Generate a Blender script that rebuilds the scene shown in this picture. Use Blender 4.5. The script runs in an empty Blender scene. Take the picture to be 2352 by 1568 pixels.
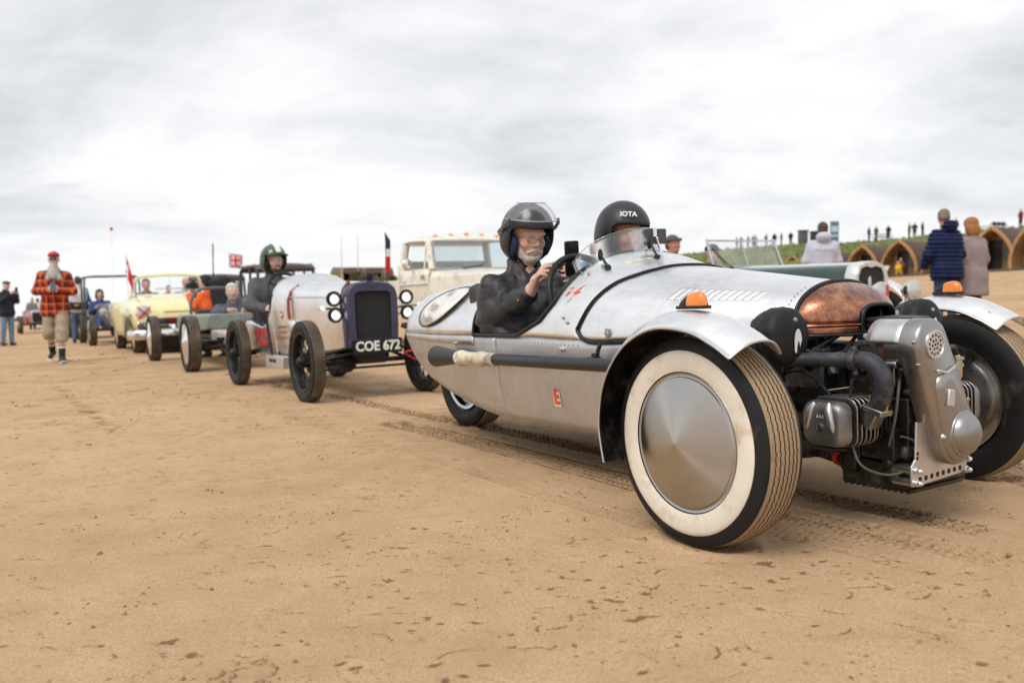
import bpy, bmesh, math, random
import numpy as np
from mathutils import Vector, Matrix
random.seed(7); np.random.seed(7)
SC = bpy.context.scene
COL = SC.collection
# ---------------------------------------------------------------- camera, sky, sun, exposure
SLOPE = 0.039                                   # the beach rises gently to the right
CAM_H = 0.7836
PITCH = math.atan(102 / 2000)
cam_d = bpy.data.cameras.new('camera'); cam = bpy.data.objects.new('camera', cam_d); COL.objects.link(cam)
cam.location = (0, 0, CAM_H); cam.rotation_euler = (math.pi / 2 - PITCH, 0, 0)
cam_d.sensor_width = 36; cam_d.lens = 2000 / 2352 * 36
cam_d.clip_start = 0.05; cam_d.clip_end = 4000
cam_d.dof.use_dof = True; cam_d.dof.focus_distance = 3.15; cam_d.dof.aperture_fstop = 2.8
SC.camera = cam
SUN_EL, SUN_AZ = math.radians(52), math.radians(215)   # azimuth from +Y clockwise
world = bpy.data.worlds.new('World'); SC.world = world; world.use_nodes = True
wt = world.node_tree; wt.nodes.clear()
def WN(t, **k):
    n = wt.nodes.new(t)
    for a, b in k.items(): setattr(n, a, b)
    return n
def WL(a, b): wt.links.new(a, b)
w_out = WN('ShaderNodeOutputWorld'); w_bg = WN('ShaderNodeBackground'); WL(w_bg.outputs[0], w_out.inputs[0])
w_sky = WN('ShaderNodeTexSky', sky_type='NISHITA', sun_disc=False, sun_elevation=SUN_EL, sun_rotation=SUN_AZ)
w_sc = WN('ShaderNodeVectorMath', operation='SCALE'); w_sc.inputs['Scale'].default_value = 0.13; WL(w_sky.outputs[0], w_sc.inputs[0])
w_tc = WN('ShaderNodeTexCoord'); w_sep = WN('ShaderNodeSeparateXYZ'); WL(w_tc.outputs['Generated'], w_sep.inputs[0])
def WM(op, a, b=None, c=None, clamp=False):
    n = WN('ShaderNodeMath', operation=op); n.use_clamp = clamp
    for i, v in enumerate((a, b, c)):
        if v is None: continue
        if isinstance(v, (int, float)): n.inputs[i].default_value = v
        else: WL(v, n.inputs[i])
    return n.outputs[0]
zz = WM('ADD', WM('MAXIMUM', w_sep.outputs[2], 0.0), 0.24)
uu = WM('DIVIDE', w_sep.outputs[0], zz); vv = WM('DIVIDE', w_sep.outputs[1], zz)
w_cb = WN('ShaderNodeCombineXYZ'); WL(uu, w_cb.inputs[0]); WL(vv, w_cb.inputs[1])
def wnoise(scale, detail, rough, dist, off, sx=1.0, sy=1.0):
    m = WN('ShaderNodeMapping'); m.inputs['Location'].default_value = off; m.inputs['Scale'].default_value = (sx, sy, 1); WL(w_cb.outputs[0], m.inputs[0])
    n = WN('ShaderNodeTexNoise'); n.inputs['Scale'].default_value = scale; n.inputs['Detail'].default_value = detail
    n.inputs['Roughness'].default_value = rough; n.inputs['Distortion'].default_value = dist; WL(m.outputs[0], n.inputs['Vector'])
    return n.outputs['Fac']
def wramp(f, pts):
    r = WN('ShaderNodeValToRGB'); e = r.color_ramp.elements
    while len(e) < len(pts): e.new(0.5)
    for el, (p, c) in zip(e, pts): el.position = p; el.color = (c, c, c, 1) if isinstance(c, float) else (*c, 1)
    WL(f, r.inputs[0]); return r.outputs[0]
n1 = wnoise(1.0, 7, 0.55, 0.6, (8.8, -12.1, 0), 0.95, 1.05)
n2 = wnoise(3.0, 6, 0.6, 0.7, (17.6, -36.3, 0), 0.9, 1.2)
nm = WM('ADD', WM('MULTIPLY', n1, 0.74), WM('MULTIPLY', n2, 0.26))
cl = wramp(nm, [(0.35, (0.54, 0.555, 0.59)), (0.45, (0.68, 0.69, 0.715)), (0.54, (0.80, 0.805, 0.812)), (0.64, (0.91, 0.908, 0.905))])
hz = wramp(WM('MULTIPLY', w_sep.outputs[2], 1.0, clamp=True), [(0.0, 0.75), (0.035, 0.40), (0.10, 0.0)])
mx0 = WN('ShaderNodeMix', data_type='RGBA'); WL(hz, mx0.inputs['Factor']); WL(cl, mx0.inputs['A']); mx0.inputs['B'].default_value = (0.87, 0.88, 0.895, 1)
cov = wramp(nm, [(0.30, 1.0), (0.70, 0.93)])
mx1 = WN('ShaderNodeMix', data_type='RGBA'); WL(cov, mx1.inputs['Factor']); WL(w_sc.outputs[0], mx1.inputs['A']); WL(mx0.outputs['Result'], mx1.inputs['B'])
WL(mx1.outputs['Result'], w_bg.inputs[0]); w_bg.inputs[1].default_value = 1.0
sun_d = bpy.data.lights.new('sun', 'SUN'); sun_d.energy = 1.5; sun_d.angle = math.radians(28); sun_d.color = (1, 0.955, 0.89)
sun = bpy.data.objects.new('sun', sun_d); COL.objects.link(sun)
sd = Vector((math.sin(SUN_AZ) * math.cos(SUN_EL), math.cos(SUN_AZ) * math.cos(SUN_EL), math.sin(SUN_EL)))
sun.rotation_euler = sd.to_track_quat('Z', 'Y').to_euler()
vs = SC.view_settings; SC.display_settings.display_device = 'sRGB'; vs.view_transform = 'Standard'; vs.look = 'None'; vs.exposure = 0.3; vs.gamma = 1; vs.use_curve_mapping = False
SC.cycles.max_bounces = 8; SC.cycles.transparent_max_bounces = 12; SC.cycles.use_denoising = True
# ---------------------------------------------------------------- helpers: materials
def V(*a): return np.array(a, float)
MATS = {}
class NT:
    def __init__(s, name):
        s.m = bpy.data.materials.new(name); s.m.use_nodes = True; s.t = s.m.node_tree; s.t.nodes.clear()
        s.out = s.n('ShaderNodeOutputMaterial'); s.b = s.n('ShaderNodeBsdfPrincipled'); s.l(s.b.outputs[0], s.out.inputs[0])
        s.tc = s.n('ShaderNodeTexCoord'); s.obj = s.tc.outputs['Object']
    def n(s, t, **k):
        x = s.t.nodes.new(t)
        for a, b in k.items(): setattr(x, a, b)
        return x
    def l(s, a, b): s.t.links.new(a, b)
    def put(s, i, v):
        if isinstance(v, bpy.types.NodeSocket): s.l(v, i)
        else: i.default_value = (*v, 1) if isinstance(v, tuple) and len(v) == 3 and i.type == 'RGBA' else v
    def set(s, **k):
        for a, v in k.items(): s.put(s.b.inputs[a.replace('_', ' ')], v)
        return s
    def noise(s, scale, detail=3, rough=.55, dist=0, vec=None, sc=None, out='Fac'):
        v = vec or s.obj
        if sc: m = s.n('ShaderNodeMapping'); m.inputs['Scale'].default_value = sc; s.l(v, m.inputs[0]); v = m.outputs[0]
        x = s.n('ShaderNodeTexNoise'); x.inputs['Scale'].default_value = scale; x.inputs['Detail'].default_value = detail
        x.inputs['Roughness'].default_value = rough; x.inputs['Distortion'].default_value = dist; s.l(v, x.inputs['Vector']); return x.outputs[out]
    def ramp(s, f, pts, interp='LINEAR'):
        r = s.n('ShaderNodeValToRGB'); r.color_ramp.interpolation = interp; e = r.color_ramp.elements
        while len(e) < len(pts): e.new(.5)
        for el, (p, c) in zip(e, pts): el.position = p; el.color = (c, c, c, 1) if isinstance(c, (int, float)) else (*c, 1)
        s.put(r.inputs[0], f); return r.outputs[0]
    def math(s, op, a, b=None, c=None, clamp=False):
        x = s.n('ShaderNodeMath', operation=op); x.use_clamp = clamp
        for i, v in enumerate((a, b, c)):
            if v is not None: s.put(x.inputs[i], v)
        return x.outputs[0]
    def mix(s, f, a, b, blend='MIX'):
        x = s.n('ShaderNodeMix', data_type='RGBA', blend_type=blend); s.put(x.inputs['Factor'], f); s.put(x.inputs['A'], a); s.put(x.inputs['B'], b); return x.outputs['Result']
    def bump(s, h, strength=.3, dist=.01, normal=None):
        x = s.n('ShaderNodeBump'); x.inputs['Strength'].default_value = strength; x.inputs['Distance'].default_value = dist; s.l(h, x.inputs['Height'])
        if normal: s.l(normal, x.inputs['Normal'])
        s.l(x.outputs[0], s.b.inputs['Normal']); return x.outputs[0]
    def sep(s, v=None):
        x = s.n('ShaderNodeSeparateXYZ'); s.l(v or s.obj, x.inputs[0]); return x.outputs
def mat(name, col, rough=.5, metal=0., var=.12, vs=9., bump=0., bs=60., bd=.004, dirt=None, emit=None, coat=0., spec=.5):
    """plain procedural paint, rubber, cloth or metal: colour that varies a little, roughness that varies a little"""
    if name in MATS: return MATS[name]
    t = NT(name); f = t.noise(vs, 4)
    lo = tuple(max(0, c * (1 - var * 1.6)) for c in col); hi = tuple(min(1, c * (1 + var)) for c in col)
    c = t.ramp(f, [(.3, lo), (.7, hi)])
    if dirt:                                    # (colour, amount, scale)
        d = t.ramp(t.noise(dirt[2], 5, .65), [(.62 - .35 * dirt[1], 0.), (.74 - .2 * dirt[1], 1.)])
        c = t.mix(t.math('MULTIPLY', d, .85), c, dirt[0])
    t.set(Base_Color=c, Metallic=metal, Roughness=t.ramp(t.noise(vs * 2.3, 3), [(.3, max(.02, rough * .82)), (.7, min(1, rough * 1.15))]))
    t.b.inputs['Specular IOR Level'].default_value = spec; t.b.inputs['Coat Weight'].default_value = coat; t.b.inputs['Coat Roughness'].default_value = .08
    if bump: t.bump(t.noise(bs, 4), bump, bd)
    if emit: t.set(Emission_Color=emit[0], Emission_Strength=emit[1])
    MATS[name] = t.m; return t.m
def thin_glass(name, tint=(.93, .96, .96), rough=.02, mixf=.10, fk=.75):
    if name in MATS: return MATS[name]
    t = NT(name); t.t.nodes.remove(t.b); tr = t.n('ShaderNodeBsdfTransparent'); tr.inputs[0].default_value = (*tint, 1)
    g = t.n('ShaderNodeBsdfGlossy'); g.inputs['Roughness'].default_value = rough; g.inputs[0].default_value = (1, 1, 1, 1)
    lw = t.n('ShaderNodeLayerWeight'); lw.inputs[0].default_value = .35
    f = t.math('ADD', t.math('MULTIPLY', lw.outputs['Fresnel'], fk), t.math('MULTIPLY', t.noise(7, 4), mixf), clamp=True)
    m = t.n('ShaderNodeMixShader'); t.l(f, m.inputs[0]); t.l(tr.outputs[0], m.inputs[1]); t.l(g.outputs[0], m.inputs[2]); t.l(m.outputs[0], t.out.inputs[0])
    MATS[name] = t.m; return t.m
# ---------------------------------------------------------------- helpers: objects
def thing(name, label, cat, mtx=None, loc=None, rz=0., group=None):
    o = bpy.data.objects.new(name, None); COL.objects.link(o); o.empty_display_size = .1
    if mtx is not None: o.matrix_world = mtx
    elif loc is not None: o.location = loc; o.rotation_euler = (0, 0, rz)
    return tag(o, label, cat, group)
def tag(o, label=None, cat=None, group=None, kind=None):
    if label: o['label'] = label
    if cat: o['category'] = cat
    if group: o['group'] = group
    if kind: o['kind'] = kind
    return o
def sharpen(me, deg=38):
    bm = bmesh.new(); bm.from_mesh(me); lim = math.radians(deg)
    for e in bm.edges:
        if len(e.link_faces) == 2 and e.calc_face_angle(0) > lim: e.smooth = False
    for f in bm.faces: f.smooth = True
    bm.to_mesh(me); bm.free()
def frame_mtx(ox, oy, ang, tilt=True, z=0.):
    a = math.radians(ang); n = Vector((-SLOPE, 0, 1)).normalized() if tilt else Vector((0, 0, 1))
    f = Vector((math.sin(a), -math.cos(a), 0)); f = (f - n * f.dot(n)).normalized(); l = n.cross(f)
    m = Matrix.Identity(4)
    for i in range(3): m[i][0] = f[i]; m[i][1] = l[i]; m[i][2] = n[i]
    m[0][3] = ox; m[1][3] = oy; m[2][3] = SLOPE * ox + z
    return m
class MB:
    """collects geometry; build() links it as one mesh object"""
    def __init__(s): s.v = []; s.f = []; s.mi = []; s.cur = 0
    def add(s, vs, fs, mi=None):
        b = len(s.v); s.v += [tuple(map(float, p)) for p in vs]; s.f += [tuple(i + b for i in f) for f in fs]; s.mi += [s.cur if mi is None else mi] * len(fs); return s
    def box(s, c, h, R=None, bev=0.):
        c = np.array(c, float); hx, hy, hz = h
        P = np.array([(x, y, z) for x in (-hx, hx) for y in (-hy, hy) for z in (-hz, hz)])
        if R is not None: P = P @ np.array(R).T
        return s.add(P + c, [(0, 1, 3, 2), (4, 6, 7, 5), (0, 4, 5, 1), (2, 3, 7, 6), (0, 2, 6, 4), (1, 5, 7, 3)])
    def tube(s, pts, r, n=10, cap=True, closed=False, sq=None):
        pts = np.array(pts, float); m = len(pts); rr = np.full(m, r) if np.isscalar(r) else np.array(r, float)
        tg = np.gradient(pts, axis=0) if not closed else (np.roll(pts, -1, 0) - np.roll(pts, 1, 0))
        tg /= np.linalg.norm(tg, axis=1)[:, None] + 1e-9
        u = np.cross(tg[0], (0, 0, 1) if abs(tg[0][2]) < .9 else (1, 0, 0)); u /= np.linalg.norm(u)
        vs = []; ang = np.linspace(0, 2 * np.pi, n, endpoint=False)
        for i in range(m):
            u = u - tg[i] * (u @ tg[i]); u /= np.linalg.norm(u) + 1e-9; w = np.cross(tg[i], u)
            a, b = (1, 1) if sq is None else sq
            vs += [pts[i] + rr[i] * (a * math.cos(t) * u + b * math.sin(t) * w) for t in ang]
        fs = []; mm = m if closed else m - 1
        for i in range(mm):
            j = (i + 1) % m
            for k in range(n): q = (k + 1) % n; fs.append((i * n + k, i * n + q, j * n + q, j * n + k))
        if cap and not closed: fs += [tuple(range(n))[::-1], tuple((m - 1) * n + k for k in range(n))]
        return s.add(vs, fs)
    def rod(s, a, b, r, n=8, r2=None): return s.tube([a, b], [r, r if r2 is None else r2], n)
    def lathe(s, prof, o=(0, 0, 0), ax=(0, 1, 0), n=32, close=False, a0=0., a1=2 * math.pi):
        """profile of (distance along axis, radius)"""
        ax = np.array(ax, float); ax /= np.linalg.norm(ax); u = np.cross(ax, (0, 0, 1) if abs(ax[2]) < .9 else (1, 0, 0)); u /= np.linalg.norm(u); w = np.cross(ax, u); o = np.array(o, float)
        full = abs(a1 - a0 - 2 * math.pi) < 1e-6; m = n if full else n + 1; vs = []
        for k in range(m):
            t = a0 + (a1 - a0) * k / n
            vs += [o + ax * d + r * (math.cos(t) * u + math.sin(t) * w) for d, r in prof]
        p = len(prof); fs = []
        for k in range(n):
            q = (k + 1) % m
            for i in range(p if close else p - 1): j = (i + 1) % p; fs.append((k * p + i, k * p + j, q * p + j, q * p + i))
        return s.add(vs, fs)
    def grid(s, fn, nu, nv, wrapu=False, wrapv=False):
        vs = [fn(i / (nu if wrapu else nu - 1), j / (nv if wrapv else nv - 1)) for i in range(nu) for j in range(nv)]
        fs = [(i * nv + j, ((i + 1) % nu) * nv + j, ((i + 1) % nu) * nv + (j + 1) % nv, i * nv + (j + 1) % nv) for i in range(nu if wrapu else nu - 1) for j in range(nv if wrapv else nv - 1)]
        return s.add(vs, fs)
    def loft(s, secs, cap=True, closed=True):
        n = len(secs[0]); vs = [p for q in secs for p in q]; fs = []
        for i in range(len(secs) - 1):
            for k in range(n if closed else n - 1): q = (k + 1) % n; fs.append((i * n + k, i * n + q, (i + 1) * n + q, (i + 1) * n + k))
        if cap: fs += [tuple(range(n))[::-1], tuple((len(secs) - 1) * n + k for k in range(n))]
        return s.add(vs, fs)
    def prism(s, poly, o, u, w, d):
        """extrude a 2-D outline (in axes u, w at o) along vector d"""
        o, u, w, d = (np.array(x, float) for x in (o, u, w, d)); n = len(poly)
        a = [o + u * p[0] + w * p[1] for p in poly]; vs = a + [p + d for p in a]
        return s.add(vs, [tuple(range(n))[::-1], tuple(range(n, 2 * n))] + [(k, (k + 1) % n, n + (k + 1) % n, n + k) for k in range(n)])
    def ball(s, c, r, n=14, R=None):
        c = np.array(c, float); r = np.array([r] * 3 if np.isscalar(r) else r, float); vs = []; m = n // 2 + 1
        for i in range(m):
            a = math.pi * i / (m - 1)
            for k in range(n):
                b = 2 * math.pi * k / n; p = r * np.array([math.sin(a) * math.cos(b), math.sin(a) * math.sin(b), math.cos(a)])
                vs.append(c + (p if R is None else np.array(R) @ p))
        return s.add(vs, [(i * n + k, (i + 1) * n + k, (i + 1) * n + (k + 1) % n, i * n + (k + 1) % n) for i in range(m - 1) for k in range(n)])
    def build(s, name, m=None, parent=None, smooth=True, bevel=0., seg=2, solid=0., subsurf=0, deg=38, label=None, merge=True, offset=-1, recalc=True):
        me = bpy.data.meshes.new(name); me.from_pydata(s.v, [], s.f)
        ms = m if isinstance(m, (list, tuple)) else [m]
        for x in ms: me.materials.append(x)
        if len(ms) > 1: me.polygons.foreach_set('material_index', s.mi)
        bm = bmesh.new(); bm.from_mesh(me)
        if merge: bmesh.ops.remove_doubles(bm, verts=bm.verts, dist=1e-5)
        if recalc: bmesh.ops.recalc_face_normals(bm, faces=bm.faces)
        bm.to_mesh(me); bm.free()
        if smooth: sharpen(me, deg)
        o = bpy.data.objects.new(name, me); COL.objects.link(o)
        if parent is not None: o.parent = parent
        if solid: x = o.modifiers.new('solid', 'SOLIDIFY'); x.thickness = solid; x.offset = offset
        if subsurf: x = o.modifiers.new('sub', 'SUBSURF'); x.levels = x.render_levels = subsurf
        if bevel: x = o.modifiers.new('bevel', 'BEVEL'); x.width = bevel; x.segments = seg; x.limit_method = 'ANGLE'; x.angle_limit = math.radians(35)
        if label: o['label'] = label
        return o
def roundrect(w, h, r, n=5):
    P = []
    for cx, cy, a0 in ((w - r, h - r, 0), (-w + r, h - r, 90), (-w + r, -h + r, 180), (w - r, -h + r, 270)):
        for k in range(n + 1): a = math.radians(a0 + 90 * k / n); P.append((cx + r * math.cos(a), cy + r * math.sin(a)))
    return P
def circ(r, n=24, cx=0, cy=0, ry=None): return [(cx + r * math.cos(2 * math.pi * k / n), cy + (ry or r) * math.sin(2 * math.pi * k / n)) for k in range(n)]
def smooth_path(pts, n=8):
    """Catmull-Rom through the points"""
    p = np.array(pts, float); p = np.vstack([2 * p[0] - p[1], p, 2 * p[-1] - p[-2]]); o = []
    for i in range(1, len(p) - 2):
        for k in range(n):
            t = k / n; a, b, c, d = p[i - 1], p[i], p[i + 1], p[i + 2]
            o.append(.5 * (2 * b + (c - a) * t + (2 * a - 5 * b + 4 * c - d) * t * t + (3 * b - a - 3 * c + d) * t ** 3))
    o.append(p[-2]); return np.array(o)
def text_obj(name, s, size, m, parent, o, u, w, ext=.0015, shear=0., sx=1., bold=0., wrap=None, label=None):
    """lettering as thin solid letters: baseline direction u, up direction w, centred at o; wrap maps a point onto a surface"""
    cu = bpy.data.curves.new(name, 'FONT'); cu.body = s; cu.size = size; cu.align_x = 'CENTER'; cu.align_y = 'CENTER'; cu.extrude = ext; cu.shear = shear; cu.offset = bold; cu.resolution_u = 3
    t = bpy.data.objects.new(name, cu); COL.objects.link(t); bpy.context.view_layer.update()
    me = bpy.data.meshes.new_from_object(t.evaluated_get(bpy.context.evaluated_depsgraph_get())); bpy.data.objects.remove(t)
    o, u, w = (np.array(x, float) for x in (o, u, w)); u /= np.linalg.norm(u); w = w - u * (w @ u); w /= np.linalg.norm(w); nn = np.cross(u, w)
    P = np.zeros(len(me.vertices) * 3); me.vertices.foreach_get('co', P); P = P.reshape(-1, 3); P[:, 0] *= sx
    Q = o + P[:, :1] * u + P[:, 1:2] * w + P[:, 2:] * nn
    if wrap: Q = np.array([wrap(q) for q in Q])
    me.vertices.foreach_set('co', Q.ravel()); me.materials.clear(); me.materials.append(m); me.update()
    ob = bpy.data.objects.new(name, me); COL.objects.link(ob); ob.parent = parent
    if label: ob['label'] = label
    return ob
def copy_tree(o, parent=None):
    c = o.copy(); COL.objects.link(c)
    if parent is not None: c.parent = parent
    for ch in o.children: copy_tree(ch, c)
    return c
# ---------------------------------------------------------------- helpers: implicit surfaces for bodies and clothes
def rotm(rx=0, ry=0, rz=0): return np.array(Matrix.Rotation(rz, 3, 'Z') @ Matrix.Rotation(ry, 3, 'Y') @ Matrix.Rotation(rx, 3, 'X'))
def RC(a, b, ra, rb=None, k=.02, op='u'): return dict(t='rc', a=V(*a), b=V(*b), ra=ra, rb=ra if rb is None else rb, k=k, op=op)
def EL(c, r, R=None, k=.02, op='u'): return dict(t='el', c=V(*c), r=V(*r), R=np.eye(3) if R is None else np.array(R), k=k, op=op)
def BX(c, h, R=None, rd=.01, k=.01, op='u'): return dict(t='bx', c=V(*c), r=V(*h), R=np.eye(3) if R is None else np.array(R), rd=rd, k=k, op=op)
def vnoise(P, seed=0):
    i = np.floor(P).astype(np.int64); f = P - i; f = f * f * (3 - 2 * f)
    def hsh(a, b, c): h = (a * 374761393 + b * 668265263 + c * 2147483647 + seed * 974711) & 0xffffffff; h = ((h ^ (h >> 13)) * 1274126177) & 0xffffffff; return ((h ^ (h >> 16)) & 0xffff) / 65535.
    x, y, z = i[..., 0], i[..., 1], i[..., 2]; fx, fy, fz = f[..., 0], f[..., 1], f[..., 2]
    L = lambda a, b, t: a + (b - a) * t
    return L(L(L(hsh(x, y, z), hsh(x + 1, y, z), fx), L(hsh(x, y + 1, z), hsh(x + 1, y + 1, z), fx), fy), L(L(hsh(x, y, z + 1), hsh(x + 1, y, z + 1), fx), L(hsh(x, y + 1, z + 1), hsh(x + 1, y + 1, z + 1), fx), fy), fz)
def sdf_mesh(prims, h, fold=0., fs=14., seed=1, stretch=(1, 1, 1), rib=0., rp=.06):
    lo = np.full(3, 1e9); hi = -lo
    for p in prims:
        if p['t'] == 'rc': r = max(p['ra'], p['rb']); p['lo'] = np.minimum(p['a'], p['b']) - r; p['hi'] = np.maximum(p['a'], p['b']) + r
        else: e = np.abs(p['R']) @ (p['r'] + p.get('rd', 0)); p['lo'] = p['c'] - e; p['hi'] = p['c'] + e
        if p['op'] == 'u': lo = np.minimum(lo, p['lo']); hi = np.maximum(hi, p['hi'])
    lo -= 3 * h + fold; hi += 3 * h + fold; n = np.ceil((hi - lo) / h).astype(int) + 1
    F = np.full(n, 1e3, np.float32); ax = [lo[i] + h * np.arange(n[i]) for i in range(3)]
    for p in prims:
        k = p['k']; m = 2 * k + 4 * h
        a = np.clip(np.floor((p['lo'] - m - lo) / h).astype(int), 0, n); b = np.clip(np.ceil((p['hi'] + m - lo) / h).astype(int) + 1, 0, n)
        if (b <= a).any(): continue
        X = np.stack(np.meshgrid(*[ax[i][a[i]:b[i]] for i in range(3)], indexing='ij'), -1)
        if p['t'] == 'rc':
            ab = p['b'] - p['a']; t = np.clip(((X - p['a']) @ ab) / (ab @ ab + 1e-12), 0, 1); d = np.linalg.norm(X - p['a'] - t[..., None] * ab, axis=-1) - (p['ra'] + (p['rb'] - p['ra']) * t)
        elif p['t'] == 'el':
            q = (X - p['c']) @ p['R']; k0 = np.linalg.norm(q / p['r'], axis=-1); k1 = np.linalg.norm(q / p['r'] ** 2, axis=-1) + 1e-9; d = np.where(k0 < 1e-4, -p['r'].min(), k0 * (k0 - 1) / k1)
        else:
            q = np.abs((X - p['c']) @ p['R']) - p['r']; d = np.linalg.norm(np.maximum(q, 0), axis=-1) + np.minimum(q.max(-1), 0) - p['rd']
        S = F[a[0]:b[0], a[1]:b[1], a[2]:b[2]]
        if p['op'] == 'u': hh = np.maximum(k - np.abs(S - d), 0) / k; S[...] = np.minimum(S, d) - hh * hh * k * .25
        else: e = -d; hh = np.maximum(k - np.abs(S - e), 0) / k; S[...] = np.maximum(S, e) + hh * hh * k * .25
    if fold:
        X = np.stack(np.meshgrid(*ax, indexing='ij'), -1); nb = np.abs(F) < fold * 3 + 3 * h
        Q = X[nb] * np.array(stretch) * fs; w = np.stack([vnoise(Q * .5 + 5, seed), vnoise(Q * .5 + 17, seed + 1), vnoise(Q * .5 + 31, seed + 2)], -1)
        q = vnoise(Q + 2.2 * w, seed + 3); q2 = vnoise(Q * 2.1 + 3.1 * w + 9, seed + 5); F[nb] -= ((np.abs(q - .5) * 2) ** .75 - .5 + .4 * ((np.abs(q2 - .5) * 2) ** .75 - .5)).astype(np.float32) * fold
    if rib: F += (rib * (1 - np.abs(np.sin(np.pi * ax[2] / rp))) ** 2 * 1.0)[None, None, :].astype(np.float32)
    # surface nets
    s = F < 0; c = np.zeros(n - 1, int)
    for dx in (0, 1):
        for dy in (0, 1):
            for dz in (0, 1): c += s[dx:n[0] - 1 + dx, dy:n[1] - 1 + dy, dz:n[2] - 1 + dz]
    act = (c > 0) & (c < 8); ids = np.full(n - 1, -1); I = np.argwhere(act); ids[act] = np.arange(len(I))
    acc = np.zeros((len(I), 3)); cnt = np.zeros(len(I)); cs = [(x, y, z) for x in (0, 1) for y in (0, 1) for z in (0, 1)]
    for p0 in cs:
        for a in range(3):
            if p0[a]: continue
            p1 = list(p0); p1[a] = 1; f0 = F[tuple((I + p0).T)]; f1 = F[tuple((I + p1).T)]; cr = (f0 < 0) != (f1 < 0); t = np.where(cr, f0 / (f0 - f1 + 1e-12), 0)
            q = np.array(p0, float)[None] + 0 * acc; q[:, a] += t; acc += q * cr[:, None]; cnt += cr
    Vt = lo + (I + acc / np.maximum(cnt, 1)[:, None]) * h; Fc = []
    for a in range(3):
        b, e = (a + 1) % 3, (a + 2) % 3
        sl0 = [slice(None)] * 3; sl1 = [slice(None)] * 3; sl0[a] = slice(0, -1); sl1[a] = slice(1, None)
        s0, s1 = s[tuple(sl0)], s[tuple(sl1)]; E = np.argwhere(s0 != s1); E = E[(E[:, b] > 0) & (E[:, e] > 0) & (E[:, b] < n[b] - 1) & (E[:, e] < n[e] - 1)]
        inside = s0[tuple(E.T)]; q = []
        for db, de in ((-1, -1), (0, -1), (0, 0), (-1, 0)): g = E.copy(); g[:, b] += db; g[:, e] += de; q.append(ids[tuple(g.T)])
        q = np.stack(q, 1); q[~inside] = q[~inside][:, ::-1]; Fc.append(q)
    return Vt, np.vstack(Fc)
def sdf_obj(name, prims, h, m, parent=None, smooth_it=1, **k):
    Vt, Fc = sdf_mesh(prims, h, **k)
    me = bpy.data.meshes.new(name); me.vertices.add(len(Vt)); me.vertices.foreach_set('co', Vt.ravel())
    me.loops.add(Fc.size); me.loops.foreach_set('vertex_index', Fc.ravel().astype(np.int32)); me.polygons.add(len(Fc)); me.polygons.foreach_set('loop_start', np.arange(len(Fc), dtype=np.int32) * 4)
    me.update(calc_edges=True); me.validate(); me.polygons.foreach_set('use_smooth', [True] * len(me.polygons)); me.materials.append(m)
    o = bpy.data.objects.new(name, me); COL.objects.link(o)
    if parent is not None: o.parent = parent
    if smooth_it: x = o.modifiers.new('smooth', 'SMOOTH'); x.factor = .5; x.iterations = smooth_it
    return o
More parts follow.
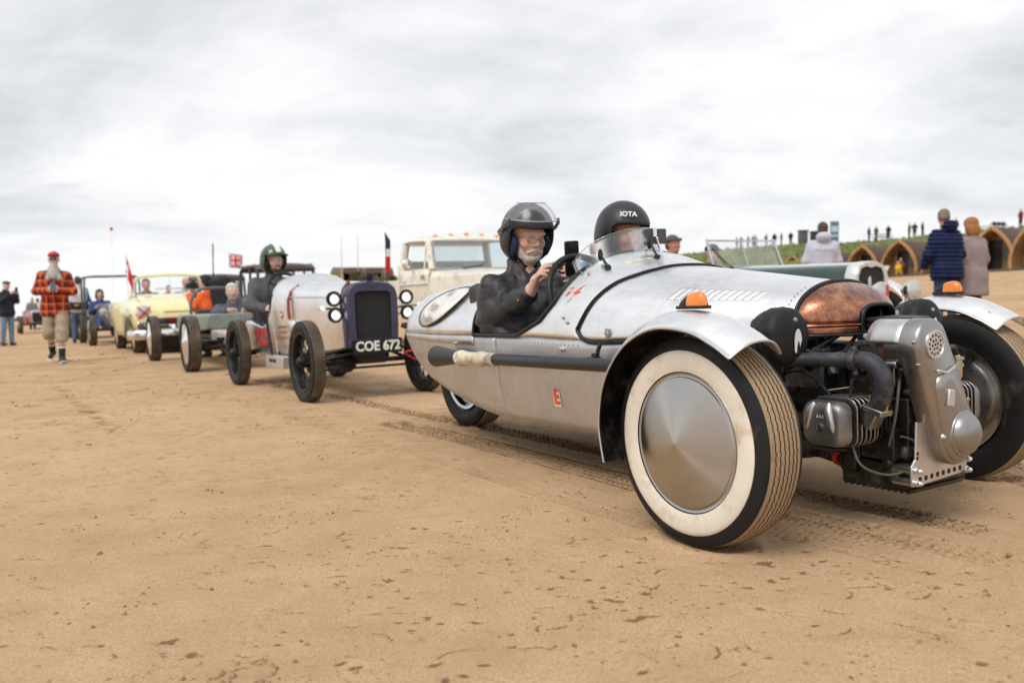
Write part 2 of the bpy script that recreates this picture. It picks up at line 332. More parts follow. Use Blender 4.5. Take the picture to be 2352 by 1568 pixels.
# ---------------------------------------------------------------- the beach
TRI = frame_mtx(1.215, 3.05, 32)
TRI_I = np.array(TRI.inverted())
def sstep(a, b, x): t = np.clip((x - a) / (b - a), 0, 1); return t * t * (3 - 2 * t)
def gz(x, y):
    """height of the smooth beach"""
    return SLOPE * x + 1.2 * sstep(9, 32, x) * sstep(8, 40, y)
def fbm(X, Y, s, o, seed):
    P = np.stack([X * s, Y * s, np.zeros_like(X) + seed * 3.7], -1); r = 0; a = 1; t = 0
    for i in range(o): r = r + a * vnoise(P * 2 ** i + 13 * i, seed + i); t += a; a *= .5
    return r / t
def build_beach():
    def axis(lo, f0, f1, hi, step, grow):
        mid = np.arange(f0, f1, step); up = [f1]; d = step
        while up[-1] < hi: d *= grow; up.append(up[-1] + d)
        dn = [f0]; d = step
        while dn[-1] > lo: d *= grow; dn.append(dn[-1] - d)
        return np.array(dn[:0:-1] + list(mid) + up)
    xs = axis(-420, -1.7, 2.5, 260, .0085, 1.032); ys = axis(-14, 1.55, 4.4, 1500, .0075, 1.020)
    X, Y = np.meshgrid(xs, ys, indexing='ij'); near = np.exp(-np.maximum(np.hypot(X, Y) - 7, 0) / 9)
    Z = gz(X, Y) + (fbm(X, Y, .35, 3, 5) - .5) * .05 * np.clip(np.hypot(X, Y - 2.5) / 14, .12, 1)
    XF, YF, ZF = X, Y, Z; i0, i1 = np.searchsorted(xs, [-15, 15]); j0, j1 = np.searchsorted(ys, [.2, 17]); xs_f, ys_f = xs, ys; xs, ys = xs[i0:i1], ys[j0:j1]; X, Y, Z, near = X[i0:i1, j0:j1], Y[i0:i1, j0:j1], Z[i0:i1, j0:j1].copy(), near[i0:i1, j0:j1]; DF = np.zeros_like(XF)
    fade = sstep(15, 11, np.abs(X)) * sstep(17, 12, Y) * sstep(.2, 1., Y); near = near * fade
    Z += (fbm(X, Y, 2.3, 3, 9) - .5) * .012 * near + (fbm(X, Y, 11, 2, 21) - .5) * .0035 * near
    D = np.zeros_like(X)
    # scuffed patches: crumbs thrown up, little pits
    patch = sstep(.50, .66, fbm(X, Y, 1.9, 2, 33))
    cr = sstep(.66, .80, fbm(X * .85, Y * 1.2, 52, 2, 41)) * patch; pit = sstep(.70, .82, fbm(X * .8, Y * 1.3, 36, 2, 57)) * sstep(.46, .66, fbm(X, Y, 1.3, 2, 71))
    Z += (.0055 * cr - .006 * pit) * near; D = np.maximum(D, np.maximum(.55 * cr, .95 * pit) * near)
    # single clods, heel crescents and drag lines
    rs = np.random.RandomState(3)
    def local(cx, cy, r):
        i0, i1 = np.searchsorted(xs, [cx - r, cx + r]); j0, j1 = np.searchsorted(ys, [cy - r, cy + r]); return slice(i0, i1), slice(j0, j1)
    for k in range(2600):
        cy = 1.5 + 13 * rs.rand() ** 1.6; cx = (rs.rand() * 1.7 - .85) * (cy + .5); t = rs.rand(); sl = local(cx, cy, .11)
        if X[sl].size == 0: continue
        x, y = X[sl] - cx, Y[sl] - cy
        if t < .70:
            r = .0035 + .009 * rs.rand() ** 3; q = rs.rand() * 3.14; xr = x * math.cos(q) + y * math.sin(q); yr = y * math.cos(q) - x * math.sin(q); g = np.exp(-((xr / (r * (1 + rs.rand()))) ** 2 + (yr / r) ** 2)); up = 1 if rs.rand() < .6 else -1
            Z[sl] += up * r * .75 * g; D[sl] = np.maximum(D[sl], np.clip(g * 1.5, 0, 1) * (.55 if up > 0 else .9))
        elif t < .84:
            r = .03 + .03 * rs.rand(); q = rs.rand() * 6.28; d = np.hypot(x, y); a = np.abs((np.arctan2(y, x) - q + 3.1416) % 6.2832 - 3.1416)
            g = np.exp(-((d - r) / .0055) ** 2) * sstep(1.1, .5, a); Z[sl] -= .006 * g; D[sl] = np.maximum(D[sl], .8 * g)
        else:
            q = rs.rand() * 3.14; xr = x * math.cos(q) + y * math.sin(q); yr = y * math.cos(q) - x * math.sin(q) + 6 * xr * xr * (rs.rand() - .5); L = .03 + .05 * rs.rand()
            g = np.exp(-(yr / .0035) ** 2) * sstep(L, L * .6, np.abs(xr)); Z[sl] -= .004 * g; D[sl] = np.maximum(D[sl], .65 * g)
    # tyre tracks, laid in the three-wheeler's own direction of travel
    A = TRI_I; LX = A[0, 0] * X + A[0, 1] * Y + A[0, 2] * SLOPE * X + A[0, 3]; LY = A[1, 0] * X + A[1, 1] * Y + A[1, 2] * SLOPE * X + A[1, 3]
    wob = .012 * np.sin(LX * 2.1)
    def ribbed(y0, hw, x0, x1, n, depth, amp, dk):
        u = (LY - y0 - wob) / hw; m = sstep(1.05, .95, np.abs(u)) * sstep(x0, x0 + .12, LX) * sstep(x1, x1 - .08, LX)
        rib = .5 + .5 * np.cos(np.pi * n * (u + amp * np.sin(LX * 140))); w = sstep(.62, .85, rib) * m; br = .65 + .5 * fbm(X, Y, 6, 2, 91)
        edge = np.exp(-((np.abs(u) - 1.08) / .12) ** 2) * sstep(x0, x0 + .12, LX) * sstep(x1, x1 - .08, LX)
        return (-depth * m + depth * 1.1 * w + depth * .8 * edge) * 1., np.clip((m * (1 - w)) * dk * br + .25 * edge * dk, 0, 1)
    def knobby(y0, hw, x0, x1, depth, dk, per):
        u = (LY - y0 - wob) / hw; m = sstep(1.05, .9, np.abs(u)) * sstep(x0, x0 + .2, LX) * sstep(x1, x1 - .3, LX)
        row = np.floor((u + 1) * 2.5); ph = LX / per + .5 * (row % 2) + .35 * u; kn = sstep(.35, .5, np.abs((ph % 1) - .5) * 2) * sstep(.25, .45, np.abs((((u + 1) * 2.5) % 1) - .5) * -2 + 1)
        w = kn * m * sstep(.20, .46, fbm(X, Y, 5., 3, 95)) * (.55 + .9 * np.clip(fbm(X, Y, 30, 2, 97) - .2, 0, 1)); ed = sstep(.75, .95, np.abs(u)) * m; return -depth * w - .3 * depth * m, np.clip(w * dk + .30 * m * dk + .25 * ed, 0, 1)
    for z, d in (ribbed(-.015, .068, -9, .50, 5, .010, .10, 1.), knobby(-.31, .105, -3.45, -.15, .013, 1., .034), knobby(-.38, .13, -.3, .75, .006, .42, .030), ribbed(-.72, .05, -6, -.2, 5, .004, .08, .45), ribbed(.72, .06, -6, 1.6, 5, .006, .1, .7), ribbed(1.02, .07, -4, 2.2, 4, .007, .1, .8),
                 ribbed(-.25, .07, -1, .72, 4, .005, .12, .5), ribbed(-1.85, .06, -9, -4.1, 4, .008, .2, .7), ribbed(-2.7, .06, -12, -6.0, 4, .008, .2, .6)):
        Z += z; D = np.maximum(D, d)
    # the tyres press the sand up a little round their contact patch
    for lx, ly in ((0, -.72), (0, .72), (-2.73, 0)):
        r = np.hypot((LX - lx) / .16, (LY - ly) / .11); Z += .012 * np.exp(-((r - 1.15) / .25) ** 2) - .006 * np.exp(-(r / .9) ** 4); D = np.maximum(D, .35 * np.exp(-((r - 1.1) / .3) ** 2))
    ZF[i0:i1, j0:j1] = Z; DF[i0:i1, j0:j1] = D; X, Y, Z, D = XF, YF, ZF, DF; xs, ys = xs_f, ys_f
    nx, ny = X.shape; me = bpy.data.meshes.new('sand'); me.vertices.add(X.size); me.vertices.foreach_set('co', np.stack([X, Y, Z], -1).ravel())
    idx = np.arange(X.size).reshape(nx, ny); F = np.stack([idx[:-1, :-1], idx[1:, :-1], idx[1:, 1:], idx[:-1, 1:]], -1).reshape(-1, 4).astype(np.int32)
    me.loops.add(F.size); me.loops.foreach_set('vertex_index', F.ravel()); me.polygons.add(len(F)); me.polygons.foreach_set('loop_start', np.arange(len(F), dtype=np.int32) * 4)
    me.update(calc_edges=True); me.polygons.foreach_set('use_smooth', np.ones(len(F), bool))
    at = me.attributes.new('scuff', 'FLOAT', 'POINT'); at.data.foreach_set('value', D.ravel().astype(np.float32))
    o = bpy.data.objects.new('sand', me); COL.objects.link(o); tag(o, kind='structure')
    t = NT('sand_material'); big = t.noise(.55, 4, .6); mid = t.noise(4.5, 5, .62); fine = t.noise(190, 4, .75); grain = t.noise(480, 2, .7)
    c = t.ramp(t.math('ADD', t.math('MULTIPLY', big, .6), t.math('MULTIPLY', mid, .4)), [(.36, (.49, .322, .182)), (.52, (.61, .410, .240)), (.66, (.69, .475, .290))])
    c = t.mix(t.ramp(fine, [(.42, .0), (.66, .75)]), c, (.44, .285, .16)); c = t.mix(t.ramp(t.noise(95, 3, .7), [(.50, 0.), (.68, .4)]), c, (.33, .205, .11)); c = t.mix(t.ramp(grain, [(.54, 0.), (.66, .75)]), c, (.17, .10, .05)); c = t.mix(t.ramp(grain, [(.28, .5), (.42, 0.)]), c, (.82, .60, .38))
    # farther off: trampled, darker churned streaks and specks
    sp = t.sep(); far = t.ramp(t.math('DIVIDE', sp[1], 60.), [(.08, 0.), (.22, 1.)])
    st = t.ramp(t.noise(1.0, 5, .65, sc=(.9, 2.2, 1)), [(.48, 0.), (.64, .6)]); c = t.mix(t.math('MULTIPLY', st, far), c, (.33, .205, .11))
    sk = t.ramp(t.noise(11., 5, .75, sc=(.8, 1.5, 1)), [(.565, 0.), (.64, .9)]); c = t.mix(t.math('MULTIPLY', sk, t.ramp(t.math('DIVIDE', sp[1], 60.), [(.05, .15), (.10, 1.)])), c, (.20, .115, .055))
    # two damp bands that run along the shore to the right
    rb = t.math('ADD', sp[0], t.math('MULTIPLY', t.noise(.25, 3), 3.)); c = t.mix(t.ramp(t.math('DIVIDE', rb, 40.), [(.168, 0.), (.178, .75), (.186, .75), (.20, 0.), (.40, 0.), (.41, .35), (.43, 0.)]), c, (.17, .115, .075))
    a = t.n('ShaderNodeAttribute'); a.attribute_name = 'scuff'; sh = t.math('ADD', a.outputs['Fac'], t.math('MULTIPLY', t.math('SUBTRACT', t.noise(75, 4, .7), .5), 1.3)); c = t.mix(t.math('MULTIPLY', t.ramp(sh, [(.34, 0.), (.66, 1.)]), t.math('MULTIPLY', t.ramp(a.outputs['Fac'], [(.02, 0.), (.25, 1.)]), .85)), c, (.185, .105, .050))
    t.set(Base_Color=c, Roughness=.93); t.b.inputs['Specular IOR Level'].default_value = .22
    hgt = t.math('ADD', t.math('MULTIPLY', grain, .5), t.math('ADD', fine, t.math('MULTIPLY', t.noise(45, 4, .65), 1.5))); t.bump(hgt, .8, .0045); me.materials.append(t.m)
    # crumbs and clods of damp sand kicked up over the surface, in clusters
    b = MB(); dirs = [(0, 0, 1), (1, 0, .2), (.3, .95, .2), (-.8, .59, .2), (-.8, -.59, .2), (.3, -.95, .2)]; fcs = [(0, 1, 2), (0, 2, 3), (0, 3, 4), (0, 4, 5), (0, 5, 1)]
    for k in range(620):
        cy = 1.6 + 15 * rs.rand() ** 1.45; cx = (rs.rand() * 1.7 - .85) * (cy + .4); m = 1 + int(rs.exponential(9)); sp_ = .015 + .09 * rs.rand(); q = rs.rand() * 3.14; big_ = (.6 + 1.1 * rs.rand()) * (1 + max(0, cy - 4) * .16)
        for _ in range(min(m, 45)):
            u, v = rs.randn() * sp_ * 1.6, rs.randn() * sp_ * .6; x = cx + u * math.cos(q) - v * math.sin(q); y = cy + u * math.sin(q) + v * math.cos(q); r = (.0018 + .0055 * rs.rand() ** 2.6) * big_
            i, j = min(np.searchsorted(xs, x), nx - 1), min(np.searchsorted(ys, y), ny - 1)
            lx, ly = A[0, 0] * x + A[0, 1] * y + A[0, 3], A[1, 0] * x + A[1, 1] * y + A[1, 3]
            if y < 1.3: continue
            b.add([(x + d[0] * r * (.7 + .6 * rs.rand()), y + d[1] * r * (.7 + .6 * rs.rand()), Z[i, j] - .0008 + (d[2] - .2) * r * (.8 + .5 * rs.rand())) for d in dirs], fcs)
    cl = b.build('sand_clods', mat('damp_sand', (.31, .185, .095), .95, var=.3, vs=60, bump=.4, bs=300), None, merge=False, recalc=False, smooth=False); tag(cl, 'damp crumbs and clods scattered over the sand', 'sand', kind='stuff')
    # shells and pebbles, a few pale flecks
    for k in range(26):
        y = 1.7 + 4.5 * rs.rand() ** 1.3; x = (rs.rand() * 1.5 - .75) * (y + .3); i, j = min(np.searchsorted(xs, x), nx - 1), min(np.searchsorted(ys, y), ny - 1); r = .002 + .0035 * rs.rand()
        b = MB(); b.ball((0, 0, 0), (r * 1.5, r, r * .6), 8); q = b.build('shell_fragment' if k % 3 else 'pebble', mat('shell', (.62, .56, .47), .6) if k % 3 else mat('pebble', (.16, .13, .12), .6)); q.location = (x, y, Z[i, j] + r * .35); q.rotation_euler = (0, 0, rs.rand() * 6)
        q.parent = o; q.matrix_parent_inverse = Matrix.Identity(4)
    return o
BEACH = build_beach()
# ---------------------------------------------------------------- materials for vehicles
def m_alu(name='brushed_aluminium', base=(.88, .885, .89), r0=.25, r1=.45, dirt=.36):
    if name in MATS: return MATS[name]
    t = NT(name); big = t.noise(2.2, 4, .6); str_ = t.noise(9, 4, .6, sc=(.35, 1, 5)); scr = t.noise(120, 3, .7, sc=(.15, 1, 1)); bl = t.noise(14, 5, .7)
    c = t.ramp(t.math('ADD', t.math('MULTIPLY', big, .5), t.math('MULTIPLY', bl, .5)), [(.3, tuple(x * .80 for x in base)), (.55, base), (.75, tuple(min(1, x * 1.07) for x in base))])
    sm = t.ramp(t.noise(3.1, 5, .7, sc=(1, 1, 1.6)), [(.56, 0.), (.70, dirt)]); c = t.mix(sm, c, (.42, .41, .40))
    t.set(Base_Color=c, Metallic=1., Roughness=t.ramp(t.math('ADD', t.math('MULTIPLY', str_, .6), t.math('MULTIPLY', scr, .4)), [(.3, r0), (.7, r1)]))
    t.bump(t.math('ADD', t.math('MULTIPLY', t.noise(5, 2), 1.3), t.math('MULTIPLY', scr, .06)), .15, .007); MATS[name] = t.m; return t.m
def m_spun():
    t = NT('spun_steel'); s = t.sep(); r = t.math('SQRT', t.math('ADD', t.math('POWER', s[0], 2.), t.math('POWER', s[2], 2.)))
    w = t.n('ShaderNodeCombineXYZ'); t.l(r, w.inputs[0]); rg = t.noise(420, 2, .6, vec=w.outputs[0])
    tg = t.n('ShaderNodeTangent', direction_type='RADIAL', axis='Y'); t.l(tg.outputs[0], t.b.inputs['Tangent'])
    t.set(Base_Color=t.ramp(t.noise(3, 3), [(.3, (.42, .405, .385)), (.7, (.50, .485, .465))]), Metallic=1., Roughness=.27, Anisotropic=.97)
    return t.m
def m_copper():
    t = NT('patina_copper'); a = t.noise(26, 6, .75); b = t.noise(7, 4, .6); g = t.noise(240, 2, .7)
    c = t.ramp(t.math('ADD', t.math('MULTIPLY', a, .55), t.math('MULTIPLY', b, .45)), [(.38, (.11, .048, .050)), (.49, (.34, .135, .08)), (.59, (.58, .27, .14)), (.72, (.66, .42, .30))])
    c = t.mix(t.ramp(g, [(.46, 0.), (.64, .6)]), c, (.11, .055, .06)); t.set(Base_Color=c, Metallic=1., Roughness=t.ramp(a, [(.3, .42), (.7, .24)])); t.b.inputs['Coat Weight'].default_value = .25; t.bump(g, .06, .002); return t.m
def m_tread2():
    t = NT('dusty_tread'); g = t.noise(120, 4, .75); b = t.noise(7, 4, .6); c = t.ramp(t.math('ADD', t.math('MULTIPLY', g, .5), t.math('MULTIPLY', b, .5)), [(.36, (.035, .030, .026)), (.52, (.125, .095, .068)), (.68, (.26, .195, .13))]); t.set(Base_Color=c, Roughness=.95); t.bump(g, .5, .004); return t.m
def m_tread():
    t = NT('sandy_tread'); g = t.noise(300, 3, .7); b = t.noise(9, 4, .6)
    c = t.ramp(g, [(.3, (.19, .135, .085)), (.55, (.40, .285, .175)), (.75, (.52, .38, .24))]); c = t.mix(t.ramp(b, [(.60, 0.), (.75, .75)]), c, (.06, .052, .045)); t.set(Base_Color=c, Roughness=.95); t.bump(g, .5, .003); return t.m
ALU = m_alu(); ALU_S = m_alu('side_aluminium', (.60, .61, .63), .36, .56, .30); ALU_D = m_alu('dull_aluminium', (.66, .66, .66), .32, .5, .5); CAST = m_alu('cast_aluminium', (.36, .35, .345), .28, .42, .3); SPUN = m_spun(); COPPER = m_copper(); TREAD = m_tread(); TREAD2 = m_tread2()
RUB = mat('black_rubber', (.011, .011, .012), .58, bump=.15, bs=90, dirt=((.10, .075, .05), .16, 6.), spec=.3); RUBD = mat('dusty_rubber', (.016, .015, .014), .75, bump=.2, bs=70, dirt=((.11, .08, .055), .35, 5.), spec=.3)
WHITEWALL = mat('whitewall_rubber', (.74, .685, .59), .55, var=.06, vs=5, bump=.06, bs=30, dirt=((.48, .37, .24), .30, 7.)); BLACK = mat('black_paint', (.009, .009, .010), .42, var=.3, bump=.05, spec=.35); SATIN = mat('satin_black', (.016, .016, .018), .5, bump=.1, bs=40, spec=.35)
CHROME = mat('chrome', (.78, .79, .80), .09, 1., var=.04); STEEL = mat('steel', (.50, .49, .47), .3, 1., var=.15); AMBER = mat('amber_lens', (.85, .23, .015), .18, coat=.6, bump=.5, bs=420, bd=.002); DARK = mat('grimy_engine_black', (.011, .0105, .010), .42, var=.5, vs=20, bump=.3, bs=35, bd=.006, dirt=((.07, .06, .05), .3, 18.))
BURNT = mat('burnt_exhaust', (.045, .048, .062), .55, .35, var=.35, bump=.35, bs=130, bd=.003, dirt=((.12, .10, .09), .3, 30.)); CLOTHBLK = mat('black_nylon', (.011, .0115, .013), .6, bump=.35, bs=25, bd=.008, spec=.35); WRAP = mat('exhaust_wrap', (.62, .55, .44), .9, var=.2, bump=.7, bs=90, bd=.006, dirt=((.25, .19, .13), .4, 14.))
ORANGE = mat('orange_vinyl', (.80, .085, .025), .4); WHITE = mat('white_paint', (.78, .78, .76), .45); GLASS = thin_glass('clear_screen', (.95, .965, .965), .25, .08, .45); SEATBLK = mat('seat_vinyl', (.028, .026, .026), .55, bump=.2); TANW = mat('old_letter_ink', (.50, .49, .46), .6)
# ---------------------------------------------------------------- wheels
def tyre_mesh(b, R, w, rb, grooves=5, tw=.7, zig=.0035, zn=70, depth=.007, n=210, y0=0.):
    """rubber tyre about the y axis: sidewalls, rounded shoulders and zig-zag grooves cut into the tread"""
    hw = w / 2; th = hw * tw; prof = []
    for d, r in ((-.62, rb), (-.86, rb + .22 * (R - rb)), (-.99, rb + .48 * (R - rb)), (-.95, rb + .74 * (R - rb)), (-.84, R - .075 * (R - rb))): prof.append((d * hw, r, 0, 0))
    crown = lambda y: R - .055 * (R - rb) * abs(y / th) ** 2.2
    pitch = 2 * th / (grooves + 1); gw = pitch * .13
    prof.append((-th, crown(th), 0, 1))
    for g in range(grooves):
        c = -th + pitch * (g + 1)
        prof += [(c - gw, crown(c), 1, 1), (c - gw * .8, crown(c) - depth, 1, 0), (c + gw * .8, crown(c) - depth, 1, 0), (c + gw, crown(c), 1, 1)]
    prof.append((th, crown(th), 0, 1))
    for d, r in ((.84, R - .075 * (R - rb)), (.95, rb + .74 * (R - rb)), (.99, rb + .48 * (R - rb)), (.86, rb + .22 * (R - rb)), (.62, rb)): prof.append((d * hw, r, 0, 0))
    p = len(prof); vs = []; fs = []; mi = []
    for k in range(n):
        a = 2 * math.pi * k / n; z = zig * (2 * abs(2 * ((k * zn / n) % 1) - 1) - 1)
        for y, r, mv, _ in prof: vs.append((r * math.cos(a), y0 + y + z * mv, r * math.sin(a)))
    for k in range(n):
        q = (k + 1) % n
        for i in range(p - 1):
            fs.append((k * p + i, q * p + i, q * p + i + 1, k * p + i + 1)); mi.append(1 if (prof[i][3] and prof[i + 1][3]) else 0)
    b0 = len(b.v); b.v += vs; b.f += [tuple(x + b0 for x in f) for f in fs]; b.mi += mi
def empty_part(name, parent, loc):
    o = bpy.data.objects.new(name, None); COL.objects.link(o); o.parent = parent; o.location = loc; o.empty_display_size = .05; return o
# ---------------------------------------------------------------- the aluminium three-wheeler
tri = thing('three_wheeler', 'polished aluminium three-wheeled car with copper nose and whitewall front wheel', 'car', TRI)
_xk = [-3.40, -3.36, -3.28, -3.15, -2.9, -2.4, -1.8, -1.3, -1.05, -.8, -.5, -.04, 0]
_W = [.015, .09, .165, .245, .345, .445, .492, .50, .50, .475, .405, .245, .23]
_T = [.60, .665, .725, .785, .845, .888, .905, .96, .968, .888, .852, .793, .788]
_S = [.575, .577, .58, .583, .587, .592, .598, .60, .593, .59, .605, .650, .655]
tW = lambda x: float(np.interp(x, _xk, _W)); tT = lambda x: float(np.interp(x, _xk, _T)); tS = lambda x: float(np.interp(x, _xk, _S))
# smooth the profiles a little so panels flow
_xx = np.linspace(-3.40, 0, 341)
def _sm(f, n=9):
    y = np.array([f(x) for x in _xx]); k = np.ones(n) / n; yp = np.pad(y, n // 2, mode='edge'); z = np.convolve(yp, k, 'valid'); z[:8] = y[:8]; return lambda x: float(np.interp(x, _xx, z))
tW, tT, tS = _sm(tW), _sm(tT), _sm(tS)
def tri_S(x, t, off=0., n=2.2):
    c, s = math.cos(t), math.sin(t); W, H, Z = tW(x) + off, tT(x) - tS(x) + off, tS(x)
    return (x, -W * math.copysign(abs(c) ** (2 / n), c), Z + H * abs(s) ** (2 / n))
tS_bot = lambda x: float(np.interp(x, [-3.40, -3.34, -3.2, -3.0, -2.7, -2.3, -2.0, -1.7, -1.5, -.4], [.52, .475, .42, .37, .325, .275, .235, .207, .205, .215]))
tW_bot = lambda x: float(np.interp(x, [-3.40, -3.2, -3.0, -2.7, -2.3, -1.8, -1.3, -.4], [.01, .13, .215, .30, .385, .44, .455, .43]))
def tri_L(x, u, side):
    """lower side panel, u 0 at the shoulder, 1 at the sill"""
    w = tW(x) + (tW_bot(x) - tW(x)) * u ** 1.7; z = tS(x) + (tS_bot(x) - tS(x)) * u; return (x, side * w, z)
xr = lambda t: float(np.interp(min(t, math.pi - t), [0, .05, .17, .38, .6, .85, 1.15, 1.57], [-1.42, -1.36, -1.225, -1.15, -1.125, -1.11, -1.105, -1.10]))
xb = lambda t: float(np.interp(min(t, math.pi - t), [0, .10, .26, .51, .79, .99, 1.2, 1.57], [-.93, -.955, -.93, -.90, -.862, -.825, -.80, -.79]))
def build_tri_body():
    for s, nm in ((-1, 'side_panel'), (1, 'side_panel')):
        for xa, xe in ((-3.40, -1.62), (-1.617, -.42)):
            b = MB(); nx = 46; b.grid(lambda i, j: tri_L(xa + (xe - xa) * i, j, s), nx, 13); b.build('side_panel', ALU_S, tri, solid=.003)
    b = MB(); b.grid(lambda i, j: (-3.39 + 2.97 * i, tW_bot(-3.39 + 2.97 * i) * (2 * j - 1) * .985, tS_bot(-3.39 + 2.97 * i) + .004), 60, 9); b.build('floor_pan', BLACK, tri)
    b = MB(); b.grid(lambda i, j: tri_S(-3.40 + 1.57 * i ** .8, math.pi * j), 60, 41); b.build('tail_deck', ALU, tri, solid=.003)
    b = MB(); b.grid(lambda i, j: tri_S(xr(math.pi * j) + (xb(math.pi * j) - .004 - xr(math.pi * j)) * i, math.pi * j), 14, 61); b.build('scuttle', ALU, tri, solid=.003)
    bo = MB(); bo.grid(lambda i, j: tri_S(xb(math.pi * j) * (1 - i) - .044 * i, math.pi * j), 44, 61); bon = bo.build('bonnet', ALU, tri, solid=.003)
    # seam lap of the tail deck, below the shoulder rivets
    for s in (-1, 1):
        b = MB(); b.grid(lambda i, j: tuple(np.array(tri_L(-3.33 + 1.50 * i, .13 * j, s)) + (0, s * .0035, 0)), 40, 3); b.build('seam_strip', ALU_D, tri, solid=.002)
    # rubber edging
    b = MB(); path = [(-1.835, -tW(-1.83) - .001, tS(-1.83) + .005)] + [(x, -tW(x) - .001, tS(x) + .006) for x in np.linspace(-1.78, -1.44, 7)] + [tri_S(xr(t), t, .002) for t in np.linspace(0.02, math.pi - .02, 60)] + [(x, tW(x) + .001, tS(x) + .006) for x in np.linspace(-1.44, -1.78, 7)] + [(-1.835, tW(-1.83), tS(-1.83) + .005)]
    b.tube(path, .0095, 8); b.build('cockpit_edging', BLACK, tri)
    b = MB(); b.tube([tri_S(-1.83, t, .002) for t in np.linspace(0, math.pi, 40)], .008, 8); b.build('cockpit_edging', BLACK, tri)
    b = MB(); low = [(x, -tW(x) - .004, tS(x) - .004) for x in np.linspace(-.40, -.88, 10)] + [(-.925, -tW(-.93) - .004, tS(-.93) + .012)]
    pth = low + [tri_S(xb(t), t, .003) for t in np.linspace(.10, math.pi - .10, 60)] + [(x, -y, z) for x, y, z in low[::-1]]; b.tube(smooth_path(pth, 3), .007, 7); b.build('bonnet_edging', BLACK, tri)
    # louvres pressed into the bonnet
    for k in range(12):
        for sd in (0, 1):
            b = MB(); x0 = -.555 + .030 * k; x1 = x0 + .022
            def lv(i, j, x0=x0, sd=sd):
                t = .57 + .25 * i; x = x0 + .02 * i + .024 * j; p = np.array(tri_S(x, t if sd == 0 else math.pi - t, .0006 + .0011 * math.sin(math.pi * min(1, max(0, i)) ) ** .4 * (1 - j) ** .8)); return tuple(p)
            b.grid(lv, 9, 5); b.build('louvre', ALU, bon, solid=.0015)
    # rivets
    b = MB()
    def rivet(p, n, r=.0042):
        n = np.array(n, float); n /= np.linalg.norm(n); b.lathe([(0, r), (.0018, r * .8), (.0028, 0.0005)], p, n, 6)
    for s in (-1, 1):
        for x in np.arange(-3.25, -.95, .028): rivet(tri_L(x, .05, s), (0, s, .1))
        for x in np.arange(-2.25, -.5, .034): rivet(tri_L(x, .90, s), (0, s, -.15))
        for u in np.arange(.1, .92, .055): rivet(tri_L(-1.645, u, s), (0, s, 0)); rivet(tri_L(-1.59, u, s), (0, s, 0))
        for x in np.arange(-2.75, -1.9, .03): rivet(tri_L(x, .62, s), (0, s, 0), .003)
        for u in (.66, .74, .82): rivet(tri_L(-.62, u, s), (0, s, 0), .0045)
    for t in np.linspace(.16, 1.0, 9): rivet(tri_S(-.075, t, .001), (0, -1, .7), .0035)
    o = b.build('rivets', STEEL, tri); o['kind'] = 'stuff'
    # cockpit tub: seat, back panel, dashboard, footwell
    b = MB(); b.box((-1.70, 0, .42), (.30, .43, .05)); b.box((-1.93, 0, .66), (.05, .42, .20), rotm(0, -.2, 0)); b.build('seat', SEATBLK, tri, bevel=.03)
    b = MB(); b.loft([[tuple(np.array(tri_S(x, t, -.012))) for t in np.linspace(.02, math.pi - .02, 24)] for x in (-1.845, -1.84)], closed=True); b.build('bulkhead', SEATBLK, tri)
    b = MB(); b.loft([[tuple(np.array(tri_S(x, t, -.02))) for t in np.linspace(.02, math.pi - .02, 24)] for x in (-1.03, -1.02)], closed=True); b.build('dashboard', SEATBLK, tri)
    b = MB(); b.box((-1.2, 0, .245), (.75, .40, .01)); b.build('cockpit_floor', SEATBLK, tri)
    b = MB()
    for s in (-1, 1): b.box((-1.45, s * .415, .44), (.42, .006, .15))
    b.build('cockpit_lining', SEATBLK, tri)
    # firewall and black chassis below the bonnet
    b = MB(); b.box((-.43, 0, .40), (.012, .40, .20)); b.build('firewall', BLACK, tri, bevel=.01)
    b = MB(); b.box((-.2, 0, .27), (.34, .16, .07)); b.box((-.22, .25, .24), (.30, .02, .025)); b.box((-.22, -.25, .24), (.30, .02, .025)); b.rod((.02, -.60, .24), (-.30, -.24, .24), .014); b.rod((.02, .60, .24), (-.30, .24, .24), .014)
    for s in (-1, 1):
        b.rod((-.0, s * .60, .40), (-.05, s * .22, .43), .013); b.rod((.0, s * .60, .24), (.03, s * .2, .22), .015); b.rod((-.02, s * .58, .27), (-.06, s * .26, .56), .026); b.rod((0, s * .62, .323), (0, s * .12, .30), .013)
    b.box((-.16, 0, .50), (.2, .20, .07)); b.rod((-.0, -.33, .60), (-.02, -.2, .50), .014); b.rod((.06, -.14, .62), (-.08, -.25, .50), .012); b.rod((.08, -.2, .48), (-.05, -.12, .62), .018); b.build('front_frame', DARK, tri, bevel=.004)
build_tri_body()
